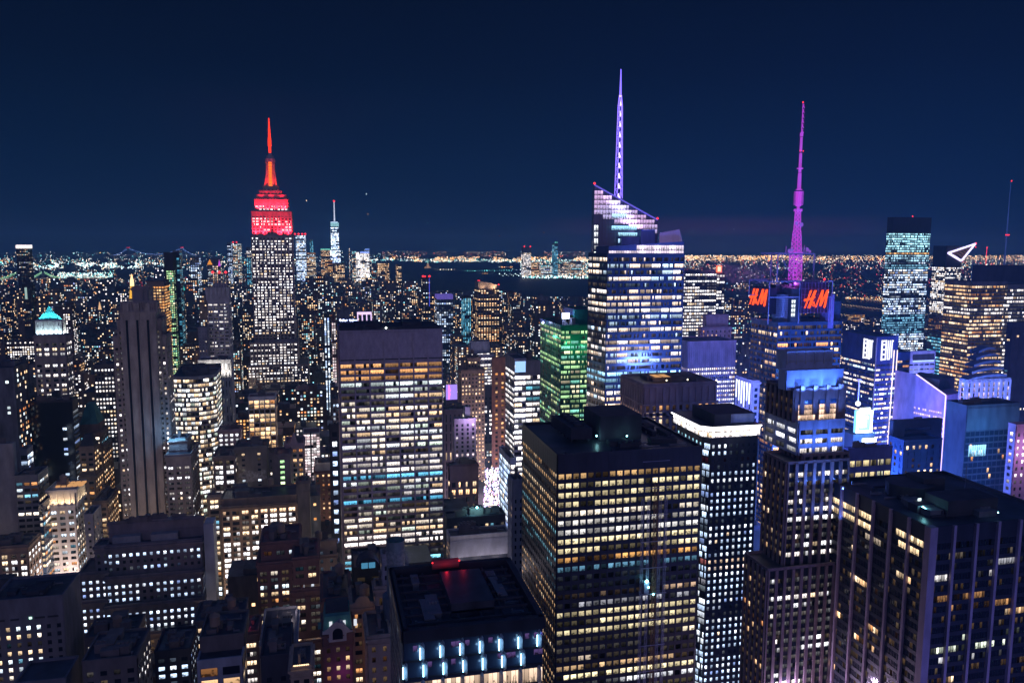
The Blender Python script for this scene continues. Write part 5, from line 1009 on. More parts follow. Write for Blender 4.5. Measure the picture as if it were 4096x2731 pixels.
for k in range(9): x = xs0+(xs1-xs0)*k/8; m.tube((x, Y-2.9, zs0-1), (x, Y-2.9, zs1+1), .12, n=4)
for k in range(6): z = zs0+(zs1-zs0)*k/5; m.tube((xs0, Y-2.9, z), (xs1, Y-2.9, z), .12, n=4)
t.single('sign_grid', pmat('grid violet', (.25, .18, .40)), m)
m = MB(); fx0, fx1 = X_(3078, 1140, Y-1), X_(3330, 1140, Y-1); ft = zof(1124, Y-1, 3230)
for (xa, xb) in ((fx0, X_(3200, 1140, Y-1)), (X_(3200, 1140, Y-1), fx1)):
    for y in (Y-1, Y+26): frame(m, xa, xb, y, ft-11, ft, 9)
for x in (fx0, fx1, X_(3200, 1140, Y-1)): m.tube((x, Y-1, ft), (x, Y+26, ft), .35, n=5); m.tube((x, Y-1, z1), (x, Y-1, ft), .4, n=5)
t.single('truss_frame', pmat('truss blue', (.28, .30, .50), rough=.5), m)
m = MB(); m.box(X_(3315, 1200, Y), X_(3336, 1200, Y), Y-.5, Y+10, z1-4, zof(1178, Y, 3320)); t.single('violet_panel', pmat('violet ribbed', (.30, .22, .50), rough=.4), m)
m = MB(); m.box(X_(3337, 1240, Y+2), b.x-.2, Y+2, Y+16, z1, zof(1205, Y+2, 3350)); t.single('glass_wing', blueglass, m)
# brush letters: strokes with pointed ends (u, v in 0..1)
LET = [[(.02,.02),(.07,.02),(.28,.86),(.31,.98),(.24,.97),(.06,.12)], [(.17,.02),(.24,.0),(.29,.10),(.50,.97),(.42,.98),(.36,.80)], [(.0,.47),(.03,.38),(.20,.44),(.44,.56),(.46,.64),(.22,.55),(.04,.52)],
 [(.47,.04),(.51,.05),(.74,.93),(.78,.99),(.72,.98),(.49,.12)], [(.65,.14),(.69,.10),(.72,.2),(.79,.98),(.73,.99),(.71,.85)], [(.66,.16),(.69,.10),(.73,.16),(.965,.93),(.99,1.0),(.93,.99)], [(.82,.04),(.86,.0),(.90,.10),(.995,1.0),(.94,.97)]]
def letters(part, o_, ux, wd, ht, n_, mat):
    """o_ lower-left corner, ux horizontal direction of reading, n_ outward"""
    m = MB()
    for P in LET:
        i = len(m.v); k = len(P)
        for d in (0, .7):
            for u_, v_ in P: m.v.append((o_[0]+ux[0]*u_*wd+n_[0]*d, o_[1]+ux[1]*u_*wd+n_[1]*d, o_[2]+v_*ht))
        m.f += [tuple(range(i+k, i+2*k)), tuple(range(i+k-1, i-1, -1))]+[(i+q_, i+(q_+1) % k, i+k+(q_+1) % k, i+k+q_) for q_ in range(k)]
    def ring(cu, cv, ru, rv):
        P = [(o_[0]+ux[0]*(cu+ru*math.cos(a_))*wd+n_[0]*.4, o_[1]+ux[1]*(cu+ru*math.cos(a_))*wd+n_[1]*.4, o_[2]+(cv+rv*math.sin(a_))*ht) for a_ in [q_*math.pi/5 for q_ in range(10)]]
        for q_ in range(10): m.tube(P[q_], P[(q_+1) % 10], .30, n=4)
    ring(.405, .31, .022, .055); ring(.40, .19, .035, .075)
    a_ = (.43, .13); b_ = (.455, .22); m.tube((o_[0]+ux[0]*.43*wd+n_[0]*.4, o_[1]+ux[1]*.43*wd+n_[1]*.4, o_[2]+.11*ht), (o_[0]+ux[0]*.46*wd+n_[0]*.4, o_[1]+ux[1]*.46*wd+n_[1]*.4, o_[2]+.24*ht), .3, n=4)
    t.single(part, mat, m)
rl = emat('red orange sign letters', (1, .085, .012), 1.7)
lz0, lz1 = zof(1233, Y-3.2, 3260), zof(1159, Y-3.2, 3260); la, lb = X_(3213, 1230, Y-3.2), X_(3314, 1160, Y-3.2)
letters('sign_letters', (la, Y-3.2, lz0), (1, 0), lb-la, lz1-lz0, (0, -1), rl)
lamp('sign_glow', ((la+lb)/2, Y-9, (lz0+lz1)/2), 2500, (1, .03, .03), 2)
# second sign on the left flank
xl_ = a.x; yA, yB = Y+dp*.99, Y+dp*.30
m = MB(); m.box(xl_-2.2, xl_+20, yB-1, yA+1, zof(1250, Y+24, 3035), zof(1148, Y+24, 3035)); t.single('sign_box', MAT['sign backing'], m)
lz0, lz1 = zof(1222, Y+24, 3035), zof(1153, Y+24, 3035); letters('sign_letters', (xl_-2.4, yA, lz0), (0, -1), yA-yB, lz1-lz0, (-1, 0), rl)
m = MB(); yc_ = Y+20
for k in range(4): m.tube((xl_+3+k*5, Y+14, hbig), (xl_+3+k*5, Y+14, hbig+3+k % 2), .3, n=5)
m.tube((xl_+1, Y+25, zof(1148, Y+24, 3035)), (xl_+1, Y+25, zof(1085, Y+24, 3030)), .3, n=5); m.tube((xl_-1, Y+25, zof(1100, Y+24, 3030)), (xl_+3, Y+25, zof(1100, Y+24, 3030)), .2, n=4); t.single('whip_antenna', steel, m)
t.plant(X_(3110, 1130, Y+5), X_(3300, 1130, Y+5), Y+4, Y+24, ft-6, 6, slate, 0, 5)
# broadcast mast
ax, ay = X_(3188, 1000, Y+14), Y+15; za0 = ft-6; MZ = lambda py: zof(py, ay, 3190); m = MB()
def taper(m, z0, z1, w0, w1, st=3.0, r_=.16):
    n_ = max(2, int((z1-z0)/st)); C = ((-1,-1),(1,-1),(1,1),(-1,1))
    for k in range(n_):
        f0, f1 = k/n_, (k+1)/n_; wa, wb = w0+(w1-w0)*f0, w0+(w1-w0)*f1; zA, zB = z0+(z1-z0)*f0, z0+(z1-z0)*f1
        for i in range(4):
            c, d = C[i], C[(i+1) % 4]; A = (ax+c[0]*wa, ay+c[1]*wa, zA); B_ = (ax+c[0]*wb, ay+c[1]*wb, zB); D = (ax+d[0]*wb, ay+d[1]*wb, zB); E_ = (ax+d[0]*wa, ay+d[1]*wa, zA)
            m.tube(A, B_, r_*1.5, n=4); m.tube(A, D, r_, n=4); m.tube(E_, B_, r_, n=4); m.tube(B_, D, r_, n=4)
taper(m, za0, MZ(1010), 3.3, 3.0, 3.0, .22); taper(m, MZ(1010), MZ(925), 2.6, 1.9, 2.6, .2); taper(m, MZ(925), MZ(845), 1.7, 1.3, 2.4, .18)
m.box(ax-2.1, ax+2.1, ay-2.1, ay+2.1, MZ(846), MZ(836)); m.box(ax-3.4, ax+3.4, ay-3.4, ay+3.4, MZ(1012), MZ(1008))
for (pa, pb, r0, r1) in ((836,825,1.0,1.0),(825,768,1.9,1.9),(760,757,2.3,2.3),(757,692,1.35,1.15),(676,672,2.2,2.2),(690,620,1.0,.95),(672,612,1.0,.9),(606,548,.9,.85),(545,530,1.15,1.1)): m.tube((ax, ay, MZ(pa)), (ax, ay, MZ(pb)), r0, r1, 10)
for k in range(12): z = MZ(768)+(MZ(825)-MZ(768))*k/12; m.box(ax-2.4, ax+2.4, ay-2.4, ay+2.4, z, z+.35)
m.tube((ax, ay, MZ(530)), (ax, ay, MZ(412)), .35, .22, 6)
for k in range(6): z = MZ(424+20*k); m.tube((ax-.9, ay-1, z-1.2), (ax+.7, ay-.2, z+1.0), .32, n=5); m.tube((ax+.9, ay-1, z-1.4), (ax+.1, ay, z+.3), .3, n=5)
msat = t.single('broadcast_mast', pmat('mast lit magenta', (.55, .3, .62), emit=(.62, .05, .72), es=.62, nset=True), m)  # magenta floodlighting put into the mast as its own glow
m = MB(); rr = random.Random(4)
for k in range(12): a_ = k*.55; m.tube((ax+math.cos(a_)*(4.5+k % 3*1.6), ay+math.sin(a_)*4.5, MZ(1012)), (ax+math.cos(a_)*(4.5+k % 3*1.6), ay+math.sin(a_)*4.5, MZ(1012)+rr.uniform(3, 8)), .22, n=5)
for (dx, py, r_) in ((-6, 1000, 1.3), (6.4, 998, 1.4), (8.5, 1006, 1.2), (-8.2, 1004, 1.2), (.8, 899, 1.5), (-3.3, 894, 1.2), (1.5, 1022, 1.3)): m.tube((ax+dx, ay-3.2, MZ(py)), (ax+dx, ay-3.9, MZ(py)), r_*.6, r_, 14)
t.single('dish_antenna', pmat('dish lit violet', (.5, .35, .65), emit=(.3, .08, .5), es=.5, nset=True), m)  # the same floodlighting, put into the dishes as violet glow
m = MB(); m.octa((ax, ay, MZ(409)), .7); m.octa((ax-1.3, ay-1, MZ(605)), .5); m.octa((ax+1.3, ay-1, MZ(605)), .5); m.octa((X_(3298, 1115, Y-2), Y-2, ft+1.2), 1.0); t.single('beacon', MAT['red beacon'], m)
m = MB(); fz0, fz1 = ft-1, zof(1018, Y+2, 3190)
for (x, y) in ((X_(3112, 1018, Y+6), Y+6), (X_(3258, 1018, Y+6), Y+6), (X_(3160, 1018, Y+4), Y+28), (X_(3256, 1018, Y+4), Y+28)): m.tube((x, y, fz0), (x, y, fz1), .55, n=6)
x0_, x1_ = X_(3112, 1018, Y+6), X_(3258, 1018, Y+6)
for y in (Y+6, Y+28): m.box(x0_, x1_, y-.4, y+.4, fz1, fz1+.9); m.tube((x0_+2, y, fz1), ((x0_+x1_)/2-3, y, fz0+3), .25, n=4); m.tube((x1_-2, y, fz1), ((x0_+x1_)/2+3, y, fz0+3), .25, n=4)
m.box(x0_, x0_+.8, Y+6, Y+28, fz1, fz1+.9); m.box(x1_-.8, x1_, Y+6, Y+28, fz1, fz1+.9); t.single('portal_frame', pmat('portal lilac', (.38, .34, .55)), m)
lamp('mast_floodlight', (ax-6, ay-9, za0+4), 5000, (.8, .15, 1), .8); lamp('mast_floodlight', (ax+8, ay-9, za0+4), 5000, (.7, .2, 1), .8)
hero(3000, 3375, 400, 1400, Y)
# ================================================================== stepped postmodern tower in front
Y = 292; t = tower('stepped_granite_tower', 'dark granite tower with blue-lit stepped top and two big warm double-height windows', Y, 3200, 'skyscraper')
AM = S(bay=3.9, fh=3.8, ww=.66, wh=.5, p=.28, pal='white', sub=2, gap=.16, pd=.75, sd=0, head=3, k=1.0, dim=1.0)
AS = S(bay=3.4, fh=3.8, ww=.58, wh=.56, p=.24, pal='warm', sub=2, gap=.1, pd=.7, sd=0, head=3, k=.85, dim=1)
gr = pmat('brown granite', (.24, .18, .20), nscale=.8); bs_ = pmat('blue lit granite', (.40, .46, .70), rough=.5)  # plaza's blue light on the top tiers is put into the second granite
o = stack(t, [(3146,3330,1412,Y+9,('far',3108),bl,bs_,dict(faces={0:bl,1:bl,3:bl})), (3146,3372,1488,Y+4,('far',3118),S(bay=9,fh=5,ww=.5,wh=.6,p=.15,pal='warm',head=9,dim=1),bs_),
  (3180,3384,1560,Y+1.5,('far',3070),S(bay=40,fh=4,p=0,dim=0,ww=.1),gr,dict(side=AS)), (3196,3378,1688,Y-.8,26,S(bay=8.6,fh=3.9,ww=.8,wh=.52,p=.5,pal='white',sub=5,gap=.1,pd=.5,sd=.3,head=2,k=1,dim=1.2),bs_),
  (3213,3394,1820,Y-3,('far',3120),AM,gr,dict(side=AS)), (3150,3396,1848,Y-5,('far',3060),AM,gr,dict(side=AS)), (3072,3400,2266,Y-8,('far',2982),AM,gr,dict(side=AS)), ])
q = o[0]; m = MB(); n_ = 5
for k in range(n_):
    xa_ = q[0]+(q[1]-q[0])*k/n_+.4
    for j in range(4): m.box(xa_+.6, xa_+(q[1]-q[0])/n_-1, q[2]-.55, q[2]-.34, q[4]-1.2-j*.8, q[4]-.75-j*.8)
    m.box(xa_-.5, xa_+.15, q[2]-.6, q[2]-.34, q[4]-4.6, q[4]+1)
t.single('louvre', bluestone, m)
q = o[2]; m = MB()
for k in range(4): x = q[0]+(q[1]-q[0])*(k+.5)/4.0; m.box(x-1.0, x+1.0, q[2]-1.2, q[2]-.3, q[4]-10, q[4]+2.4)
t.single('pier', gr, m)
za_, zb2 = zof(1618, Y, 3260), zof(1680, Y, 3260); m = MB(); zt_ = zof(1600, Y, 3260)
for (pa, pb) in ((3200, 3268), (3284, 3350)):
    xa_, xb_ = X_(pa, 1650, Y-.1), X_(pb, 1650, Y-.1)
    for k in range(7):
        f0, f1 = k/7, (k+.93)/7; kk = (1.8, .75, .7, .8, .7, .7, 1.5)[k] if pa == 3200 else (1.8, 1.4, .75, .7, .7, .7, 1.2)[k]
        for j in range(3):
            zA = zb2+(za_-zb2)*j/3; zB = zb2+(za_-zb2)*(j+.94)/3
            t.w.append(([(xa_+(xb_-xa_)*f0, Y+1.1, zA), (xa_+(xb_-xa_)*f1, Y+1.1, zA), (xa_+(xb_-xa_)*f1, Y+1.1, zB), (xa_+(xb_-xa_)*f0, Y+1.1, zB)], (1.0*kk, .66*kk, .48*kk), .1*k+.03*j))
    m.box(xa_, xb_, Y+1.0, Y+1.15, za_, zt_)
t.single('upper_glazing', pmat('hall glass', (.05,.12,.25), rough=.2), m)
hero(2885, 3400, 1390, 2731, Y)
for ti, ex, n_ in ((0, 5500, 4), (1, 1500, 5), (2, 3000, 4), (3, 4200, 5), (4, 2200, 5)):  # blue lamps added off the setbacks, standing for billboard light
    u_ = o[ti]
    for k in range(n_):
        fx = u_[0]+(u_[1]-u_[0])*(k+.5)/n_; lamp('blue_wash_light', (fx, u_[2]-11, u_[4]-(14 if ti < 2 else 26)), ex, (.09, .24, 1), .3, 'SPOT', (fx, u_[2], u_[4]-3), 130)
lamp('billboard_fill', (222, 136, 95), 90000, (.10, .18, 1), .5)  # unseen lamp past the frame edge, added to light the stepped tower blue
# ================================================================== fin tower bottom right
Y = 232; t = tower('fin_tower', 'black glass tower with tall pale vertical fins, filling the lower right corner', Y, 3900, 'skyscraper')
pc = atY(3722, 2118, Y); z1 = pc.z; xr_ = atY(4110, 2088, Y).x+16; dp = far_depth(pc.x, Y, z1, 3316)
FN = S(bay=(xr_-pc.x)/24*.5, fh=3.95, ww=.9, wh=.60, p=.055, pal='warm', sub=1, pd=.10, sd=.16, head=4.6, k=1.15, run=3, coh=0, dim=.25, fcol={2:((.9,.9,1),.5,.05),3:((.95,.9,.9),.7,.28),4:((1,.6,.28),.9,.14),6:((1,.50,.2),.6,.35),0:((1,.8,.6),.1,.1),1:((1,.8,.6),.1,.1),5:((1,.5,.2),.2,.1),9:((.9,1,.8),1.2,.2),10:((.9,1,.8),1.2,.25),11:((.95,.95,1),1.2,.2)})
FS = S(bay=1.55, fh=3.95, ww=.9, wh=.62, p=.05, pal='warm', sub=1, pd=.10, sd=.16, head=4.6, k=1.2, run=4, coh=0, dim=.25)
FS['fcol'] = {0:((1,.72,.42),1.2,.65), 1:((1,.72,.42),1.1,.5), 2:((1,.8,.6),.3,.1)}
t.block([(pc.x, Y), (xr_, Y), (xr_, Y+dp), (pc.x, Y+dp)], 0, z1, FN, blackmetal, side=FS)
fb = (atY(3918, 2100, Y).x-atY(3830, 2100, Y).x); finm = pmat('pale stone fin', (.36, .28, .36), rough=.6); x = pc.x
m = MB(); m.box(pc.x-1.2, pc.x+1.9, Y-1.5, Y+1.4, 0, z1+1.2); t.single('corner_column', finm, m)
k = 1
while pc.x+fb*k < xr_: m = MB(); m.box(pc.x+fb*k-.55, pc.x+fb*k+.55, Y-1.3, Y-.1, 0, z1+1.2); t.single('vertical_fin', finm, m); k += 1
for k in range(1, 7):
    yy = Y+dp*k/6; m = MB(); m.box(pc.x-1.1, pc.x-.1, yy-.55-(.6 if k == 6 else 0), yy+.55-(.6 if k == 6 else 0), 0, z1+1.2); t.single('vertical_fin', finm, m)
q = (pc.x, xr_, Y, Y+dp, z1)
p = atZ(3560, 1985, z1); m = MB(); m.tube((p.x+9, p.y, z1), (p.x+9, p.y, z1+5.5), 9, 9, 28); m.box(p.x+12, p.x+22, p.y-4, p.y+6, z1, z1+7.5); t.single('round_bulkhead', slate, m)
m = MB(); m.box(p.x+4, p.x+26, p.y-26, p.y-14, z1, z1+6); m.box(p.x-4, p.x+3, p.y-20, p.y-15, z1, z1+3); t.single('bulkhead', slate, m)
for (px, py, s_, c_) in ((3675, 2010, 1.0, 'a'), (3795, 2000, .8, 'a'), (3690, 2032, .9, 'b'), (3722, 2024, .5, 'b'), (3990, 2054, .5, 'b')):
    p_ = atZ(px, py+22, z1); m = MB(); (m.box(p_.x-.7, p_.x+.7, p_.y-.2, p_.y, z1+1.8, z1+4) if c_ == 'a' else m.octa((p_.x, p_.y, z1+2.6), s_*.6)); t.single('lit_doorway' if c_ == 'a' else 'work_lamp', emat('door light', (.8, 1, 1), 1.8) if c_ == 'a' else MAT['cyan work lamp'], m)
p_ = atZ(3690, 2054, z1); lamp('work_lamp_light', (p_.x, p_.y-1, z1+3), 380, (.3, .9, 1), .3)
m = MB(); r_ = random.Random(3)
for k in range(22): x_, y_ = r_.uniform(pc.x+5, xr_-20), r_.uniform(Y+8, Y+dp-8); m.tube((x_, y_, z1), (x_, y_, z1+r_.uniform(.8, 2.6)), r_.uniform(.1, .5), n=7)
for k in range(8): x_, y_ = r_.uniform(pc.x+5, xr_-30), r_.uniform(Y+8, Y+dp-12); m.box(x_, x_+r_.uniform(6, 22), y_, y_+.5, z1+.5, z1+1.1)
t.single('vent_pipes', slate, m); m = MB()
m.tube((p.x+26, p.y-10, z1), (p.x+26, p.y-10, z1+14), .12, n=5); t.single('whip_antenna', steel, m)
hero(3300, 4096, 1920, 2731, Y)
t.plant(pc.x+3, pc.x+20, Y+6, Y+dp-4, z1, 4, steel, 0, 2.5); t.plant(pc.x+20, xr_-20, Y+4, Y+26, z1, 4, steel, 0, 2.2)
lamp('avenue_glow', (pc.x-22, Y+20, 40), 30000, (1, .62, .85), .6); lamp('avenue_glow', (pc.x-22, Y+50, 70), 22000, (.8, .6, 1), .6); lamp('avenue_glow', (pc.x+30, Y-40, 60), 12000, (.65, .4, 1), .6)
# ================================================================== blue plaza cluster
t, o = B('blue-lit office slab with grey blank flank and a glass front, right edge', 400, [(3870,4078,1622,400,('far',3788),S(bay=3.4,fh=3.9,ww=.9,wh=.74,p=.05,pal='warm',sub=2,gap=.1,head=15,pd=.15,sd=.2,dim=0,k=1.1),pmat('blue concrete', (.16,.20,.28)),dict(core=blueglass,side=bl))], yb=2010, n=2)
q = o[0]; m = MB(); m.box(q[0], q[1], q[2]-.5, q[2]-.35, q[4]-14.5, q[4]-1); t.single('top_panel', pmat('blue tile', (.20, .27, .36), rough=.5), m)
for k in range(8): xa_ = q[0]+3+k*1.6; t.w.append(([(xa_, q[2]-.3, q[4]-31), (xa_+1.3, q[2]-.3, q[4]-31), (xa_+1.3, q[2]-.3, q[4]-24), (xa_, q[2]-.3, q[4]-24)], (.5, 1.1, 1.6), .1*k))
lamp('blue_sign_light', (q[0]+10, q[2]-22, q[4]-14), 9000, (.12, .5, 1), 2)
t, o = B('dark flat-topped box building with red roof lamp in the blue plaza cluster', 420, [(3575,3768,1685,432,('far',3560),S(bay=30,p=0,dim=0),slate,dict(side=bl)),(3618,3768,1762,420,('far',3556),S(bay=5,fh=4,ww=.4,wh=.6,p=.25,pal='warm',head=2),blueglass,dict(core=blueglass))], yb=1920, n=1)
t, o = B('low blue building with yellow and violet window bands', 385, [(3395,3568,1795,385,('far',3380),S(bay=5,fh=7,ww=.8,wh=.5,p=.45,pal='yellow',sub=4,gap=.1,head=4.5,k=.7,dim=2,pd=.1,sd=.5),pmat('blue brick', (.12,.12,.28)))], yb=1915, n=5, hmax=4)
# glowing sign and ball on a pole
Y = 480; t = tower('sign_mast', 'dazzling cyan-white rooftop sign beneath a glowing ball on a pole', Y, 3455, 'sign'); p0, p1 = atY(3424, 1732, Y), atY(3490, 1640, Y); m = MB(); m.box(p0.x, p1.x, Y, Y+3, p0.z, p1.z)
t.single('sign_box', pmat('sign blue', (.1,.3,.6), emit=(.22, .62, 1), es=1.5, nset=True), m); m = MB(); W_ = p1.x-p0.x; H_ = p1.z-p0.z
for z_, h_ in ((p0.z, 1.8), (p1.z-2.6, 2.6)): m.box(p0.x-.2, p1.x+.2, Y-.4, Y-.1, z_, z_+h_)
for x_ in (p0.x-.2, p1.x-1.2): m.box(x_, x_+1.5, Y-.42, Y-.12, p0.z, p1.z)
for z_, w__ in ((.70, .52), (.5, .42), (.32, .42)): m.box(p0.x+W_*.2, p0.x+W_*(.2+w__), Y-.5, Y-.1, p0.z+H_*(z_-.07), p0.z+H_*(z_+.06))
b0, b1_ = atY(3446, 1768, Y), atY(3500, 1752, Y); m.box(b0.x, b1_.x, Y-1.5, Y-.5, b0.z, b1_.z+.4); m.box(p0.x+2, p1.x-2, Y-.4, Y-.1, p1.z, p1.z+2); t.single('lit_strip', emat('sign white', (.8, .95, 1), 6), m)
m = MB(); m.box(p0.x-2, p1.x+3, Y, Y+16, 0, p0.z-1); t.single('wall', slate, m)
pp = atY(3443, 1617, Y); m = MB(); m.tube((pp.x, Y+3, pp.z), (pp.x, Y+3, zof(1520, Y+3, 3448)), .42, .42, 8); m.box(pp.x-1, pp.x+1, Y+2, Y+4, zof(1521, Y+3, 3448), zof(1516, Y+3, 3448)); t.single('pole', pmat('lit pole', (.5,.45,.8), emit=(.35, .28, .9), es=.9, nset=True), m)
me_ = MB(); N_ = 12
for i in range(N_+1):
    for j in range(2*N_): th_, ph = math.pi*i/N_, math.pi*j/N_; me_.v.append((pp.x+1.75*math.sin(th_)*math.cos(ph), Y+3+1.75*math.sin(th_)*math.sin(ph), pp.z+1.75*math.cos(th_)))
for i in range(N_):
    for j in range(2*N_): a_ = i*2*N_+j; b_ = i*2*N_+(j+1) % (2*N_); me_.f.append((a_, a_+2*N_, b_+2*N_, b_))
t.single('glowing_ball', emat('ball white', (.9, .88, 1), 3), me_)
lamp('sign_glow', (pp.x+3, Y-8, p1.z-6), 110000, (.10, .42, 1), 3); lamp('sign_glow', (pp.x-6, Y+30, p1.z), 42000, (.12, .28, 1), 3)
# consulting building with two bright logos
Y = 570; t = tower('logo_tower', 'blue glass office tower with bright white EY logos below its roof', Y, 3500, 'skyscraper')
pk = atY(3507, 1352, Y); z1 = pk.z; pL = atY(3370, 1358, Y+46); pR = atY(3592, 1364, Y+3); LG = S(bay=5.8, fh=4.1, ww=.92, wh=.44, p=.6, pal='boa', sub=5, gap=.16, pd=.12, sd=.3, head=21, k=1.35, run=3, dim=.2, coh=.1)
P = [(pL.x, Y+46), (pk.x, Y), (pR.x, Y+3), (pR.x+2, Y+50)]
t.block(P, 0, z1, LG, pmat('blue spandrel', (.06,.10,.30), rough=.4), core=blueglass, faces={0: LG, 1: LG})
t.mb('corner_column', bluestone).box(pk.x-.5, pk.x+.4, Y-.7, Y+.2, 0, z1)
def logo(A, B_, n__, part):
    u_, nn, L_ = norm2(A, B_); m = MB()
    def bar(u0, u1, v0, v1, sk=0): 
        H_ = 17; zz0 = z1-19
        for k in range(1): m.obox(A, u_, nn, L_*u0, L_*u1, .3, .9, zz0+H_*v0, zz0+H_*v1)
    f0, w_ = n__
    for v in (.02, .26, .50, .74, .92): bar(f0, f0+w_*.45, v, v+.075)
    bar(f0, f0+w_*.10, 0, 1); bar(f0+w_*.38, f0+w_*.46, .05, 1)
    for q_ in (.58, .76, .94): bar(f0+w_*q_, f0+w_*(q_+.06), (.02 if q_ == .58 else .1), .98)
    bar(f0+w_*.58, f0+w_*.82, .02, .09); bar(f0+w_*.94, f0+w_*1.08, .90, .98)
    t.single(part, emat('logo white', (.92, .92, 1), 1.6), m)
logo((pL.x, Y+46), (pk.x, Y), (.66, .24), 'logo_sign'); logo((pk.x, Y), (pR.x, Y+3), (.22, .5), 'logo_sign')
pa_ = atY(3592, 1402, Y+4); m = MB()
for px in (3577, 3590): p = atY(px, 1400, Y+1); p2 = atY(px-46, 1710, Y+1); m.tube((p.x, Y+1.0, p.z), (p.x-1, Y+1.0, 0), .42, n=5)
t.single('light_column', emat('white violet column', (1, .78, .82), 1.8), m)
pR2 = atY(3640, 1412, Y+6); m0 = [(pR.x+.6, Y+5), (pR2.x, Y+6), (pR2.x, Y+40), (pR.x+.6, Y+40)]; t.block(m0, 0, pR2.z, S(bay=7, fh=4.1, ww=.9, wh=.45, p=.5, pal='warm', sub=4, gap=.16, pd=.1, sd=.4, head=5, k=1.1), MAT['blue spandrel'], core=blueglass)
hero(3370, 3640, 1348, 1780, Y)
# pale notched tower, wedge building, wave-roof building
t, o = B('pale lilac tower with a notched blue-lit top beside the logo tower', 600, [(3636,3742,1408,600,('far',3628),S(bay=5,fh=4.2,ww=.8,wh=.3,p=.35,pal='cool',sub=3,head=9,k=.5,pd=.1,sd=.3,dim=1),pmat('pale lilac', (.5,.5,.66)))], yb=1600, n=0)
q = o[0]; m = MB(); m.box(q[0]+4, q[1]-1.5, q[2]-.7, q[2]-.4, q[4]-7, q[4]-2); t.single('notch', slate, m); m = MB(); m.box(q[0]+4, q[1]-1.5, q[2]-.8, q[2]-.7, q[4]-8.6, q[4]-7.2); t.single('light_strip', emat('blue white strip', (.4, .55, 1), 1.6), m)
for k in range(2): lamp('blue_plaza_light', (q[0]+6+k*12, q[2]-18, q[4]-20), 15000, (.22, .28, 1), 3)
Y = 520; t = tower('wedge_building', 'violet-lit building with a long sloping blank wall dropping to the right', Y, 3720); A = atY(3664, 1498, Y+26); B_ = atY(3782, 1582, Y); m = MB(); zb = A.z-58
P = [(A.x, Y+26), (B_.x, Y), (B_.x+22, Y+8), (B_.x+22, Y+50), (A.x, Y+50)]; m.prism(P, 0, [A.z, B_.z, B_.z, A.z-6, A.z]); t.single('wall', pmat('violet panel wall', (.50, .34, .56), rough=.5), m)
u_, nn, L_ = norm2(P[0], P[1]); zl = atY(3720, 1628, Y+13).z
for j in range(9):
    for i in range(14):
        if t.r.random() < .7: z_ = zl-2-j*4.1; t.w.append(([(P[0][0]+u_[0]*a_*L_/14+nn[0]*.1, P[0][1]+u_[1]*a_*L_/14+nn[1]*.1, zz) for a_, zz in ((i+.1, z_-1.9), (i+.85, z_-1.9), (i+.85, z_), (i+.1, z_))], ((.9, .62, .95) if t.r.random() < .7 else (1.2, 1, 1)), t.r.random()))
m = MB(); m.tube((A.x, Y+25.6, A.z+.3), (B_.x, Y-.4, B_.z+.3), .5, n=6); m.tube((B_.x-.2, Y-.5, B_.z), (B_.x-.2, Y-.5, 0), .5, n=6); t.single('edge_light', emat('violet edge', (.72, .55, 1), 2.2), m)
m = MB(); m.prism([(A.x+2, Y+32), (B_.x+4, Y+12), (B_.x+26, Y+20), (A.x+22, Y+48)], 0, zof(1500, Y+30, 3760)); t.single('bulkhead', slate, m)
lamp('violet_floodlight', (A.x+4, Y-20, A.z-26), 42000, (.8, .36, 1), .6); lamp('violet_floodlight', (B_.x-4, Y-26, B_.z-18), 34000, (.62, .30, 1), 3); hero(3640, 3800, 1495, 1710, Y)
t, o = B('building with pale vertical ribs, pinkish windows and a fanned wing-shaped roof', 500, [(3868,4042,1520,500,('far',3842),S(bay=4.6,fh=3.8,ww=.55,wh=.8,p=.7,pal='pink',sub=2,gap=.2,pd=1.0,sd=.1,head=1.5,k=.7),pmat('pale lilac', (.5,.5,.66)))], yb=1620, n=0)
q = o[0]; 
for k in range(5):
    m = MB(); n_ = 14; W_ = (q[1]-q[0]); 
    pts = [(q[0]+2+k*W_*.14+(W_*.86-k*W_*.12)*i/n_, q[4]+1+k*4.6+3.4*math.sin(math.pi*min(1, i/n_*.62+.05))) for i in range(n_+1)]
    i0 = 0
    for (x_, z_) in pts: m.v += [(x_, q[2]+k*4, z_), (x_, q[2]+9+k*4, z_), (x_, q[2]+k*4, z_-1.9), (x_, q[2]+9+k*4, z_-1.9)]
    for i in range(n_): a_ = 4*i; b_ = a_+4; m.f += [(a_, b_, b_+1, a_+1), (a_+2, b_+2, b_, a_), (a_+1, b_+1, b_+3, a_+3), (a_+3, b_+3, b_+2, a_+2)]
    t.single('roof_wing', pmat('wing metal', (.22, .28, .45), rough=.4, metal=.2), m)
for k in range(2): lamp('blue_plaza_light', (q[0]+12+k*20, q[2]-26, q[4]+2), 12000, (.25, .35, 1), 3); 
m = MB(); m.octa((q[0]+12, q[2]-3, zof(1600, 497, 3930)), .8); m.octa((q[0]+17, q[2]-3, zof(1600, 497, 3960)), .8); t.single('roof_lamp', emat('lamp blue', (.5,.6,1), 6), m)
B('pink ornate building at the right edge, glowing lilac', 360, [(4066,4200,1700,360,5,S(bay=4,fh=3.9,ww=.4,wh=.5,p=.5,pal='pink',k=1.3),pmat('pink stucco', (.6,.4,.5)))], yb=2090, n=0); q = BOXES[-1]; lamp('violet_floodlight', (q[0]+3, q[2]-12, q[4]-14), 6000, (.8, .4, 1), 2)
B('dark tower at the right edge with teal and white office bands', 640, [(4050,4200,1575,640,8,S(bay=5,fh=4,ww=.85,wh=.4,p=.5,pal='teal',sub=2,coh=.6),slate)], yb=1830, n=1)
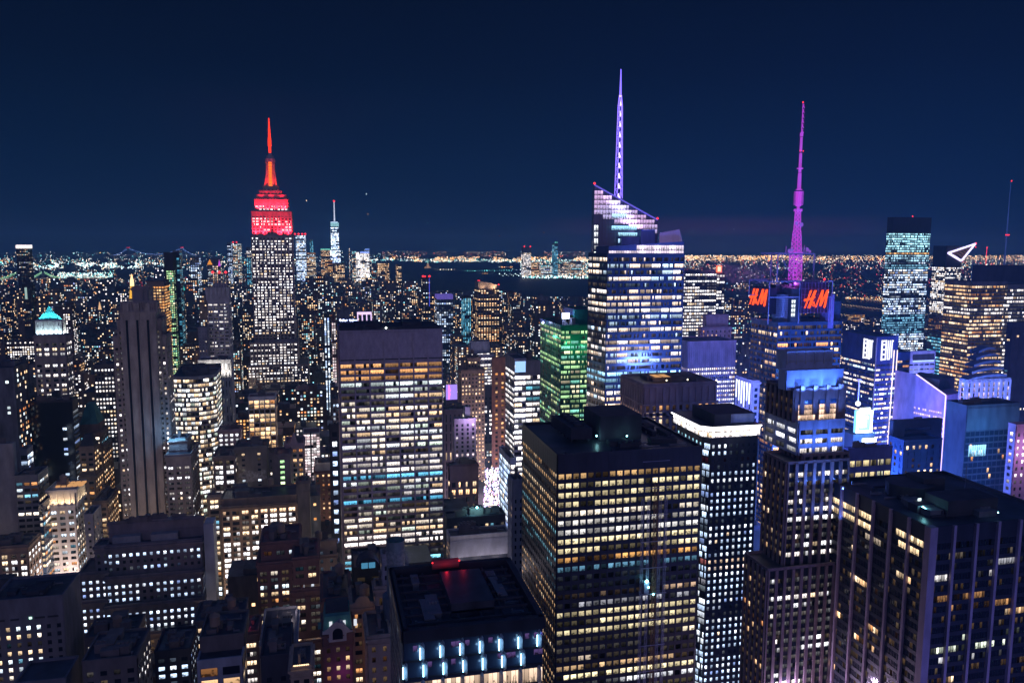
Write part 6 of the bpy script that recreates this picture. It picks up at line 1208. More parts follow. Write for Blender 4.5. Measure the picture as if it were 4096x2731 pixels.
# ================================================================== western towers
t, r = simple_tower('glass_office_tower', 'tall cyan-white office tower with a black windowless top', 1300, 3574, 3726, 872, S(bay=5.6,fh=4.5,ww=.92,wh=.66,p=.82,pal='cool',sub=3,gap=.12,pd=.1,sd=.15,head=28,k=1.25,run=3,coh=0,dim=1,
  fcol={**{k:((.42,.85,1),1.4,.95) for k in range(0,8)}, 8:((1,.55,.2),1.1,1), **{k:((.45,.8,1),1.1,.95) for k in (9,10,11)}, 13:((.3,.7,.95),.8,.9),14:((.3,.7,.95),.8,.9), 26:((.6,.7,.8),.3,.4),**{k:((.25,.65,.95),.7,.9) for k in range(34,42)}}), blackmetal, dep=16, yb=1400, core=blueglass)
q = r[0]; t.wmat = WIN; m = MB(); m.octa(((q[0]+q[1])/2, q[2], q[4]+3), 1.6); t.single('beacon', MAT['red beacon'], m); m = MB(); m.box(q[0], q[1], q[2]-.4, q[2]-.25, q[4]-27, q[4]); t.single('top_screen', blackmetal, m)
q = r[0]
t, r = simple_tower('observation_tower', 'slim tower with a triangular neon-white outlined observation deck', 1700, 3788, 3850, 985, S(bay=5,fh=4.8,ww=.9,wh=.65,p=.7,pal='white',sub=2,pd=0,sd=0,head=52,k=1.0,coh=.1,run=2), slate, core=slate, dep=45, yb=1480)
q = r[0]; p1_, p2_, p3_ = atY(3793, 1012, 1698), atY(3900, 976, 1698), atY(3845, 1043, 1698); m = MB()
for A, B_ in ((p1_, p2_), (p2_, p3_), (p3_, p1_)): m.tube(tuple(A), tuple(B_), 2.6, n=6)
t.single('neon_edge', emat('neon violet white', (.70, .62, 1), 2.6), m); m = MB(); i = 0; m.v += [tuple(p1_), tuple(p3_), tuple(p2_), (p1_.x, 1712, p1_.z), (p3_.x, 1712, p3_.z), (p2_.x, 1712, p2_.z)]; m.f += [(0,1,2),(5,4,3),(0,3,4,1),(1,4,5,2),(2,5,3,0)]; t.single('sky_deck', slate, m)
m = MB()
for k in range(6): A = p1_.lerp(p2_, (k+1)/8); B_ = p3_.lerp(p2_, (k)/8); m.tube((A.x, 1697, A.z), (B_.x, 1697, B_.z), .4, n=4); m.tube((A.x, 1697, A.z), (p3_.lerp(p2_, (k+2)/8).x, 1697, p3_.lerp(p2_, (k+2)/8).z), .4, n=4)
t.single('deck_truss', pmat('warm truss', (.5,.3,.25), emit=(.4,.2,.15), es=.6, nset=True), m); m = MB(); p = atY(3904, 974, 1698); m.octa(tuple(p), 3); m.octa((p.x, p.y, p.z-9), 2); t.single('beacon', MAT['red beacon'], m)
t, r = simple_tower('newspaper_tower', 'wide amber and white banded office tower with a thin needle mast, right edge', 760, 3888, 4030, 1130, S(bay=4.6,fh=4.3,ww=.92,wh=.55,p=.72,pal='warm',sub=4,gap=.12,pd=.15,sd=.2,head=3,k=1.1,run=4,coh=.2,dim=1,fcol={6:((1,.9,.85),1.5,.9),7:((1,.9,.85),1.5,.7)}), steel, dep=40, yb=1600, core=glass)
q = r[0]; t.wmat = WIN; q2 = t.tier(4030, 4200, 1140, 757, S(bay=4.6,fh=4.3,ww=.92,wh=.55,p=.5,pal='white',sub=4,gap=.12,pd=.15,sd=.2,head=4,k=1.1,run=4,dim=1), steel, dep=40)
m = MB(); m.box(q[0], q2[1], q[2]+.5, q[2]+1, q[4], zof(1060, 760, 3960)); t.single('screen_wall', pmat('screen blue', (.05,.06,.1), rough=.5), m)
m = MB()
for k in range(16): x_ = q[0]+(q2[1]-q[0])*k/15; m.tube((x_, 761, q[4]), (x_, 761, zof(1060, 760, 3960)+6+4*(k % 2)), .25, n=4)
x_ = X_(4022, 1000, 770); m.tube((x_, 770, q[4]), (x_, 770, zof(870, 770, 4022)), 1.0, .7, 8); m.tube((x_, 770, zof(870, 770, 4022)), (x_, 770, zof(728, 770, 4025)), .6, .25, 6); t.single('needle_mast', pmat('mast blue', (.12,.18,.4), emit=(.03,.07,.25), es=.5, nset=True), m)
m = MB(); m.octa((x_, 769, zof(724, 770, 4025)), 1.0); 
for d in (-2.2, 0, 2.2): m.octa((x_+d, 769, zof(940, 770, 4022)), .9)
p = atY(3948, 990, 770); m.octa(tuple(p), .9); m.tube((p.x, 770, q[4]), (p.x, 770, p.z), .15, n=4); t.single('beacon', MAT['red beacon'], m)
hero(4030, 4096, 1130, 1600, 757)
simple_tower('glass_tower', 'dark blue glass tower with cyan windows left of the banded office tower', 900, 3778, 3826, 1330, S(bay=4,fh=4.3,ww=.9,wh=.55,p=.75,pal='teal',pd=0,sd=0,k=.9,run=4), blueglass, core=blueglass, dep=30, yb=1500)
t, r = simple_tower('construction_tower', 'slim tower under construction with a line of red lamps', 860, 3828, 3846, 1285, S(bay=3,fh=3.4,ww=.5,wh=.5,p=.8,pal='orange',pd=0,sd=0,k=.8), slate, core=slate, dep=16, yb=1490)
q = r[0]; m = MB(); m.octa((q[0], q[2], q[4]+2), .9); m.octa((q[1], q[2], q[4]+2), .9); t.single('beacon', MAT['red beacon'], m)
simple_tower('black_tower', 'unlit dark slab at the right edge', 620, 4050, 4200, 1292, S(bay=5,p=.05,dim=0), slate, core=slate, dep=6, yb=1560)
simple_tower('brown_tower', 'brown apartment tower behind the cyan-white office tower', 1400, 3744, 3778, 1262, S(bay=4,fh=4,ww=.5,wh=.5,p=.4,pal='orange',pd=0,sd=0,k=.5), brick, core=brick, dep=20, yb=1400)
simple_tower('orange_lit_block', 'low block glowing orange near the dark river', 2200, 3405, 3460, 1255, S(bay=6,fh=5,ww=.7,wh=.6,p=.8,pal='orange',pd=0,sd=0,k=.55), brick, core=brick, dep=25, yb=1290)
# ================================================================== ground, water
m = MB(); N_ = 96; R_ = 24500; m.v = [(R_*math.cos(2*math.pi*k/N_), R_*math.sin(2*math.pi*k/N_), 0) for k in range(N_)]; m.f = [tuple(range(N_))]
g = m.build('ground', asphalt); g['kind'] = 'structure'
WP = [(1475,1046),(1560,1066),(1640,1092),(1760,1118),(2000,1152),(2200,1172),(2360,1186),(2760,1222),(3370,1268),(3800,1284),(4400,1310),(4400,1236),(3790,1230),(3560,1203),(3360,1193),(2760,1150),(2360,1122),(2150,1114),(2085,1108),(2075,1062),(1900,1052),(1700,1048),(1560,1040)]
m = MB(); m.v = [tuple(atZ(x, y, .5)) for x, y in WP]; m.f = [tuple(range(len(WP)))]
wm_ = bpy.data.materials.new('river water'); wm_.use_nodes = True; nn_ = wm_.node_tree; b_ = nn_.nodes['Principled BSDF']; b_.inputs['Base Color'].default_value = (.004, .012, .025, 1); b_.inputs['Roughness'].default_value = .5; b_.inputs['Specular IOR Level'].default_value = .12
no = nn_.nodes.new('ShaderNodeTexNoise'); no.inputs['Scale'].default_value = .02; no.inputs['Detail'].default_value = 6; tcc = nn_.nodes.new('ShaderNodeTexCoord'); bu = nn_.nodes.new('ShaderNodeBump'); bu.inputs['Strength'].default_value = .25; bu.inputs['Distance'].default_value = 4
nn_.links.new(tcc.outputs['Object'], no.inputs['Vector']); nn_.links.new(no.outputs[0], bu.inputs['Height']); nn_.links.new(bu.outputs[0], b_.inputs['Normal'])
g = m.build('water', wm_); g['kind'] = 'structure'
def inpoly(x, y, P):
    c = False; j = len(P)-1
    for i in range(len(P)):
        if (P[i][1] > y) != (P[j][1] > y) and x < (P[j][0]-P[i][0])*(y-P[i][1])/(P[j][1]-P[i][1])+P[i][0]: c = not c
        j = i
    return c
# ================================================================== light points (lamps far away)
def light_points(name, pts, kind='stuff', label=None, cat=None):
    """pts: (x,y,z,r,color) -> tiny octahedral lamps in one object"""
    n = len(pts); V = np.zeros((n, 6, 3), np.float32); C = np.ones((n, 6, 4), np.float32)
    P = np.array([p[:3] for p in pts], np.float32); r = np.array([p[3] for p in pts], np.float32)
    off = np.array([(-1,0,0),(0,-1,0),(1,0,0),(0,1,0),(0,0,1.5),(0,0,-1.5)], np.float32)
    V[:] = P[:, None, :]+off[None]*r[:, None, None]; C[:, :, :3] = np.array([p[4] for p in pts], np.float32)[:, None, :]
    T = np.array([(0,1,4),(1,2,4),(2,3,4),(3,0,4),(1,0,5),(2,1,5),(3,2,5),(0,3,5)], np.int32)
    F = (T[None]+(np.arange(n, dtype=np.int32)*6)[:, None, None]).reshape(-1)
    me = bpy.data.meshes.new(name); me.vertices.add(6*n); me.vertices.foreach_set('co', V.ravel()); me.loops.add(len(F)); me.loops.foreach_set('vertex_index', F)
    me.polygons.add(8*n); me.polygons.foreach_set('loop_start', np.arange(0, 24*n, 3, dtype=np.int32)); me.update(calc_edges=True)
    at = me.attributes.new('glow', 'FLOAT_COLOR', 'POINT'); at.data.foreach_set('color', C.ravel()); me.materials.append(WINF)
    o = bpy.data.objects.new(name, me); scene.collection.objects.link(o); o['kind'] = kind
    if label: o['label'] = label; o['category'] = cat
    return o
r_ = random.Random(11); pts = []
COLS = {'o':(1,.45,.12), 'w':(1,.82,.6), 'c':(.7,.95,1), 't':(.2,.8,.8), 'r':(1,.06,.05), 'b':(.25,.35,1), 'g':(.3,1,.5)}
def addpt(px, py, keys, k=1.0, s=1.0, z=9):
    p = atZ(px, py, z); D = (p-CAM).length; c = COLS[r_.choice(keys)]; f = k*r_.choice((.4, .7, 1.1, 1.8, 3))*math.exp(D*HAZE*.8); pts.append((p.x, p.y, p.z, D*.00033*s*r_.uniform(.7, 1.5), tuple(v*f for v in c)))
def hy(px): return proj(atZ(px, 1100, 0).normalized()*1 if False else (24000*math.sin(math.atan((px-2048)/3200)+YAW), 24000*math.cos(math.atan((px-2048)/3200)+YAW), 0))[1]
def zone(n, x0, x1, ya, yb, keys, k=1, s=1, clus=0, z=9):
    for _ in range(n):
        px = r_.uniform(x0, x1); py = ya+(yb-ya)*r_.random()
        py = max(py, hy(px)+1.2)
        if inpoly(px, py, WP): continue
        if clus and math.sin(px*.021+math.sin(py*.11)*2)+math.sin(px*.057+1.3) < clus-1: continue
        addpt(px, py, keys, k, s, z)
zone(900, -100, 1560, 1008, 1070, 'owccttww', 1.0, 1.0); zone(600, -100, 1560, 1030, 1060, 'owccttww', 1.2, 1.1, 1.0); zone(2600, -100, 1560, 1035, 1130, 'wcctwoo', 1.0, 1.0, .6); zone(420, 230, 450, 1090, 1112, 'cctw', 1.2, 1.2); zone(260, 150, 680, 1054, 1066, 'cct', 2.2, 1.5, .9); zone(500, 60, 640, 1048, 1075, 'ccw', 1.5, 1.2, .8)
zone(2600, -100, 1560, 1110, 1300, 'wwcoor', .9, .9); zone(700, 1480, 2420, 1004, 1026, 'oowcr', .7, .9, .6)
zone(1500, 1560, 2420, 1027, 1046, 'ooooww', 1.6, 1.15, .7); zone(500, 1480, 2360, 1036, 1049, 'wcct', 1.5, 1.2); zone(1500, 2080, 2420, 1040, 1112, 'wcctoo', 1.2, 1.1); zone(120, 2040, 2360, 1104, 1112, 'cct', 2.5, 1.6)
zone(1100, 1650, 2420, 1190, 1330, 'wwcoo', .9, .9)
zone(2100, 2700, 4200, 1022, 1040, 'ooowwww', 1.0, 1.25); zone(500, 2700, 4200, 1036, 1052, 'oowww', .9, 1.1); zone(900, 2700, 3300, 1022, 1040, 'ooow', 1.5, 1.4, .9); zone(1500, 2700, 4200, 1040, 1075, 'owwccr', 1.1, 1.1, .7); zone(2600, 2700, 4200, 1070, 1195, 'owwcrr', .9, .9, .5); zone(160, 3380, 3600, 1188, 1202, 'oow', 1.3, 1.1); zone(1200, 2700, 4200, 1270, 1420, 'owwc', .8, .9)
light_points('city_lights', pts); pts = []
# island and pier lights standing in the bay
for px, py, k in [(1860+9.8*i, 1083-.1*i, 't') for i in range(20)]+[(1740+i*11, 1078, 'w') for i in range(8)]+[(1930+i*5, 1094, 'o') for i in range(5)]+[(1998+i*7, 1095+(i % 3)*4, 'c') for i in range(18)]+[(1700+i*6, 1070, 'o') for i in range(4)]+[(2003+i*5, 1068, 'o') for i in range(10)]+[(1997, 1067, 'c'), (2050, 1076, 'c'), (2065, 1079, 'c')]: addpt(px, py, k, 1.4, 1.2, 5)
light_points('pier_lights', pts); pts = []
# ================================================================== statue, bridges, waterfront towers, aircraft
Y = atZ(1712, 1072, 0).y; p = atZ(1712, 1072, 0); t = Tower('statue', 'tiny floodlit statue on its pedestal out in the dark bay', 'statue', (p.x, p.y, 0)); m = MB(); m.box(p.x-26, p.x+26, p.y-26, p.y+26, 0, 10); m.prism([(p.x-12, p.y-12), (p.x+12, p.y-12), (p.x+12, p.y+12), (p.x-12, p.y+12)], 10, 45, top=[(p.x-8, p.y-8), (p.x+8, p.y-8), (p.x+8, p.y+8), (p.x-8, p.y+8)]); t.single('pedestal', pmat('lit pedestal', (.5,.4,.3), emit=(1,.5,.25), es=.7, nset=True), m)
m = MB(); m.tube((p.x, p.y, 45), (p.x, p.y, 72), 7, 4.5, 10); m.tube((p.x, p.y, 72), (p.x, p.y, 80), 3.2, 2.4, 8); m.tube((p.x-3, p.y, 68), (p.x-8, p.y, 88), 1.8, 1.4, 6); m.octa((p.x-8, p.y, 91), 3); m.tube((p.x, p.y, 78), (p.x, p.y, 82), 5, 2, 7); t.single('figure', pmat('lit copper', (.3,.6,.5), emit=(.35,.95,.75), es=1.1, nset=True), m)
Y = 13000; t = Tower('suspension_bridge', 'long suspension bridge on the horizon with blue cable lights and two red-topped towers', 'bridge', (atY(620, 1010, Y).x, Y, 0)); pts_ = []
PX = lambda px, py: atY(px, py, Y); m = MB()
for px in (512, 728):
    p = PX(px, 992)
    for dx in (-9, 9): m.box(p.x+dx-6, p.x+dx+6, Y-12, Y+12, 0, p.z)
    m.box(p.x-14, p.x+14, Y-10, Y+10, p.z-8, p.z)
t.single('pylon', steel, m); m = MB()
for px in (512, 728):
    p = PX(px, 990)
    for dx in (-13, 13): m.octa((p.x+dx, Y, p.z), 11)
t.single('beacon', MAT['red beacon'], m); g = MB()
def cable(m, a, b, sag, n, r_c):
    P = []
    for k in range(n+1):
        f = k/n; P.append((a[0]+(b[0]-a[0])*f, a[1]+(b[1]-a[1])*f-sag*4*f*(1-f)*-1))
    for (x0_, y0_), (x1_, y1_) in zip(P, P[1:]): A = PX(x0_, y0_); B_ = PX(x1_, y1_); m.tube(tuple(A), tuple(B_), r_c, n=4)
cable(g, (512, 992), (728, 992), 25, 40, 3.4); cable(g, (455, 1020), (512, 992), 5, 12, 3.4); cable(g, (728, 992), (784, 1020), 5, 12, 3.4); t.single('cable', emat('cable lights', (.22, .38, 1), 3.2), g)
g = MB(); a, b = PX(440, 1021), PX(800, 1021); g.box(a.x, b.x, Y-15, Y+15, a.z-3, a.z+1.5); t.single('deck', emat('deck lights', (.7, .75, 1), .7), g)
Y = 5100; t = Tower('suspension_bridge', 'nearer bridge at far left outlined by green-white strings of cable lamps', 'bridge', (atY(200, 1100, Y).x, Y, 0)); PX = lambda px, py: atY(px, py, Y); m = MB()
for px in (72, 172): p = PX(px, 1084); m.box(p.x-5, p.x+5, Y-6, Y+6, 0, p.z)
t.single('pylon', steel, m); a, b = PX(-60, 1114), PX(455, 1112); m = MB(); m.box(a.x, b.x, Y-12, Y+12, a.z-3, a.z); t.single('deck', emat('bridge deck', (1, .75, .55), .35), m)
m = MB()
def strg(pa, pb, sag, n):
    for k in range(n): f = (k+.5)/n; p = PX(pa[0]+(pb[0]-pa[0])*f, pa[1]+(pb[1]-pa[1])*f+sag*4*f*(1-f)); m.octa(tuple(p), 2.9); m.octa((p.x, p.y, p.z-7), 2.3)
strg((118,1112),(168,1086),3,11); strg((176,1086),(238,1110),4,12); strg((-10,1116),(66,1088),4,14); strg((76,1088),(116,1112),3,8); t.single('cable_lamp', emat('green lamps', (.45, 1, .55), 2.0), m); m = MB()
for k in range(40): p = PX(240+k*5.2, 1106+(k % 2)*2); m.octa(tuple(p), 3.6)
t.single('deck_lamp', emat('deck lamps', (.75, 1, .95), 1.3), m)
for (px0, px1, yt, Yv, pal, lab) in ((2093,2125,990,5900,'white','rounded pale tower with a dark red-beaconed top, across the river'), (2217,2232,974,5900,'teal','slim teal-topped tower, tallest across the river'),(2128,2160,1050,6000,'warm','low amber block right of the rounded pale tower across the river'),(2165,2210,1060,5900,'far','wide speckled block across the river'),(2240,2275,1056,5950,'mix','blocky tower right of the slim teal-topped tower'),(2280,2325,1046,6100,'far','broad tower beside the faceted glass tower across the river')):
    t, r = simple_tower('waterfront_tower', lab, Yv, px0, px1, yt, S(bay=9,fh=10,ww=.7,wh=.6,p=.7,pal=pal,pd=0,sd=0,head=40 if px0 == 2093 else 2,k=.8), darkstone, core=darkstone, dep=60, yb=1112)
    m = MB(); q = r[0]; c_ = MAT['red beacon'] if px0 == 2093 else emat('teal line', (.2,.9,.7), 1.0)
    if px0 in (2093, 2217):
        for x in (q[0]+8, q[1]-8): m.octa((x, q[2]-1, q[4]+8), 7)
        t.single('beacon', c_, m)
for i, (px, py, c, w_) in enumerate(((1226,803,'w','leftmost, beside the red-crowned skyscraper'),(1465,777,'c','highest, right of the glass spire tower'),(1471,857,'o','orange, just under the highest one'),(1711,892,'t','teal, above the statue'),(1861,949,'t','small teal, above the curved-crown tower'),(1997,944,'r','faint reddish, above the bay'),(2174,930,'o','orange, between the bay and the faceted tower'),(2933,916,'c','faint bluish, right of the faceted tower'))):
    Yv = 7000+i*500; p = atY(px, py, Yv); L_ = 22; t = Tower('aircraft', 'distant aircraft light, '+w_, 'aircraft', tuple(p), 'distant aircraft'); m = MB(); m.tube((p.x-L_, p.y+8, p.z), (p.x+L_, p.y-8, p.z), 1.9, 1.2, 8); m.prism([(p.x-3, p.y-18), (p.x+4, p.y-18), (p.x+7, p.y), (p.x+4, p.y+18), (p.x-3, p.y+18), (p.x, p.y)], p.z-.4, p.z+.3); t.single('airframe', slate, m)
    m = MB(); s_ = Yv*.00055; m.octa((p.x, p.y-19, p.z), s_, s_*1.6); t.single('landing_light', emat('aircraft light '+c, COLS[c], 2.2 if c in 'wc' else 1.3), m)
# ================================================================== generic city
for (a_, b_, yb_) in ((1490,1560,1068),(1560,1700,1120),(1700,2100,1158),(2100,2420,1182),(3365,3570,1268),(3700,3800,1280)): hero(a_, b_, 900, yb_, 1e6)
AVS = [-1900,-1600,-1330,-1080,-830,-640,-510,-380,-250,-115,170,435,700,965,1230,1500,1800,2100,2400,2700,3000]
rg = random.Random(5); GEN = []
wallcols = [('dark brick', (.16,.11,.095)), ('brown masonry', (.20,.155,.13)), ('grey masonry', (.16,.16,.175)), ('sooty stone', (.11,.105,.11)), ('beige masonry', (.29,.25,.21))]
GM = [pmat(n_, c_, namt=.3) for n_, c_ in wallcols]
BA = np.array([b[:4] for b in BOXES])
rowY = 430.0
while rowY < 4300:
    for half in (0, 1):
        Yl = rowY+half*34+rg.uniform(0, 3); depth = 30-rg.uniform(0, 6)
        xL = Yl*math.tan(math.radians(-34+13.3))-60; xR = Yl*math.tan(math.radians(34+13.3))+60
        x = xL
        while x < xR:
            wd = rg.choice((14, 18, 22, 26, 34, 46))*(1.0 if Yl < 1800 else 1.25); x1 = x+wd
            av = next((A for A in AVS if A-13 < x1 and A+13 > x), None)
            if av is not None: x = av+13; continue
            # island shape: nothing built on the water
            q = proj((x+wd/2, Yl, 0)); x_old = x; x = x1+rg.choice((0, .5, .5, 3))
            if inpoly(q[0], q[1], WP) or q[1] < 1046: continue
            if ((BA[:,0] < x1+1) & (BA[:,1] > x_old-1) & (BA[:,2] < Yl+depth+1) & (BA[:,3] > Yl-1)).any(): continue
            h = rg.lognormvariate(math.log(46 if Yl < 1500 else 34 if Yl < 2600 else 27), .5)
            if rg.random() < .08: h *= 1.9
            if abs((x_old+wd/2)+150) > 1500: h *= .7
            h = min(h, 170)
            pz = proj((x_old+wd/2, Yl, h)); a_, b_ = proj((x_old, Yl, h))[0]-6, proj((x1, Yl, h))[0]+6
            lim = 1078+rg.uniform(-14, 40)
            for H_ in HEROES:
                if H_[4] > Yl+5 and H_[0] < b_ and H_[1] > a_: lim = max(lim, H_[3]+4)
            if pz[1] < lim: h = min(h, atY((a_+b_)/2, lim, Yl).z)
            if h < 7 or (620 < Yl < 905 and x1 > 146 and x_old < 224): continue
            vis = max(0, min(b_, 4096)-max(a_, 0))*h*3200/Yl
            GEN.append((x_old, x1, Yl, Yl+depth, h, vis, pz))
    rowY += 80
def gen_quads(g, rr):
    x0, x1, y0, y1, h = g[:5]; D = y0; cw = max(3.6, D/420); ch = max(3.7, D/400); pal = rr.choice(('far','far','far','warm','warm','white','mix','orange' if rr.random() < .3 else 'far')); p = rr.choice((.12, .22, .32, .45, .6)); Q = []; C = []
    kk = math.exp(D*HAZE)*1.35
    def face(pa, u, n_, L):
        nx = int((L-2)/cw); nz = int((h-3)/ch); nz = min(nz, 26)
        for j in range(nz):
            pf = p*rr.uniform(.3, 1.7); c0, k0 = pick(pal, rr)
            for i in range(nx):
                if rr.random() > pf: continue
                c, k = (c0, k0) if rr.random() < .5 else pick(pal, rr); k *= kk*rr.choice((.35, .6, 1, 1.3)); a0 = 1.2+i*cw+cw*.22; a1 = a0+cw*.52; z1_ = h-2-j*ch; z0_ = z1_-ch*.5
                Q.append([(pa[0]+u[0]*a+n_[0]*.15, pa[1]+u[1]*a+n_[1]*.15, z) for a, z in ((a0, z0_), (a1, z0_), (a1, z1_), (a0, z1_))]); C.append((c[0]*k, c[1]*k, c[2]*k))
    face((x0, y0), (1, 0), (0, -1), x1-x0)
    if x1 < 0: face((x1, y0), (0, 1), (1, 0), y1-y0)
    if x0 > 0: face((x0, y1), (0, -1), (-1, 0), y1-y0)
    return Q, C, pal, p
def box_quads(x0, x1, y0, y1, z0, z1):
    a, b, c, d = (x0,y0), (x1,y0), (x1,y1), (x0,y1); R = []
    for p, q in ((a,b),(b,c),(c,d),(d,a)): R.append([(*p, z0), (*q, z0), (*q, z1), (*p, z1)])
    R.append([(*a, z1), (*b, z1), (*c, z1), (*d, z1)]); return R
def merged(name, walls, Q, C, wallmat, org=(0, 0, 0), roofs=None):
    A = walls+(roofs or [])+Q; cols = [(0, 0, 0)]*(len(walls)+len(roofs or []))+C
    o = quads_mesh(name, A, cols, [0.5]*len(A), wallmat, None, org)
    me = o.data; me.materials.append(roofm); me.materials.append(WINF)
    mi = np.zeros(len(A), np.int32); mi[len(walls):len(walls)+len(roofs or [])] = 1; mi[len(walls)+len(roofs or []):] = 2; me.polygons.foreach_set('material_index', mi); return o
def top_bits(g, rr):
    x0, x1, y0, y1, h = g[:5]; W = []
    w_ = (x1-x0)*rr.uniform(.25, .5); d_ = (y1-y0)*rr.uniform(.3, .5); cx = rr.uniform(x0+w_/2+1, x1-w_/2-1); cy = rr.uniform(y0+d_/2+1, y1-d_/2-1); W += box_quads(cx-w_/2, cx+w_/2, cy-d_/2, cy+d_/2, h+.02, h+rr.uniform(2, 6))
    if rr.random() < .5:
        cx, cy = rr.uniform(x0+3, x1-3), rr.uniform(y0+3, y1-3); W += box_quads(cx-1.6, cx+1.6, cy-1.6, cy+1.6, h+2.5, h+6); W += box_quads(cx-.3, cx+.3, cy-.3, cy+.3, h, h+2.5)
    return W
# visibility of each generic block: is its upper front hidden by something nearer?
AB = np.array([(b[0], b[1], b[2], b[3], b[4]) for b in BOXES]+[g_[:5] for g_ in GEN], np.float64)
def hidden(P, skip=None):
    """P n x 3 points: is the segment from the camera blocked by any box?"""
    P = np.asarray(P, np.float64); d = P-np.array([0, 0, CAMH]); out = np.zeros(len(P), bool)
    for k, (x0, x1, y0, y1, z1) in enumerate(AB):
        with np.errstate(divide='ignore', invalid='ignore'):
            tx0, tx1 = x0/d[:,0], x1/d[:,0]; ty0, ty1 = y0/d[:,1], y1/d[:,1]; tz = (z1-CAMH)/d[:,2]; tz0 = (0-CAMH)/d[:,2]
        tmin = np.maximum(np.maximum(np.minimum(tx0, tx1), np.minimum(ty0, ty1)), np.minimum(tz, tz0)); tmax = np.minimum(np.minimum(np.maximum(tx0, tx1), np.maximum(ty0, ty1)), np.maximum(tz, tz0))
        L_ = np.linalg.norm(d, axis=1); out |= (tmax > tmin) & (tmin > 0) & (tmin*L_ < L_-2.5)
    return out
TP = np.array([((g_[0]+g_[1])/2, g_[2]-.5, g_[4]-4) for g_ in GEN]+[(g_[0]+2, g_[2]-.5, g_[4]-2) for g_ in GEN]+[(g_[1]-2, g_[2]-.5, g_[4]-2) for g_ in GEN]+[((g_[0]+g_[1])/2, g_[2]-.5, g_[4]*.6) for g_ in GEN])
hd = hidden(TP).reshape(4, -1); visf = (~hd).mean(axis=0)
order = sorted([i for i in range(len(GEN)) if visf[i] > 0 and GEN[i][5] > 0 and -30 < GEN[i][6][0] < 4130], key=lambda i: -GEN[i][5]*visf[i])
ind = set(order[:300])
LMK = [(-50,'turquoise-roofed tower'),(212,'turquoise-roofed tower'),(560,'striped stone tower'),(875,'pale gridded tower'),(1088,'red-crowned skyscraper'),(1560,'broad office slab'),(1955,'curved-crown tower'),(2290,'green-lit tower'),(2540,'faceted glass tower'),(2850,'white fluted slab'),(3230,'H&M sign tower'.replace('H&M ', 'red-lettered ')),(3500,'twin-logo tower'),(3640,'cyan-white office tower'),(3960,'amber-banded office tower')]
used = {}; WQ, WC, WW, WR = [], [], [], []
for i, g_ in enumerate(GEN):
    rr = random.Random(i*7+3); Q, C, pal, p = gen_quads(g_, rr); x0, x1, y0, y1, h = g_[:5]; bx = box_quads(x0, x1, y0, y1, 0, h); tb = top_bits(g_, rr) if g_[2] < 2400 else []
    if i in ind:
        mi_ = rr.randrange(len(GM)); px, py = g_[6][0], g_[6][1]
        o = merged('city_building', bx[:4]+tb, Q, C, GM[mi_], ((x0+x1)/2, (y0+y1)/2, 0), roofs=bx[4:])
        lm = min(LMK, key=lambda L: abs(L[0]-px)); side = 'left of' if px < lm[0]-25 else 'right of' if px > lm[0]+25 else 'before'
        w_ = 'narrow' if x1-x0 < 20 else 'broad' if x1-x0 > 32 else 'medium-wide'; tone = {'far':'mixed','warm':'warm','white':'white','mix':'multicoloured','orange':'amber'}[pal]; dens = 'very few' if p < .1 else 'few' if p < .2 else 'scattered' if p < .3 else 'many'
        dist = 'near' if y0 < 800 else 'mid-distance' if y0 < 1500 else 'far' if y0 < 2400 else 'very far'; col = ('brick','brown','grey','sooty','beige')[mi_]
        lab = f"{dist} {w_} {col} building, {dens} {tone} lit windows, {side} the {lm[1]}"
        if lab in used:
            lab2 = lab.replace('medium-wide', 'mid-width').replace(' building,', ' lower building,' if h < used[lab] else ' taller building,', 1); lab = lab2
        used[lab] = h; tag(o, lab, 'building', 'ordinary city buildings between the towers')
    else: WQ += Q; WC += C; WW += bx[:4]+tb; WR += bx[4:]
o = merged('distant_buildings', WW, WQ, WC, GM[3], roofs=WR); o['kind'] = 'stuff'
print('GEN', len(GEN), 'quads', len(WQ))
# ================================================================== streets: lamps and cars along the avenues
pts = []; r_ = random.Random(2)
for A in AVS:
    for k in range(170):
        y_ = 250+k*18; 
        for dx in (-11, 11): pts.append((A+dx, y_, 8.5, .45+y_*.00025, (1.9, 1.3, .75)))
        if r_.random() < .8: pts.append((A+r_.uniform(-7, -1), y_+r_.uniform(0, 9), 1, .5, (2, .12, .06)))
        if r_.random() < .8: pts.append((A+r_.uniform(1, 7), y_+r_.uniform(0, 9), 1, .5, (2, 1.9, 1.6)))
light_points('street_lights', pts); pts = []
for A in (-250, -115, 170, 435, 700):
    for k in range(11): lamp('street_lamp_light', (A, 330+k*88, 13), 26000, ((1, .72, .5) if A < 0 else (.8, .62, 1)), .5)
for y_ in range(470, 900, 80):
    for x_ in (-190, -60, 20, 90): lamp('street_lamp_light', (x_, y_-8, 12), 20000, (1, .75, .62), .5)
for k in range(520):
    px = r_.uniform(1936, 2046); py = r_.uniform(1868, 2034); 
    if px > 1950+(2040-py)*.9+40 and False: continue
    p = atZ(px, py, r_.uniform(2, 6)); c = r_.choice(((2.4,2.3,2.6),(2.6,1.8,1.4),(1.6,1.9,2.8),(2.2,1.2,2.6))); pts.append((p.x, p.y, p.z, r_.uniform(.5, 1.15), c))
light_points('market_lights', pts)
lamp('market_glow', tuple(atZ(1990, 1960, 18)), 60000, (.9, .75, 1), 3)
lamp('market_glow', tuple(atZ(1970, 2020, 18)), 60000, (.8, .6, 1), .6); lamp('market_glow', tuple(atZ(1965, 1900, 22)), 70000, (1, .75, .9), .6)
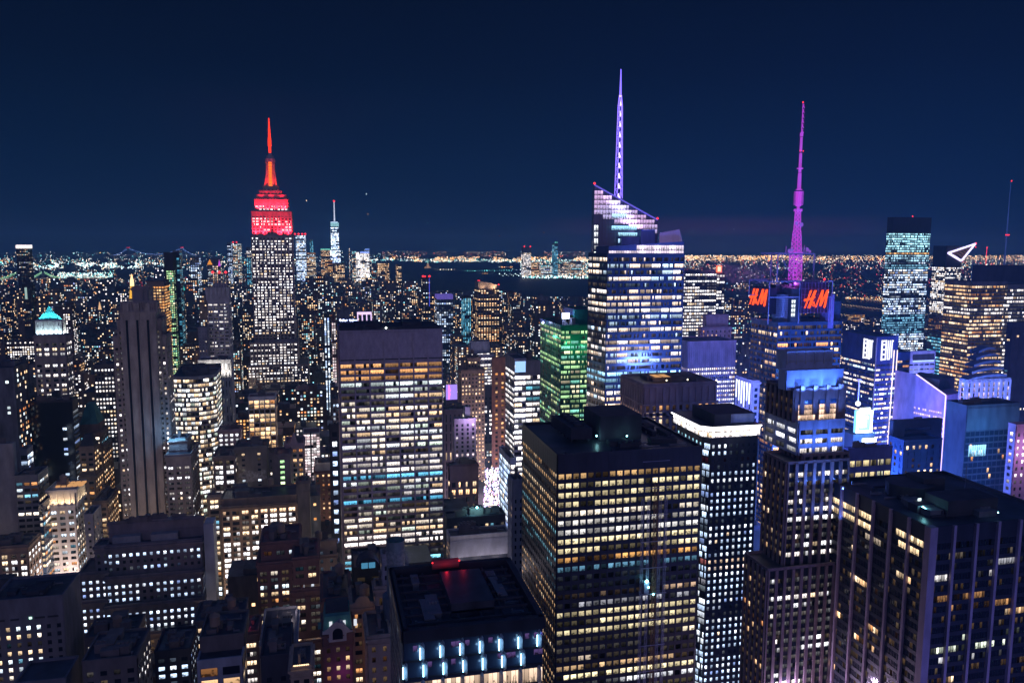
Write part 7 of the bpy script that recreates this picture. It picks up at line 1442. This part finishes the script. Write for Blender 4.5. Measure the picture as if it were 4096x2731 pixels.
for x_, y_, z_, p_, c_ in ((338,436,92,900000,(.08,.19,1)),(300,425,60,400000,(.08,.22,1)),(415,452,80,700000,(.09,.2,1)),(470,505,95,300000,(.12,.25,1)),(540,515,80,200000,(.25,.22,1)),(370,360,70,60000,(.1,.35,1))): lamp('billboard_fill', (x_, y_, z_), p_, c_, .5)
# ================================================================== thin night haze over the whole city
m = MB(); m.box(-26000, 26000, -26000, 26000, -1, 470); hzm = bpy.data.materials.new('haze'); hzm.use_nodes = True; hn = hzm.node_tree; hn.nodes.clear()
ho = hn.nodes.new('ShaderNodeOutputMaterial'); hp = hn.nodes.new('ShaderNodeVolumePrincipled'); hp.inputs['Color'].default_value = (.27, .66, 1, 1); hp.inputs['Density'].default_value = HAZE
hn.links.new(hp.outputs[0], ho.inputs['Volume']); o = m.build('haze', hzm); o['kind'] = 'stuff'
# ================================================================== steam plumes
def plume(label, c, size, col, dens, seed, glow=0):
    me = bpy.data.meshes.new('steam'); import bmesh as bmm
    b = bmm.new(); bmm.ops.create_icosphere(b, subdivisions=3, radius=1); rr = random.Random(seed)
    for v in b.verts: v.co *= 1+.25*math.sin(v.co.x*5+seed)*math.sin(v.co.z*4+seed*2); v.co.x *= size[0]; v.co.y *= size[1]; v.co.z *= size[2]; v.co.z += abs(v.co.x)*.12
    b.to_mesh(me); b.free(); mt = bpy.data.materials.new('steam '+str(seed)); mt.use_nodes = True; n = mt.node_tree; n.nodes.clear()
    o_ = n.nodes.new('ShaderNodeOutputMaterial'); pv = n.nodes.new('ShaderNodeVolumePrincipled'); pv.inputs['Color'].default_value = (*col, 1)
    tc_ = n.nodes.new('ShaderNodeTexCoord'); ns_ = n.nodes.new('ShaderNodeTexNoise'); ns_.inputs['Scale'].default_value = 2.6/size[2]; ns_.inputs['Detail'].default_value = 5; n.links.new(tc_.outputs['Object'], ns_.inputs['Vector'])
    mr_ = n.nodes.new('ShaderNodeMapRange'); mr_.inputs[1].default_value = .47; mr_.inputs[2].default_value = .68; mr_.inputs[3].default_value = 0; mr_.inputs[4].default_value = dens; n.links.new(ns_.outputs[0], mr_.inputs[0]); n.links.new(mr_.outputs[0], pv.inputs['Density']); n.links.new(pv.outputs[0], o_.inputs['Volume'])
    me.materials.append(mt); o = bpy.data.objects.new('steam', me); o.location = c; scene.collection.objects.link(o); tag(o, label, 'steam', kind='stuff')
    return o
p = atY(2960, 1098, 620); plume('pink-violet steam cloud drifting left of the broadcast mast', p, (32, 10, 8.5), (.9, .75, .9), .05, 3); lamp('steam_light', (p.x+6, p.y-22, p.z-6), 9000, (1, .3, .8), 2); lamp('steam_light', (p.x-26, p.y-16, p.z+2), 5000, (1, .2, .3), 2)
p = atY(1588, 2232, 296); plume('grey steam at the foot of the round flue', p, (6, 3, 3), (.8, .8, .95), .35, 5); lamp('steam_light', (p.x, p.y-9, p.z+3), 200, (.8, .8, 1), .5)
p = atY(1015, 1905, 545); plume('white steam wisp above the glaring brick office block', p, (9, 4, 4), (.9, .88, .95), .2, 7)
# ================================================================== finish: parts and windows
cand = []
for t in TOWERS:
    t.finish()
    if not t.w: continue
    Q = np.array([w_[0] for w_ in t.w], np.float32); C = np.array([w_[1] for w_ in t.w], np.float32); Sd = np.array([w_[2] for w_ in t.w], np.float32)
    mid = Q.mean(axis=1).astype(np.float64); v = mid-np.array([0, 0, CAMH]); z = v@np.array(F0); sx_ = 2048+FPX*(v@np.array(CR))/z; sy_ = 1365.5-FPX*(v@np.array(CU))/z
    edge = np.linalg.norm(Q[:,1]-Q[:,0], axis=1); ht = np.linalg.norm(Q[:,3]-Q[:,0], axis=1)
    nrm = np.cross(Q[:,1]-Q[:,0], Q[:,3]-Q[:,0]); ln = np.linalg.norm(nrm, axis=1)+1e-9; cosf = np.abs((nrm*v).sum(axis=1))/ln/np.linalg.norm(v, axis=1)
    hpx = ht*FPX/z/4; area = edge*ht*cosf*(FPX/z/4)**2
    ok = (hpx > 2.4) & (sx_ > 0) & (sx_ < 4096) & (sy_ > 0) & (sy_ < 2731) & (area > 2.2)
    idx = np.where(ok)[0]
    if len(idx):
        idx = idx[~hidden(mid[idx])]
        idx = idx[np.argsort(-area[idx])][:100]
    one = set(idx.tolist()); C *= np.exp(z*HAZE)[:, None].astype(np.float32)
    for k in idx: quads_mesh('window', Q[k:k+1], C[k:k+1], Sd[k:k+1], t.wmat, t.e, t.org)
    rest = [k for k in range(len(Q)) if k not in one]
    if rest: quads_mesh('window', Q[rest], C[rest], Sd[rest], t.wmat, t.e, t.org, kind='stuff')
print('towers', len(TOWERS), 'objects', len(bpy.data.objects), 'lights', sum(1 for o in bpy.data.objects if o.type == 'LIGHT'))
